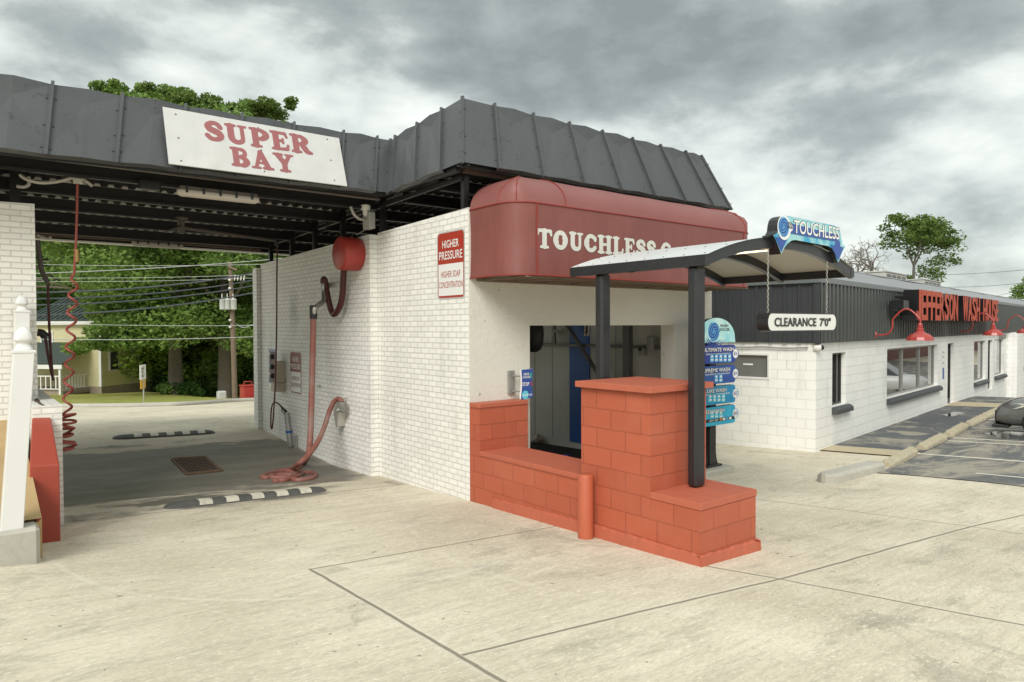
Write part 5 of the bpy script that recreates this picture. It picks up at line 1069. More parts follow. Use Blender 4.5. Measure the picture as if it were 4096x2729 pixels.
for i, (yt, yb, mt, title, sub, price, icons) in enumerate([(470, 655, 'print_1', 'ULTIMATE WASH', 'INCLUDES SUPREME WASH PLUS:', '$16', 5), (680, 862, 'print_2', 'SUPREME WASH', 'INCLUDES DELUXE WASH PLUS:', '$14', 2), (888, 1072, 'print_3', 'DELUXE WASH', 'INCLUDES EXPRESS WASH PLUS:', '$12', 4), (1096, 1285, 'print_4', 'EXPRESS WASH', '', '$10', 3)]):
    zt, zb = pz(yt), pz(yb); zc = (zt + zb) / 2; h = zt - zb; r = .03; xr = xr_ - .0
    P2 = [(xl_ + r, zb), (xr - r, zb), (xr, zb + r), (xr + .0, zc - .30 * h)]
    for j in range(9): a = -math.pi / 2 + math.pi * j / 8; P2.append((xr + .02 + .085 * math.cos(a), zc + .27 * h * math.sin(a)))
    P2 += [(xr, zc + .30 * h), (xr, zt - r), (xr - r, zt), (xl_ + r, zt), (xl_, zt - r), (xl_, zb + r)]
    slab(P2, YM2, YM2 + .10, 'panel_face', mt, 'panel_casing', 'canopy_black', T)
    disc(xr + .005, zc, .078, YM2 - .002, 'print_white', 'price_disc', T); MB().text(price, (xr + .005, YM2, zc - .034), (1, 0, 0), (0, 0, 1), .068, .105, .02, 0, .004).build('price', 'print_navy', T)
    tw = (len(title)) * .066; xt = {0: 612, 1: 573, 2: 537, 3: 515}[i]; x1 = zm(xt, 500)[0]; zz0 = zm(600, [532, 740, 948, 1157][i])[2]
    MB().text(title, (x1 - tw / 2, YM2, zz0 - .012), (1, 0, 0), (0, 0, 1), .080, tw + .02, .055, 0, .002).build('title_outline', 'print_black', T)
    MB().text(title, (x1 - tw / 2, YM2, zz0 - .004), (1, 0, 0), (0, 0, 1), .066, tw, .015, 0, .004).build('title', 'print_white', T)
    if sub: x1 = zm(580 - 8 * (i > 0), 500)[0]; z_ = zm(600, [566, 770, 977][i])[2]; MB().text(sub, (x1 - .34, YM2, z_), (1, 0, 0), (0, 0, 1), .026, .68, .02, 0, .002).build('subtitle', 'print_white', T)
    xi0 = [570, 478, 505, 480][i]
    for j in range(icons):
        a = zm(xi0 - j * 46, [606, 818, 1025, 1197][i]); bw, bh = .048, .068
        MB().flat([(-bw, -bh), (bw, -bh), (bw, bh), (-bw, bh)], [(0, 1, 2, 3)], (a[0], YM2, a[2]), (1, 0, 0), (0, 0, 1), 0, .002).build('icon_tile', 'print_sky' if i < 2 else 'print_cyan', T)
        MB().flat([(-.03, .01), (.03, .01), (.02, .045), (-.02, .045)], [(0, 1, 2, 3)], (a[0], YM2, a[2]), (1, 0, 0), (0, 0, 1), 0, .003).build('icon', 'print_white', T)
        MB().flat([(-.035, -.045), (.035, -.045), (.035, -.02), (-.035, -.02)], [(0, 1, 2, 3)], (a[0], YM2, a[2]), (1, 0, 0), (0, 0, 1), 0, .003).build('icon_caption', 'print_white', T)
a, b = zm(360, 1285), zm(615, 1240); MB().flat([(xl_ + .03 - xc_, 0), (xr_ - .03 - xc_, 0), (xr_ - .03 - xc_, .05), (xl_ + .03 - xc_, .05)], [(0, 1, 2, 3)], (xc_, YM2, a[2] + .005), (1, 0, 0), (0, 0, 1), 0, .0025).build('card_strip', 'print_black', T)
for j, mt in enumerate(['print_orange', 'print_white', 'print_sky', 'print_white']): p_ = zm(478 + 33 * j, 1262); MB().flat([(-.035, 0), (.035, 0), (.035, .04), (-.035, .04)], [(0, 1, 2, 3)], (p_[0], YM2, a[2] + .010), (1, 0, 0), (0, 0, 1), 0, .0035).build('card_mark', mt, T)
p_ = zm(410, 1265); MB().text('CREDIT CARDS', (p_[0] - .02, YM2, a[2] + .018), (1, 0, 0), (0, 0, 1), .024, .25, .02, 0, .0035).build('card_text', 'print_white', T)

# ------------------------------------------------------------------ left: fence posts, kerb end, red stub wall
T = solo(MB().hexa([(.535, 8.33, -.3), (.784, 8.33, -.3), (.784, 9.178, -.3), (.60, 9.178, -.3), (.535, 8.33, .79), (.784, 8.33, .78), (.792, 9.178, 1.175), (.62, 9.178, 1.185)]), 'stub_wall', 'red_stub', 'sloping red painted stub wall at the left of the bay', 'wall', bevel=.012)
YK = 7.2; k_ = YK / 7.758
T = solo(MB().bbox(-2.2, .53, YK, YK + .28, -.2, .445, .03), 'concrete_kerb', 'concrete_kerb', 'rough grey concrete kerb carrying the leaning white post', 'kerb')
def vpost(bl, br, tl, tr, Y, label, dpt):
    b0, b1, t0, t1 = (PY(x, y, Y) for x, y in (bl, br, tl, tr)); w = b1[0] - b0[0]; T = thing('fence_post', ((b0[0] + b1[0]) / 2, Y + w / 2, b0[2]), label, 'fence post', 'white fence posts with acorn caps')
    zb = b0[2] - .015
    MB().hexa([(b0[0], Y, zb), (b1[0], Y, zb), (b1[0], Y + w, zb), (b0[0], Y + w, zb), (t0[0], Y, t0[2]), (t1[0], Y, t0[2]), (t1[0], Y + w, t0[2]), (t0[0], Y + w, t0[2])]).build('shaft', 'vinyl', T, bevel=.006)
    cx_ = (t0[0] + t1[0]) / 2; cy_ = Y + w / 2; z = t0[2]; e = w / 2
    MB().bbox(cx_ - e - .006, cx_ + e + .006, cy_ - e - .006, cy_ + e + .006, z - .004, z + .022, .004).build('collar', 'vinyl', T)
    s_ = w / .16
    prof = [(.070, .022), (.070, .034), (.062, .040), (.050, .060), (.046, .075), (.052, .092), (.066, .100), (.070, .112), (.069, .125), (.063, .155), (.050, .185), (.030, .208), (.010, .219), (0, .221)]
    mb = MB(); vs = []; nn = 16
    for r, h in prof: 
        for j in range(nn):
            a = 2 * math.pi * j / nn; q = r * s_ / max(abs(math.cos(a)), abs(math.sin(a))) ** .55; vs.append((cx_ + q * math.cos(a), cy_ + q * math.sin(a), z + h * s_))
    mb.add(vs, [(i * nn + j, i * nn + (j + 1) % nn, (i + 1) * nn + (j + 1) % nn, (i + 1) * nn + j) for i in range(len(prof) - 1) for j in range(nn)], True); mb.build('finial', 'vinyl', T); return T
q = lambda x, y: ((x / 1.3635) * 2353 / 4096, (1150 + y / 1.3635) * 2353 / 4096)
vpost(q(0, 1338), q(128, 1338), q(72, 358), q(190, 358), YK + .05, 'tall leaning white vinyl post with acorn cap on the kerb', .2)
P_ = vpost(q(77, 700), q(160, 700), q(80, 135), q(164, 135), 9.85, 'white vinyl post with acorn cap standing behind the leaning post', .2)
a = PY(*q(120, 232), 9.83); MB().bbox(a[0] - .03, a[0] + .06, 9.6, 9.86, a[2] - .06, a[2] + .045, .003).build('rail_end', 'vinyl', P_)

# ------------------------------------------------------------------ wash house (laundry) on the right; built in its own frame u, v
UD = np.array([math.cos(LZ), math.sin(LZ), 0]); VD = np.array([-math.sin(LZ), math.cos(LZ), 0])
def PV(x, y, v):                 # photo point on an upright plane v = const; returns (u, z)
    r = ray(x, y); t = ((L0 + VD * v - EYE) @ VD) / (r @ VD); p = EYE + r * t; return np.array([(p - L0) @ UD, p[2]])
def PU(x, y, u):
    r = ray(x, y); t = ((L0 + UD * u - EYE) @ UD) / (r @ UD); p = EYE + r * t; return np.array([(p - L0) @ VD, p[2]])
WH = thing('wash_house', L0, 'long low white block laundry building with black metal fascia', 'building', rz=LZ)
ops = [(.97, 1.86, .39, 1.55), (5.05, 10.58, .25, 1.54), (11.98, 12.92, -.52, 1.54), (16.35, 18.7, -.02, 1.53), (19.2, 20.25, -.52, 1.53), (20.7, 23.05, -.02, 1.53)]
mb = MB(); T0, T1 = 0.0, .24; edges = [0.0]
x = 0.0
for (a, b, c, d) in ops: mb.box(x, a, T0, T1, -1.8, 1.81); mb.box(a, b, T0, T1, -1.8, c); mb.box(a, b, T0, T1, d, 1.81); x = b
mb.box(x, 24.0, T0, T1, -1.8, 1.81); mb.build('front_wall', 'white_block', WH, local=True)
mb = MB()
for (a, b, c, d) in [(23.95, 26.0, -2, 1.8), (28.6, 33, -2, 1.8), (33, 60, -2, 1.8)]: mb.box(a, b, -.38, .20, c, d)
mb.box(26.0, 28.6, -.38, .2, -2, .15); mb.box(26.0, 28.6, -.38, .2, 1.53, 1.8); mb.build('far_wall', 'white_block', WH, local=True)
sw = [PU(*((3050 + 75 / 2.614) * 2353 / 4096, (1250 + 430 / 2.614) * 2353 / 4096), 0), PU(*((3050 + 75 / 2.614) * 2353 / 4096, (1250 + 705 / 2.614) * 2353 / 4096), 0)]
v0, zt_, zb_ = sw[0][0], sw[0][1], sw[1][1]; v1 = v0 + 1.7
mb = MB(); mb.box(.003, .24, .242, v0, -1.8, 1.81); mb.box(.003, .24, v1, 14, -1.8, 1.81); mb.box(.003, .24, v0, v1, -1.8, zb_); mb.box(.003, .24, v0, v1, zt_, 1.81); mb.build('side_wall', 'white_block', WH, local=True)
w_ = MB(); w_.bbox(-.015, .16, v0, v0 + .045, zb_, zt_, .003); w_.bbox(-.015, .16, v1 - .045, v1, zb_, zt_, .003); w_.bbox(-.017, .16, v0 + .045, v1 - .045, zt_ - .045, zt_, .003); w_.bbox(-.017, .16, v0 + .045, v1 - .045, zb_, zb_ + .045, .003)
sf = w_.build('window_frame', 'frame_white', WH, local=True)
MB().box(.06, .075, v0 + .045, v1 - .045, zb_ + .045, zt_ - .045).build('pane', 'window_glass_left', sf, local=True)
MB().box(.045, .058, v0 + .40, v0 + .62, zb_ + .30, zb_ + .335).build('sticker', 'print_white', sf, local=True)
MB().box(-1, 60, 14, 14.2, -1.8, 3.1).build('back_wall', 'white_block', WH, local=True)
MB().box(.4, 59, .4, 13.9, 1.60, 1.66).build('ceiling', 'frame_white', WH, local=True)
for i, (a, b, c, d) in enumerate(ops):
    door = c < -.4; F_ = MB(); fw = .05
    F_.bbox(a, a + fw, .10, .18, c, d, .004); F_.bbox(b - fw, b, .10, .18, c, d, .004); F_.bbox(a + fw, b - fw, .10, .18, d - fw, d, .004); F_.bbox(a + fw, b - fw, .10, .18, c, c + (.18 if door else fw), .004)
    if b - a > 4:
        for k in (1, 2): x = a + (b - a) * k / 3; F_.bbox(x - .03, x + .03, .09, .17, c + fw, d - fw, .004)
    if i == 0: x = a + .55; F_.bbox(x - .025, x + .025, .09, .17, c + fw, d - fw, .004)
    if door: F_.bbox(a + fw, a + .13, .09, .17, c + .18, d - fw, .004); F_.bbox(b - .13, b - fw, .09, .17, c + .18, d - fw, .004)
    o = F_.build('door' if door else 'window', 'frame_dark' if door or i == 0 else 'frame_alu', WH, local=True)
    MB().box(a + fw, b - fw, .135, .145, c + fw, d - fw).build('pane', 'window_glass', o, local=True)
    if door:
        MB().tube([(a + .18, .05, .1), (a + .18, .05, .7)], .02, 8).build('handle', 'aluminium', o, local=True)
        for z in (1.0, .82, .6): MB().box(a + .42, a + .62, .128, .1345, z, z + .11).build('sticker', 'print_white', o, local=True)
    else:
        s_ = MB(); s_.prism([(0, 0), (.20, -.02), (.27, -.10), (.27, -.17), (0, -.17)], (b + .14, .10, c - .0), (0, -1, 0), (0, 0, 1), 0, 0.0) if False else None
        sl = MB(); P = [(.12, c), (-.06, c - .025), (-.12, c - .075), (-.125, c - .165), (.0, c - .165)]
        sl.add([(a - .02, p[0], p[1]) for p in P] + [(b + .16, p[0], p[1]) for p in P], [(4, 3, 2, 1, 0), (5, 6, 7, 8, 9)] + [(i_, (i_ + 1) % 5, 5 + (i_ + 1) % 5, 5 + i_) for i_ in range(5)]); sl.build('window_sill', 'sill', WH, local=True)
o = MB().box(26.0, 28.6, -.25, -.2, .15, 1.53).build('window', 'frame_dark', WH, local=True); MB().box(26.06, 28.54, -.262, -.251, .2, 1.48).build('pane', 'window_glass', o, local=True)
MB().bbox(25.95, 28.75, -.52, -.2, 0.0, .15, .02).build('window_sill', 'sill', WH, local=True)
# fascia: corrugated along the front, ribbed panels on the side
mb = MB(); P = []; u = -.06; pf = .24
while u < 60: P += [(u, -.12), (u + .085, -.12), (u + .105, -.03), (u + .22, -.03)]; u += pf
vs = []
for (u, v) in P: vs += [(u, v, 1.79), (u, v, 3.04)]
mb.add(vs, [(2 * i, 2 * i + 2, 2 * i + 3, 2 * i + 1) for i in range(len(P) - 1)]); mb.box(-.03, 60, -.025, .02, 1.80, 3.03); mb.build('front_fascia', 'fascia_corr', WH, local=True)
mb = MB(); P = []; v = 14.0; prof = [(0, -.045), (.022, -.085), (.060, -.085), (.082, -.045), (.16, -.045), (.168, -.056), (.182, -.056), (.19, -.045)]
v = -.02
while v < 14: P += [(v + a, b) for a, b in prof]; v += .305
vs = []
for (v, u) in P: vs += [(u, v, 1.79), (u, v, 3.04)]
mb.add(vs, [(2 * i + 1, 2 * i + 3, 2 * i + 2, 2 * i) for i in range(len(P) - 1)]); mb.box(-.04, .02, .02, 14, 1.80, 3.03); mb.build('side_fascia', 'fascia_metal', WH, local=True)
mb = MB(); mb.bbox(-.10, .04, -.11, .0, 1.782, 3.04, .004); mb.build('corner_trim', 'fascia_metal', WH, local=True)
mb = MB(); mb.bbox(-.13, 60, -.13, .02, 3.03, 3.145, .006); mb.bbox(-.13, .03, .02, 14, 3.03, 3.145, .006); mb.build('eave_trim', 'fascia_trim', WH, local=True)
mb = MB(); prof = [(-.10, 3.15), (.45, 3.37), (1.0, 3.585), (1.22, 3.66), (1.5, 3.68), (8, 3.50), (14, 3.5)]
nx = 40; rn = random.Random(7); vs = []
for i in range(nx + 1):
    u = -.12 + 60 * i / nx
    for j, (v, z) in enumerate(prof):
        uu = u + (max(0, min(v, 1.5)) * .9 if i == 0 else 0); vs.append((uu, v, z + (rn.uniform(-.018, .018) if 0 < j < 5 else 0)))
m7 = len(prof); mb.add(vs, [(i * m7 + j, (i + 1) * m7 + j, (i + 1) * m7 + j + 1, i * m7 + j + 1) for i in range(nx) for j in range(m7 - 1)])
mb.add([(-.12, -.1, 3.15), (-.12, 14, 3.15), (1.23, 14, 3.5), (1.23, 8, 3.50), (1.23, 1.5, 3.68), (.98, 1.22, 3.66)], [(0, 5, 4, 3, 2, 1)]); mb.build('roof', 'roof_metal', WH, local=True)
ut = MB(); ut.bbox(-.04, 60, 1.16, 1.26, 3.645, 3.685, .01); ut.build('ridge_batten', 'roof_metal', WH, local=True)
# rooftop units
def zs7(x, y): return ((3400 + x / 3.382) * 2353 / 4096, (850 + y / 3.382) * 2353 / 4096)
for i, (tl, tr, bl, lab) in enumerate([((480, 838), (770, 826), (520, 905), 'grey rooftop air conditioner nearer the bare tree'), ((1000, 937), (1230, 926), (1030, 985), 'grey rooftop air conditioner farther along the laundry roof')]):
    v = 3.2; a, b = PV(*zs7(*tl), v), PV(*zs7(*tr), v); u0 = a[0]; u1 = b[0]; c = LU(u0, v); zt = (a[1] + b[1]) / 2
    A = thing('air_conditioner', (c[0], c[1], 3.6), lab, 'air conditioner', 'rooftop air conditioners', LZ); zt -= 3.6; wd = u1 - u0; dp = 1.5
    MB().bbox(0, wd, 0, dp, -.05, zt, .02).build('case', 'ac_metal', A, local=True); MB().bbox(-.04, wd + .04, -.04, dp + .04, zt, zt + .05, .01).build('lid', 'ac_metal', A, local=True)
    for k in range(4): MB().box(wd * (.06 + .23 * k), wd * (.24 + .23 * k), -.012, -.002, .12, zt - .08).build('grille', 'ac_grille', A, local=True)
    MB().box(wd + .002, wd + .012, .1, dp - .1, .12, zt - .08).build('grille', 'ac_grille', A, local=True)
# JEFFERSON WASH HOUSE letters
def z2b(x, y): return ((3000 + x / 1.96) * 2353 / 4096, (1150 + y / 1.96) * 2353 / 4096)
VF = -.62
ja, jb, ea = PV(*z2b(1303, 10), VF), PV(*z2b(1282, 255), VF), PV(*z2b(1946, 105), VF); eb = PV(*z2b(1938, 268), VF)
c = LU(ja[0], VF); zb = (jb[1] + eb[1]) / 2; zt = (ja[1] + ea[1]) / 2
J = thing('channel_letters', (c[0], c[1], zb), 'tall orange red JEFFERSON WASH HOUSE letters on the black fascia', 'sign', rz=LZ)
tot = ea[0] - ja[0]; words = [('JEFFERSON', 0, .585), ('WASH', .655, .835), ('HOUSE', .868, 1.0)]
hz_ = zt - zb
b1, b2, b3 = PV(*((3600 + 905 / 3.919) * 2353 / 4096, (1050 + 700 / 3.919) * 2353 / 4096), VF)[0], PV(*((3600 + 980 / 3.919) * 2353 / 4096, (1050 + 700 / 3.919) * 2353 / 4096), VF)[0], PV(*((3600 + 1250 / 3.919) * 2353 / 4096, (1050 + 750 / 3.919) * 2353 / 4096), VF)[0]; b4 = PV(*((3600 + 1300 / 3.919) * 2353 / 4096, (1050 + 750 / 3.919) * 2353 / 4096), VF)[0]
for word, u0, u1 in [('JEFFERSON', ja[0], b1), ('WASH', b2, b3), ('HOUSE', b4, ea[0])]:
    u0 -= ja[0]; u1 -= ja[0]; wts = [.80 if ch == 'J' else .80 if ch in 'EF' else 1.25 if ch == 'W' else .95 for ch in word]; tw = sum(wts); x = u0
    for ch, wt in zip(word, wts):
        w = (u1 - u0) * wt / tw; cx = x + w / 2
        if ch == 'J':
            JP = [(1, 1), (.58, 1), (.58, .26), (.54, .17), (.45, .14), (.37, .18), (.35, .30), (0, .30), (.03, .15), (.14, .04), (.30, 0), (.58, 0), (.80, .03), (.95, .12), (1, .27)]
            PJ = [(x + w * (.04 + .88 * p[0]), hz_ * p[1]) for p in JP]
            o = MB().prism(PJ, (0, 0, 0), (1, 0, 0), (0, 0, 1), -.36, 0).build('letter', 'letter_side', J, local=True); MB().prism(PJ, (0, 0, 0), (1, 0, 0), (0, 0, 1), .003, .015).build('letter_face', 'letter_orange', o, local=True); x += w; continue
        b_ = MB(); b_.text(ch, (cx, 0.0, 0), (1, 0, 0), (0, 0, 1), hz_, w * .90, .02, .36, -.36); o = b_.build('letter', 'letter_side', J, local=True)
        f_ = MB(); f_.text(ch, (cx, 0.0, 0), (1, 0, 0), (0, 0, 1), hz_, w * .90, .02, .012, .003); f_.build('letter_face', 'letter_orange', o, local=True); x += w
MB().box(-.75, -.25, .10, .42, hz_ * .35, hz_ * .62).build('transformer_box', 'black_paint', J, local=True)
for z in (.25, .75): MB().box(-.3, tot, .36, .42, hz_ * z - .03, hz_ * z + .03).build('rail', 'black_paint', J, local=True)
# gooseneck lamps
lu = [3.83, 13.46, 20.82, 25.70]
labs = ['red gooseneck barn lamp nearest the corner left of the big letters', 'red gooseneck barn lamp under the WASH letters', 'red gooseneck barn lamp beyond the end of the letters', 'red gooseneck barn lamp cut by the right edge of the picture']
vs_, zs_ = PU(*z2b(1113, 400), 3.83); vt_, ztop = PU(*z2b(1085, 230), 3.83); vsh = -1.15
LAMP = None
def make_lamp():
    c = LU(lu[0], -.08); A = thing('barn_lamp', (c[0], c[1], 1.92), labs[0], 'lamp', 'red barn lamps along the laundry front', LZ)
    D_ = -.95; top = .62
    MB().lathe([(.10, 0), (.10, .02), (.05, .035)], (0, 0, 0), (0, -1, 0), 16).build('wall_plate', 'lamp_red', A, local=True)
    P = [(0, -.02, 0), (0, -.18, .0), (0, -.30, .06), (0, -.36, .22)]
    for i in range(9): a = math.pi - math.pi * i / 8; P.append((0, -.36 + (D_ + .36) / 2 * (1 + math.cos(a)) if False else lerp(-.36, D_, i / 8), .36 + .26 * math.sin(math.pi * i / 8)))
    P.append((0, D_, .26)); MB().tube(bez(P, 4), .022, 8).build('gooseneck', 'lamp_red', A, local=True)
    MB().lathe([(.045, .28), (.055, .24), (.050, .21), (.068, .20), (.062, .16), (.085, .14), (.078, .09), (.12, .05), (.20, .02), (.27, -.05), (.305, -.125), (.30, -.13), (.26, -.06), (.10, .02), (0, .03)], (0, D_, .0), (0, 0, 1), 12, False).build('shade', 'lamp_red', A, local=True)
    return A
LAMP = make_lamp()
for u, lb in list(zip(lu, labs))[1:]:
    o = copy_tree(LAMP); c = LU(u, -.08 if u < 24 else -.5); o.location = (c[0], c[1], 1.93); o['label'] = lb
# corner camera with its conduit
a = PV(*((2750 + 2110 / 3.92) * 2353 / 4096, (1050 + 1285 / 3.92) * 2353 / 4096), -.02)
c = LU(-.02, .06); T = thing('security_camera', (c[0], c[1], 1.70), 'white dome security camera at the corner of the laundry wall', 'camera', rz=LZ)
MB().lathe([(.06, .0), (.085, .05), (.085, .12), (.07, .14)], (0, -.02, 0), (.4, -.9, 0), 14).build('mount', 'camera_white', T, local=True); MB().lathe([(.06, 0), (.055, .03), (.035, .055), (0, .065)], (.057, -.147, 0), (.4, -.9, 0), 14).build('lens_dome', 'camera_lens', T, local=True)
P = [(-.03, v, 1.70 - .022 * math.sin(math.pi * ((v - .1) % .95) / .95) - 1.70) for v in np.arange(.08, 4.0, .12)]; MB().tube(P, .016, 6).build('conduit', 'grey_pipe', T, local=True)
a = PV(*z2b(1490, 600), -.005); c = LU(11.3, -.004); T = thing('notice', (c[0], c[1], .6), 'small white and blue notice beside the laundry door', 'notice', rz=LZ)
MB().box(-.15, .15, -.008, 0, -.35, .75).build('panel', 'print_white', T, local=True); MB().box(-.11, .11, -.012, -.0085, -.2, .16).build('symbol', 'print_blue', T, local=True)
for z in (.3, .5, .65): MB().box(-.10, .10, -.011, -.0085, z, z + .04).build('text_line', 'print_grey', T, local=True)
c = LU(21.8, -.10); solo(MB().bbox(c[0] - .15, c[0] + .15, c[1] - .12, c[1] + .12, 1.55, 1.78, .02), 'flood_light', 'grey_pipe', 'small grey flood light under the fascia by the second door', 'light')

# concrete wheel stops along the walkway
def stop_mb(L=2.0):
    mb = MB(); n_ = 20; rn = random.Random(5); vs = []; pr = [(-.11, 0), (-.105, .085), (-.06, .145), (.05, .15), (.105, .09), (.11, 0)]
    for i in range(n_ + 1):
        x = -L / 2 + L * i / n_; e = .78 if i in (0, n_) else 1
        for (v, z) in pr: vs.append((x, v * e + rn.uniform(-.006, .006), z * e + rn.uniform(-.008, .008) * (z > 0)))
    mb.add(vs, [(i * 6 + j, i * 6 + 6 + j, i * 6 + 7 + j, i * 6 + 1 + j) for i in range(n_) for j in range(5)]); mb.add(vs[:6], [(0, 1, 2, 3, 4, 5)]); mb.add(vs[-6:], [(5, 4, 3, 2, 1, 0)]); return mb
slab_ = ['nearest tan concrete wheel stop, touching the pale rounded kerb', 'tan concrete wheel stop beside the start of the asphalt walk', 'tan concrete wheel stop, third along the walk from the pale kerb', 'tan concrete wheel stop in front of the puddle on the walk', 'tan concrete wheel stop right beside the nose of the grey car', 'tan concrete wheel stop just behind the grey car', 'farthest tan concrete wheel stop behind the grey car']
S0 = None
for u, lb in zip([-.15, 2.35, 4.72, 7.1, 9.35, 13.2, 15.6], slab_):
    c = LU(u, -1.62); g = gz(c[0], c[1]) - .0
    if S0 is None:
        S0 = stop_mb().build('wheel_stop', 'concrete_stop', None); S0.location = (c[0], c[1], g); S0.rotation_euler = (0, 0, LZ + R(1.0)); tag(S0, lb, 'wheel stop', 'tan wheel stops along the laundry walk')
    else:
        o = S0.copy(); COL.objects.link(o); o.location = (c[0], c[1], g); o.rotation_euler = (0, 0, LZ + R(random.Random(u).uniform(-1.5, 1.5))); o['label'] = lb
def zk(x, y): return ((3000 + x / 1.96) * 2353 / 4096, (1150 + y / 1.96) * 2353 / 4096)
a, b = FL(*zk(575, 1535)), FL(*zk(985, 1430)); d = (b - a); L_ = np.linalg.norm(d); d /= L_; nn = np.array([-d[1], d[0], 0])
mb = MB(); vs = []; pr = [(-.17, -.05), (-.16, .10), (-.11, .15), (.11, .15), (.16, .10), (.17, -.05)]; N_ = 24
for i in range(N_ + 1):
    t = i / N_; e = math.sqrt(max(.04, 1 - (1 - min(1, t / .10)) ** 2)); c = a + d * L_ * t
    for (w, z) in pr: q_ = c + nn * w * e; vs.append((q_[0], q_[1], gz(q_[0], q_[1]) + z))
mb.add(vs, [(i * 6 + j, i * 6 + 6 + j, i * 6 + 7 + j, i * 6 + 1 + j) for i in range(N_) for j in range(5)]); mb.add(vs[:6], [(0, 1, 2, 3, 4, 5)])
solo(mb, 'rounded_kerb', 'concrete_kerb', 'pale rounded concrete kerb at the corner of the asphalt lot', 'kerb')

# ------------------------------------------------------------------ vehicles: nose to the laundry, shown only at the right edge
def carbody(name, loc, rz, mat, label, cat, L=4.4, Wd=1.78, van=False, group=None):
    A = thing(name, loc, label, cat, group, rz)       # local +Y is the nose
    st = [(-2.2, .55, .62, .42), (-2.05, .80, .84, .28), (-1.5, .92, .88, .20), (-.2, .93, .89, .18), (.9, .90, .89, .18), (1.5, .90, .87, .20), (1.85, .82, .83, .20), (2.05, .72, .74, .22), (2.16, .62, .60, .25)]
    sc = L / 4.4; mb = MB(); nr = 14; vs = []
    for (y, zt, w, zb) in st:
        if van: zt += .12
        for k in range(nr):
            a = 2 * math.pi * k / nr; cx, cz = math.cos(a), math.sin(a); ex = abs(cx) ** .45 * (1 if cx > 0 else -1); ez = abs(cz) ** .5 * (1 if cz > 0 else -1); vs.append((w * ex * Wd / 1.78, y * sc, (zt + zb) / 2 + (zt - zb) / 2 * ez))
    mb.add(vs, [(i * nr + k, i * nr + (k + 1) % nr, (i + 1) * nr + (k + 1) % nr, (i + 1) * nr + k) for i in range(len(st) - 1) for k in range(nr)], True); mb.add(vs[:nr], [tuple(range(nr))[::-1]]); mb.add(vs[-nr:], [tuple(range(nr))]); mb.build('body', mat, A, local=True)
    H_ = 1.72 if van else 1.42; zb = 1.0 if van else .88
    roof = [(-1.9, zb, .80), (-1.6, H_ - .12, .64), (-.6, H_, .62), (.2, H_ - .02, .61), (1.15 if van else .95, zb, .76)]
    g_ = MB(); vs = []
    for (y, z, w) in roof: vs += [(-w, y * sc, z), (w, y * sc, z)]
    vs += [(-.80, -1.9 * sc, zb - .04), (.80, -1.9 * sc, zb - .04), (-.80, 1.0 * sc, zb - .04), (.80, 1.0 * sc, zb - .04)]
    fs = [(2 * i, 2 * i + 1, 2 * i + 3, 2 * i + 2) for i in range(4)]; g_.add(vs, fs); g_.add([vs[0], vs[2], vs[4], vs[6], vs[8]], [(0, 1, 2, 3, 4)]); g_.add([vs[1], vs[3], vs[5], vs[7], vs[9]], [(4, 3, 2, 1, 0)]); g_.build('windows', 'window_glass', A, local=True)
    r_ = MB(); r_.hexa([(-.64, -1.6 * sc, H_ - .11), (.64, -1.6 * sc, H_ - .11), (.61, .2 * sc, H_ - .01), (-.61, .2 * sc, H_ - .01), (-.60, -1.5 * sc, H_ + .02), (.60, -1.5 * sc, H_ + .02), (.56, .1 * sc, H_ + .05), (-.56, .1 * sc, H_ + .05)]); r_.build('roof', mat, A, local=True, bevel=.02)
    for sx in (-1, 1):
        for y in (1.32, -1.35):
            w_ = MB().lathe([(.20, -.10), (.32, -.10), (.335, -.06), (.335, .06), (.32, .10), (.20, .10)], (sx * .80, y * sc, .335), (1, 0, 0), 20).build('wheel', 'tyre', A, local=True); MB().lathe([(.0, .085), (.20, .09), (.20, -.09), (0, -.085)], (sx * .80, y * sc, .335), (1, 0, 0), 12).build('rim', 'rim', w_, local=True)
        lens = MB(); P = [(.84, 1.56, .74), (.85, 1.54, .69), (.82, 1.75, .61), (.70, 2.00, .57), (.52, 2.10, .57), (.60, 2.03, .65), (.74, 1.82, .72)]
        c = np.mean(P, 0); Q = [(sx * p[0] * 1.0 + sx * .02, p[1] * sc + .02, p[2] + .02) for p in P]; Q2 = [(q[0] - sx * .08, q[1] - .08, q[2] - .02) for q in Q]; k = len(P)
        lens.add(Q + Q2, [tuple(range(k)), tuple(range(k, 2 * k))[::-1]] + [(i, (i + 1) % k, k + (i + 1) % k, k + i) for i in range(k)]); lens.build('headlight', 'headlight', A, local=True)
        MB().lathe([(.075, 0), (.07, .03), (.05, .015), (0, .012)], (sx * .60, 2.05 * sc, .36), (sx * .35, 1, 0), 14).build('fog_light', 'steel', A, local=True)
    MB().bbox(-.46, .46, 2.10 * sc, 2.21 * sc, .24, .54, .02).build('grille', 'dark_rubber', A, local=True); MB().bbox(-.70, .70, 1.90 * sc, 2.24 * sc, .17, .235, .02).build('lip', 'dark_rubber', A, local=True); return A
c = LU(5.00, -4.62); carbody('parked_car', (c[0], c[1], gz(c[0], c[1])), LZ, 'car_paint', 'dark grey car with pale headlight nosing in at the right edge', 'car')
c = LU(25.0, -5.55); carbody('parked_van', (c[0], c[1], gz(c[0], c[1]) - .03), LZ, 'van_paint', 'white minivan parked nose to the laundry, seen mirrored in its windows', 'van', 4.9, 1.95, True)

# ------------------------------------------------------------------ beyond the back lot
def GB(x, y, d=None): 
    p, t = GH(x, y); return np.array([p[0], p[1], gz(p[0], p[1])]), t
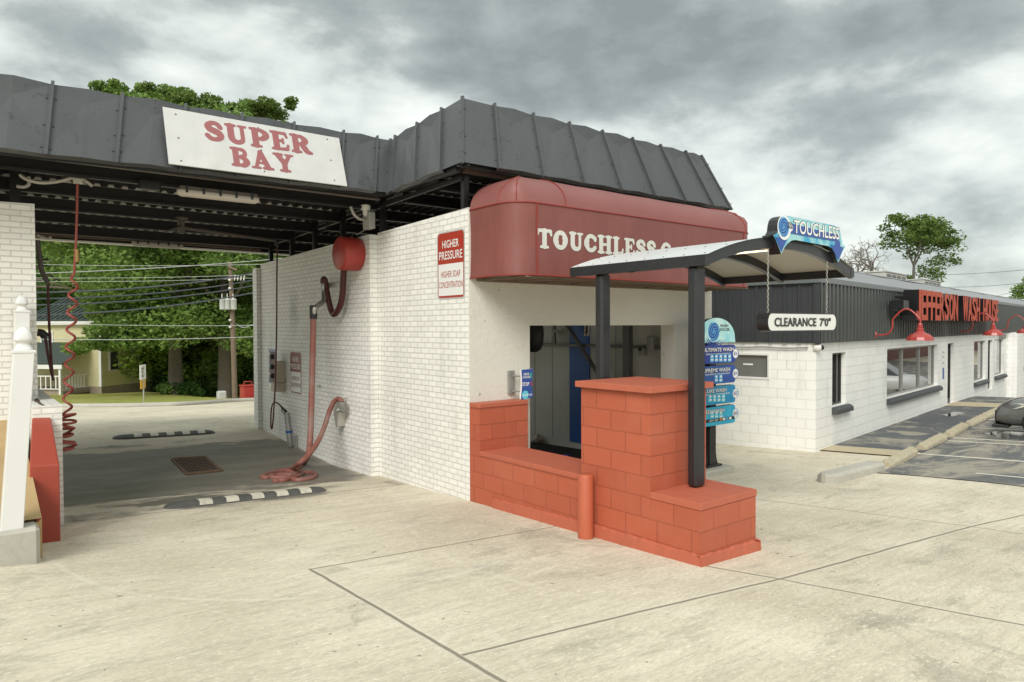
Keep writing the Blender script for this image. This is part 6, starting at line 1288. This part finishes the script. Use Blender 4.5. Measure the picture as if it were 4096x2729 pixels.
# house: front faces the camera, side wall recedes to the right
hb, hd = GB(233, 907); hz = math.atan2(RT[1], RT[0]) - R(10)
S_ = hd / 1599.0                 # metres per view pixel at the house
HS = thing('yellow_house', hb, 'two storey yellow clapboard house with green metal roof and white porch', 'house', rz=hz)
def hx(dx): return dx * S_
zf = hx(907 - 889); zev = hx(907 - 737); zr = hx(907 - 686); WL = hx(190); DP = 6.2; ru = hx(18)
MB().box(-WL, 0, 0, DP, zf, zev).build('wall', 'siding', HS, local=True)
g_ = MB(); g_.add([(-.0, 0, zev), (-.0, DP, zev), (0, DP / 2, zr - .1), (-WL, 0, zev), (-WL, DP, zev), (-WL, DP / 2, zr - .1)], [(0, 1, 2), (3, 5, 4)]); g_.build('gable', 'siding', HS, local=True)
r_ = MB(); ov = .35
for sgn in (0, 1):
    y0, y1 = (-ov, DP / 2) if sgn == 0 else (DP + ov, DP / 2)
    r_.hexa([(-WL - .3, y0, zev - .05), (ov, y0, zev - .05), (ov, y1, zr - .0), (-WL - .3, y1, zr), (-WL - .3, y0, zev + .07), (ov, y0, zev + .07), (ov, y1, zr + .12), (-WL - .3, y1, zr + .12)])
k = -WL
while k < ov: r_.hexa([(k, -ov, zev + .07), (k + .05, -ov, zev + .07), (k + .05, DP / 2, zr + .12), (k, DP / 2, zr + .12), (k, -ov, zev + .13), (k + .05, -ov, zev + .13), (k + .05, DP / 2, zr + .18), (k, DP / 2, zr + .18)]); k += .42
r_.build('roof', 'house_roof', HS, local=True)
MB().box(-WL - .3, ov, -ov - .02, -ov + .0, zev - .28, zev - .04).build('eave_board', 'house_white', HS, local=True)
MB().box(-WL, -.005, .02, DP - .02, -.8, zf - .005).build('foundation', 'house_base', HS, local=True)
for (x, y) in ((-.005, -.02), (-.0, DP - .12)): MB().box(x - .14, x + .025, y, y + .14, zf, zev - .01).build('corner_board', 'house_white', HS, local=True)
MB().box(.004, .025, 2.9, 3.05, zf, zev - .6).build('corner_board', 'house_white', HS, local=True)
for y, z0_, z1_ in ((1.2, 1.55, 3.55), (4.1, 1.75, 3.45), (1.2, 4.6, 5.6)):
    f_ = MB().box(.003, .045, y - .48, y + .48, z0_, z1_).build('window', 'house_white', HS, local=True); MB().box(.046, .055, y - .36, y + .36, z0_ + .1, z1_ - .1).build('pane', 'house_glass', f_, local=True)
for x in (-4.2, -7.0):
    f_ = MB().box(x - .5, x + .5, -.045, -.003, zev - 2.3, zev - .7).build('window', 'house_white', HS, local=True); MB().box(x - .4, x + .4, -.055, -.046, zev - 2.2, zev - .8).build('pane', 'house_glass', f_, local=True)
# porch
px0, px1 = -WL, -hx(30); pd = 2.2; pzf = hx(907 - 893)
MB().box(px0, px1, -pd, -.01, pzf - .25, pzf).build('porch_floor', 'house_base', HS, local=True); MB().box(px0, px1, -pd + .15, -pd + .3, -.9, pzf - .26).build('porch_base', 'house_base', HS, local=True)
pr0 = hx(907 - 834); pr1 = hx(907 - 790)
p_ = MB(); p_.hexa([(px0, -pd - .3, pr0), (px1 + .2, -pd - .3, pr0), (px1 + .2, -.01, pr1), (px0, -.01, pr1), (px0, -pd - .3, pr0 + .1), (px1 + .2, -pd - .3, pr0 + .1), (px1 + .2, -.01, pr1 + .1), (px0, -.01, pr1 + .1)]); p_.build('porch_roof', 'house_roof', HS, local=True)
MB().box(px0, px1 + .15, -pd - .32, -pd - .2, pr0 - .28, pr0 - .01).build('porch_beam', 'house_white', HS, local=True)
for x in (px1 - .16, px1 - 3.4, px1 - 6.6): MB().box(x, x + .15, -pd - .25, -pd - .1, -.3 if x > px1 - 1 else pzf, pr0 - .29).build('porch_post', 'house_white', HS, local=True)
rl = MB(); rl.box(px0, px1 - .2, -pd - .16, -pd - .10, pzf + .95, pzf + 1.03); rl.box(px0, px1 - .2, -pd - .16, -pd - .10, pzf + .12, pzf + .18)
k = px1 - .5
while k > px0: rl.box(k, k + .07, -pd - .15, -pd - .11, pzf + .18, pzf + .95); k -= .38
rl.build('porch_railing', 'house_white', HS, local=True)
rl = MB(); rl.box(px1 - .1, px1 - .04, -pd, -.05, pzf + .95, pzf + 1.03); rl.box(px1 - .1, px1 - .04, -pd, -.05, pzf + .12, pzf + .18)
for k in range(8): rl.box(px1 - .09, px1 - .05, -pd + .25 * k, -pd + .25 * k + .06, pzf + .18, pzf + .95)
rl.build('porch_railing', 'house_white', HS, local=True)
MB().box(-7.6, -6.7, -.04, -.003, pzf, pzf + 2.1).build('door', 'house_white', HS, local=True)

# utility pole with three transformers
pb, pd_ = GB(538, 919); s1 = pd_ / 1599.0 * 1.0; hp = (919 - 603) * s1
U = thing('utility_pole', pb, 'weathered wooden utility pole carrying three grey transformers', 'utility pole')
rx, ry = RT[0], RT[1]
def off(dx, z, back=0): return pb + np.array([rx, ry, 0]) * dx * s1 + np.array([0, 0, z]) - np.array([FW[0], FW[1], 0]) * back
MB().tube([off(2, -.3), off(-1, hp * .5), off(-5, hp)], [.135, .12, .095], 10).build('pole', 'pole_wood', U)
MB().tube([off(-8, hp * .965, .15), off(13, hp * .94, .15)], .06, 6).build('crossarm', 'pole_wood', U)
for dx, dz in ((-19, 0), (-7, .02), (6, 0)):
    z = hp * .655; t_ = MB().lathe([(.0, -.02), (.13, 0), (.14, .03), (.14, .47), (.15, .48), (.15, .51), (.06, .55), (0, .56)], off(dx, z, .26), (0, 0, 1), 14).build('transformer', 'transformer', U)
    MB().tube([off(dx - 1, z + .53, .26), off(dx - 1, z + .78, .26)], .022, 6).build('bushing', 'white_plastic', t_)
for i in range(4): MB().tube([off(8 + 7 * i, hp * .865, .2), off(10 + 7 * i, hp * .905, .2)], .03, 5).build('cutout', 'white_plastic', U)
for z in (.80, .86, .57, .52): MB().lathe([(.0, 0), (.07, .02), (.07, .1), (0, .12)], off(-4, hp * z, .16), (0, 0, 1), 8).build('insulator', 'white_plastic', U)
# wires: each hangs between two far points
def wire(p0, p1, d0, d1, r, mat, label, sag=.25):
    a, b = PD(*p0, d0), PD(*p1, d1); P = [a + (b - a) * t - np.array([0, 0, sag * 4 * t * (1 - t)]) for t in np.linspace(0, 1, 17)]
    o = solo(MB().tube(P, r, 5), 'power_line', mat, label, 'power line', 'power lines behind the wash bay'); return o
D0 = pd_ + .2
for i, (y0, y1, k_, r, lb) in enumerate([(667, 617, 'd', .030, 'thick dark cable, highest of the four that climb past the pole'), (681, 633, 'd', .026, 'thick dark cable, second of the four that climb past the pole'), (696, 645, 'd', .026, 'thick dark cable, third of the four that climb past the pole'), (722, 660, 'd', .030, 'thick dark cable, lowest of the four that climb past the pole')]):
    wire((-60, y0 + 6), (660, y1 - 5), D0 - 14, D0 - 2, r, 'wire_dark', lb, .35)
for (y0, y1, r, lb) in [(603, 605, .012, 'thin pale wire above the others, almost level behind the bay'), (636, 627, .012, 'thin pale wire just below the pole top'), (645, 634, .012, 'thin pale wire under the one at the pole top'), (736, 746, .014, 'pale wire level with the middle of the pole'), (777, 769, .018, 'pale wire lowest on the pole, crossing before the trees'), (632, 590, .018, 'pale wire rising steeply to the right under the bay roof')]:
    wire((-60, y0), (690, y1), D0 - .5 if r != .018 else D0 - 6, D0 - .5, r, 'wire_light', lb, .15)
P = [PD(*q, D0) for q in [(539, 742), (555, 752), (570, 751), (580, 747), (640, 747)]]; solo(MB().tube(bez(P, 5), .018, 5), 'power_line', 'wire_light', 'slack pale service wire looping right from the pole', 'power line', 'power lines behind the wash bay')
# speed sign
sb, sd_ = GB(330, 931); q_ = sd_ / 1599.0
T = thing('road_sign', sb, 'narrow speed limit sign over a yellow plate on a thin post by the lawn', 'road sign')
fz = lambda dx, z: sb + np.array([rx, ry, 0]) * dx * q_ + np.array([0, 0, z])
MB().tube([fz(0, -.2), fz(1, (931 - 838) * q_)], .03, 6).build('post', 'aluminium', T)
rd_ = ray(330, 900); rd_ = np.array([rd_[0], rd_[1], 0]); rd_ /= np.linalg.norm(rd_); tx_ = np.array([rd_[1], -rd_[0], 0]) * .34 + rd_ * .94
for (z0_, z1_, mt, w) in ((931 - 872, 931 - 838, 'print_white', .60), (931 - 893, 931 - 873, 'traffic_yellow', .52)):
    MB().prism([(-w / 2, z0_ * q_), (w / 2, z0_ * q_), (w / 2, z1_ * q_), (-w / 2, z1_ * q_)], fz(.6, 0) - np.array([FW[0], FW[1], 0]) * .05, tx_ / np.linalg.norm(tx_), (0, 0, 1), -.01, .012).build('plate', mt, T)
MB().text('25', fz(.6, (931 - 866) * q_) - np.array([FW[0], FW[1], 0]) * .05, tx_, (0, 0, 1), .26, .30, .03, 0, .015).build('numerals', 'print_black', T); MB().text('LIMIT', fz(.6, (931 - 850) * q_) - np.array([FW[0], FW[1], 0]) * .05, tx_, (0, 0, 1), .10, .34, .02, 0, .015).build('lettering', 'print_black', T)
# red bins at the lot edge
for (x, w, lb, cg) in ((570, 29, 'red mesh bin with a rail on top at the edge of the back lot', 1), (596, 16, 'plain red bin beside the mesh bin, cut off by the bay wall', 0)):
    b_, d_ = GB(x, 921); u_ = d_ / 1599.0; T = thing('trash_bin', b_, lb, 'bin', 'red bins behind the wash bay'); W_ = w * u_; H2 = 34 * u_ if cg else 27 * u_
    MB().bbox(b_[0] - W_ / 2, b_[0] + W_ / 2, b_[1] - W_ / 2, b_[1] + W_ / 2, b_[2] - .1, b_[2] + H2, .04).build('body', 'bin_red', T)
    MB().bbox(b_[0] - W_ / 2 - .03, b_[0] + W_ / 2 + .03, b_[1] - W_ / 2 - .03, b_[1] + W_ / 2 + .03, b_[2] + H2, b_[2] + H2 + .05, .01).build('rim', 'bin_red', T)
    if cg: MB().tube([(b_[0] - W_ * .3, b_[1], b_[2] + H2), (b_[0] - W_ * .3, b_[1], b_[2] + H2 + .2), (b_[0] + W_ * .3, b_[1], b_[2] + H2 + .2), (b_[0] + W_ * .3, b_[1], b_[2] + H2)], .025, 6).build('handle', 'bin_red', T)
b_, d_ = GB(509, 919); solo(MB().bbox(b_[0] - .2, b_[0] + .2, b_[1] - .2, b_[1] + .2, b_[2] - .1, b_[2] + .45, .05), 'utility_box', 'transformer', 'small pale utility box in the grass left of the pole', 'box')

# ------------------------------------------------------------------ trees
def tube_tree(mb, p, d, L, r, depth, rn, tips, spread=.6, up=.25, seg=4, shrink=.68):
    P = [p]; q = p.copy(); dd = d.copy()
    for i in range(seg):
        dd = dd + np.array([rn.uniform(-.16, .16), rn.uniform(-.16, .16), rn.uniform(-.06, .12)]); dd /= np.linalg.norm(dd); q = q + dd * L / seg; P.append(q)
    mb.tube(P, [lerp(r, r * .62, i / seg) for i in range(seg + 1)], 8 if r > .12 else 5, False)
    if depth == 0: tips.append(q); return
    tips.append(q) if depth <= 1 else None
    k = rn.choice([2, 3, 3]) if depth > 1 else rn.choice([2, 3])
    for j in range(k):
        a = 2 * math.pi * (j + rn.random() * .6) / k; ax = np.cross(dd, (0, 0, 1) if abs(dd[2]) < .9 else (1, 0, 0)); ax /= np.linalg.norm(ax); bx = np.cross(dd, ax)
        nd = dd * (1 - spread * .45) + (ax * math.cos(a) + bx * math.sin(a)) * spread * rn.uniform(.7, 1.3) + np.array([0, 0, up]); nd /= np.linalg.norm(nd)
        s0 = q if rn.random() < .6 else P[-2]; tube_tree(mb, s0, nd, L * shrink * rn.uniform(.8, 1.15), r * .60, depth - 1, rn, tips, spread, up, max(2, seg - 1), shrink)
def leaf_mesh(name, mat, parent, cl, per, size, seed, droop=.0):
    """leaf sprays: for every clump (centre, radius xyz) many small pointed leaves lying mostly flat, denser on the shell"""
    g = np.random.default_rng(seed); V = []; 
    for (c, rad) in cl:
        n = int(per * (rad[0] * rad[1] * rad[2]) ** (1 / 3.0) * 1.0) + 4
        d = g.normal(size=(n, 3)); d /= np.linalg.norm(d, axis=1)[:, None]; rr = g.random(n) ** .42; p = np.array(c) + d * rr[:, None] * np.array(rad)
        # a few sub-sprays inside the clump make its outline ragged
        a = g.normal(size=(n, 3)); a[:, 2] *= .55; a[:, 2] -= droop; a /= np.linalg.norm(a, axis=1)[:, None]; b = np.cross(a, g.normal(size=(n, 3))); b /= np.linalg.norm(b, axis=1)[:, None]
        s = size * (.6 + .8 * g.random(n))[:, None]; V.append(np.stack([p - a * s, p + b * s * .48, p + a * s, p - b * s * .48], 1).reshape(-1, 3))
    V = np.concatenate(V); n = len(V) // 4; rt = parent
    if rt is not None and rt.name in XF: V = V - XF[rt.name][0]
    me = bpy.data.meshes.new(name); me.vertices.add(len(V)); me.vertices.foreach_set('co', V.astype(np.float32).ravel()); me.loops.add(4 * n); me.loops.foreach_set('vertex_index', np.arange(4 * n, dtype=np.int32)); me.polygons.add(n); me.polygons.foreach_set('loop_start', np.arange(0, 4 * n, 4, dtype=np.int32)); me.update(calc_edges=True)
    me.materials.append(MT[mat]); o = bpy.data.objects.new(name, me); COL.objects.link(o)
    if parent is not None: o.parent = parent
    return o
FWH = np.array([FW[0], FW[1], 0]) / np.hypot(FW[0], FW[1]); RTH = np.array([RT[0], RT[1], 0]) / np.hypot(RT[0], RT[1])
def forest_tree(x, d, ytop, rad, seed, label, mat, low=.15, trunk=.35, per=260, size=.24, nclump=46, lean=0.0, group='tall trees behind the lot', extra=()):
    rn = random.Random(seed); base = PD(x, 900, d); base[2] = gz(base[0], base[1]); top = PD(x, ytop, d); Ht = top[2] - base[2]
    A = thing('tree', base, label, 'tree', group); mb = MB(); tips = []
    mb.tube([base + np.array([0, 0, -.4]), base + np.array([0, 0, .35]), base + RTH * lean * .3 + np.array([0, 0, Ht * .18]), base + RTH * lean + np.array([0, 0, Ht * .42])], [trunk * 1.7, trunk * 1.12, trunk * .9, trunk * .62], 12)
    for i in range(7):
        z = Ht * lerp(.22, .5, i / 6); a = rn.uniform(0, 6.28); tube_tree(mb, base + RTH * lean * z / Ht * 2 + np.array([0, 0, z]), np.array([math.cos(a), math.sin(a), .55]) / 1.15, rad * .62, trunk * .32, 1, rn, tips, .6, .2, 4)
    mb.tube([base + RTH * lean + np.array([0, 0, Ht * .42]), base + RTH * lean * 1.2 + np.array([0, 0, Ht * .85])], [trunk * .6, trunk * .15], 8)
    mb.build('trunk', 'bark', A); cl = []
    for i in range(nclump):
        t = rn.random(); z = Ht * lerp(low, .96, t); w = rad * math.sin(math.pi * min(.97, max(.06, (lerp(low, .96, t) - low * .6) / (1.02 - low * .6)))) ** .6
        a = rn.uniform(0, 6.28); rr = w * math.sqrt(rn.random()); r = rad * rn.uniform(.16, .30); c = base + RTH * lean + np.array([math.cos(a) * rr, math.sin(a) * rr, z]); c[2] = min(c[2], top[2] - r * .5); cl.append((c, (r * 1.15, r * 1.15, r * .62)))
    for i in range(9):
        a = rn.uniform(0, 6.28); rr = rad * .62 * math.sqrt(rn.random()); r = rad * rn.uniform(.10, .19); cl.append((base + RTH * lean + np.array([math.cos(a) * rr, math.sin(a) * rr, Ht - r * .45 - rr * rr / rad * .45]), (r * 1.1, r * 1.1, r * .7)))
    for (ex, ey, ed, er) in extra: cl.append((PD(ex, ey, ed), (er * .75, er * .75, er * .40)))
    leaf_mesh('crown', mat, A, cl, per, size, seed, .1); return A
hD = hd
oak_x = [(rx_, ry_, hD - 7 + rn_, r_) for rx_, ry_, rn_, r_ in [(175, 800, 1, 1.1), (205, 790, 0, 1.1), (235, 760, 1, 1.5), (265, 745, 0, 1.6), (300, 735, 1, 1.7), (240, 720, 2, 1.5), (280, 700, 2, 1.7), (315, 690, 1, 1.9), (250, 790, 1, 1.2), (290, 785, 0, 1.3), (320, 780, 1, 1.5), (345, 750, 1, 1.8), (220, 700, 3, 1.2), (360, 700, 2, 2.0)]]
forest_tree(404, hD - 2.5, 262, 9.5, 11, 'big oak with thick bare trunk and low boughs over the yellow house', 'leaf_oak', .40, .42, 640, .135, 62, 0, extra=oak_x)
forest_tree(516, hD - 2, 300, 8.0, 12, 'big tree with flared trunk standing just behind the utility pole', 'leaf_oak', .22, .40, 620, .135, 60)
tl = [(90, 14, 252, 8, 'leaf_dark', 'dark tree rising behind the green house roof'), (300, 12, 196, 3.8, 'leaf_oak', 'tallest tree top, the leftmost one above the bay roof'), (345, 13, 200, 5, 'leaf_olive', 'tall tree top just left of the SUPER BAY sign'), (405, 16, 212, 5, 'leaf_oak', 'tall tree top above the word SUPER'), (470, 12, 226, 5, 'leaf_olive', 'tall tree top above the middle of the sign'), (560, 15, 240, 5.5, 'leaf_oak', 'tall tree top near the right end of the sign'), (655, 12, 232, 4.0, 'leaf_olive', 'separate narrow tree top right of the others above the bay roof'), (350, 6, 560, 6, 'leaf_light', 'bright green young tree glowing between the two big trunks'), (480, 8, 640, 5, 'leaf_light', 'bright leafy tree right of the oak trunk'), (590, 5, 520, 6, 'leaf_oak', 'leafy tree close to the bay wall edge'), (10, 10, 470, 8, 'leaf_dark', 'dark tree left of the yellow house')]
for i, (x, dd, yt, rad, mt, lb) in enumerate(tl): forest_tree(x, hD + dd, yt, rad, 30 + i, lb, mt, .10, .33, 380, .165, 52)
def shrub(x, y, d, r, mt, seed, label):
    base = PD(x, y, d); base[2] = gz(base[0], base[1]); A = thing('shrub', base, label, 'shrub', 'undergrowth shrubs at the wood edge'); rn = random.Random(seed); cl = []
    for i in range(12): a = rn.uniform(0, 6.28); q = r * rn.random(); cl.append((base + np.array([math.cos(a) * q, math.sin(a) * q, r * rn.uniform(.15, 1.0)]), (r * .42, r * .42, r * .36)))
    leaf_mesh('foliage', mt, A, cl, 480, .11, seed); mb = MB(); mb.tube([base + np.array([0, 0, -.2]), base + np.array([.1, 0, r * .8])], [.07, .03], 6); mb.build('stem', 'bark', A)
for i, (x, d, r, mt, lb) in enumerate([(336, 7, 1.5, 'leaf_dark', 'dark shrub beside the right wall of the yellow house'), (362, 6, 1.7, 'leaf_dark', 'dark shrub left of the oak trunk'), (385, -2.8, .7, 'leaf_oak', 'low shrub at the left foot of the oak'), (432, -2.6, .8, 'leaf_dark', 'low shrub at the right foot of the oak'), (450, 6, 2.4, 'leaf_dark', 'dark shrub between the two big trunks'), (488, 7, 2.4, 'leaf_dark', 'dark shrub left of the flared trunk'), (560, 6, 2.6, 'leaf_dark', 'dark shrub behind the red mesh bin'), (600, 8, 2.8, 'leaf_dark', 'dark shrub at the bay wall edge'), (318, 12, 2.0, 'leaf_dark', 'dark shrub behind the house corner'), (415, 8, 2.2, 'leaf_dark', 'dark shrub right behind the oak trunk')]): shrub(x, 900, hD + d, r, mt, 70 + i, lb)
rn = random.Random(3); cl = []
for i in range(150):
    x = rn.uniform(-260, 720); d = hD + rn.uniform(19, 30); b = PD(x, 900, d); b[2] = gz(b[0], b[1]) + rn.uniform(.3, 17) ; r = rn.uniform(1.6, 2.8); cl.append((b, (r * 1.3, r * 1.3, r)))
tag(leaf_mesh('woodland', 'leaf_dark', None, cl, 300, .22, 5), 'deep green wood closing the view behind the yellow house', 'woods', kind='stuff')
# trees over the laundry roof
def crown_tree(px_b, d, z_lift, L, r, depth, seed, label, leaves, mt, spread, up, per=60, cr=.55, dirv=(0, 0, 1), group='trees beyond the laundry', extra=()):
    base = PD(px_b[0], px_b[1], d); A = thing('tree', (base[0], base[1], -.8), label, 'tree', group); rn = random.Random(seed); mb = MB(); tips = []
    mb.tube([(base[0], base[1], -1.0), tuple(base)], [r * 1.2, r], 10); dv = np.array(dirv, float); tube_tree(mb, base, dv / np.linalg.norm(dv), L, r, depth, rn, tips, spread, up, 4, .70); mb.build('trunk', 'bark_grey', A)
    if leaves:
        cl = []; zmin = base[2] + leaves
        for t in tips:
            if t[2] > zmin or rn.random() < .06: q = cr * rn.uniform(.6, 1.35); cl.append((t + np.array([rn.uniform(-.2, .2), rn.uniform(-.2, .2), rn.uniform(-.1, .25)]), (q, q, q * .55)))
        for (ex, ey, er) in extra: cl.append((PD(ex, ey, d), (er * 1.2, er * 1.2, er * .7)))
        leaf_mesh('crown', mt, A, cl, per, .105, seed)
    return A
crown_tree((2003, 668), 46, 0, 1.45, .15, 6, 6, 'bare branched grey tree over the laundry roof', 0, 'leaf_olive', .82, .06, dirv=RTH * -.05 + np.array([0, 0, 1]))
crown_tree((1990, 672), 47, 0, 1.4, .13, 6, 9, 'bare spreading tree at the left over the laundry roof', 0, 'leaf_olive', .95, .04, dirv=RTH * -.7 + np.array([0, 0, .8]))
ex = [(2085, 560, .8), (2105, 535, .9), (2130, 535, .9), (2155, 540, .9), (2175, 545, .9), (2185, 570, .8), (2150, 560, 1.0), (2120, 565, .8), (2060, 555, .7), (2040, 560, .6), (2165, 595, .7), (2150, 610, .8), (2130, 625, .8), (2145, 635, .7), (2080, 640, .4), (2095, 585, .5), (2195, 600, .4), (2115, 520, .5), (2165, 520, .5)]
crown_tree((2101, 662), 45, 0, 1.9, .11, 4, 21, 'leafy green tree with open crown over the laundry roof', 2.0, 'leaf_olive', .66, .14, 230, .46, extra=ex)
crown_tree((2368, 715), 60, 0, 1.0, .14, 3, 8, 'green tree at the right edge beyond the laundry', .3, 'leaf_oak', .7, .1, 260, .6, extra=[(2340, 670, .6), (2352, 664, .8), (2362, 672, 1.0), (2335, 682, .5), (2350, 685, .8)])
for p0, p1, lb in [((2100, 632), (2380, 618), 'thin wire crossing the sky right of the leafy tree'), ((2140, 660), (2380, 648), 'thin wire low in the sky over the laundry ridge'), ((2270, 682), (2380, 655), 'thin wire from the far pole top to the right')]:
    a, b = PD(*p0, 48), PD(*p1, 34); solo(MB().tube([a + (b - a) * t - np.array([0, 0, .1 * 4 * t * (1 - t)]) for t in np.linspace(0, 1, 9)], .011, 5), 'power_line', 'wire_dark', lb, 'power line', 'power lines beyond the laundry')
p_ = PD(2263, 676, 60); T = thing('utility_pole', (p_[0], p_[1], -1), 'tip of a far utility pole just above the laundry ridge', 'utility pole'); MB().tube([(p_[0], p_[1], -1), tuple(p_)], .12, 8).build('pole', 'pole_wood', T); MB().tube([p_ - RTH * .5 + np.array([0, 0, -.15]), p_ + RTH * .5 + np.array([0, 0, -.15])], .05, 6).build('crossarm', 'pole_wood', T)
# a red brick building across the lot, mirrored in the shop windows
c = LU(76, -14); T = thing('brick_building', (c[0], c[1], -2.5), 'plain red brick building across the lot, mirrored in the laundry windows', 'building', rz=LZ)
brickmat('red_brick', (.22, .055, .04), (.16, .06, .05), .22, .075, .01, .5); MB().box(-30, 46, -8, 0, -.5, 6.2).build('wall', 'red_brick', T, local=True); MB().bbox(-30.2, 46.2, -8.2, .2, 6.2, 6.6, .03).build('parapet', 'fascia_metal', T, local=True)
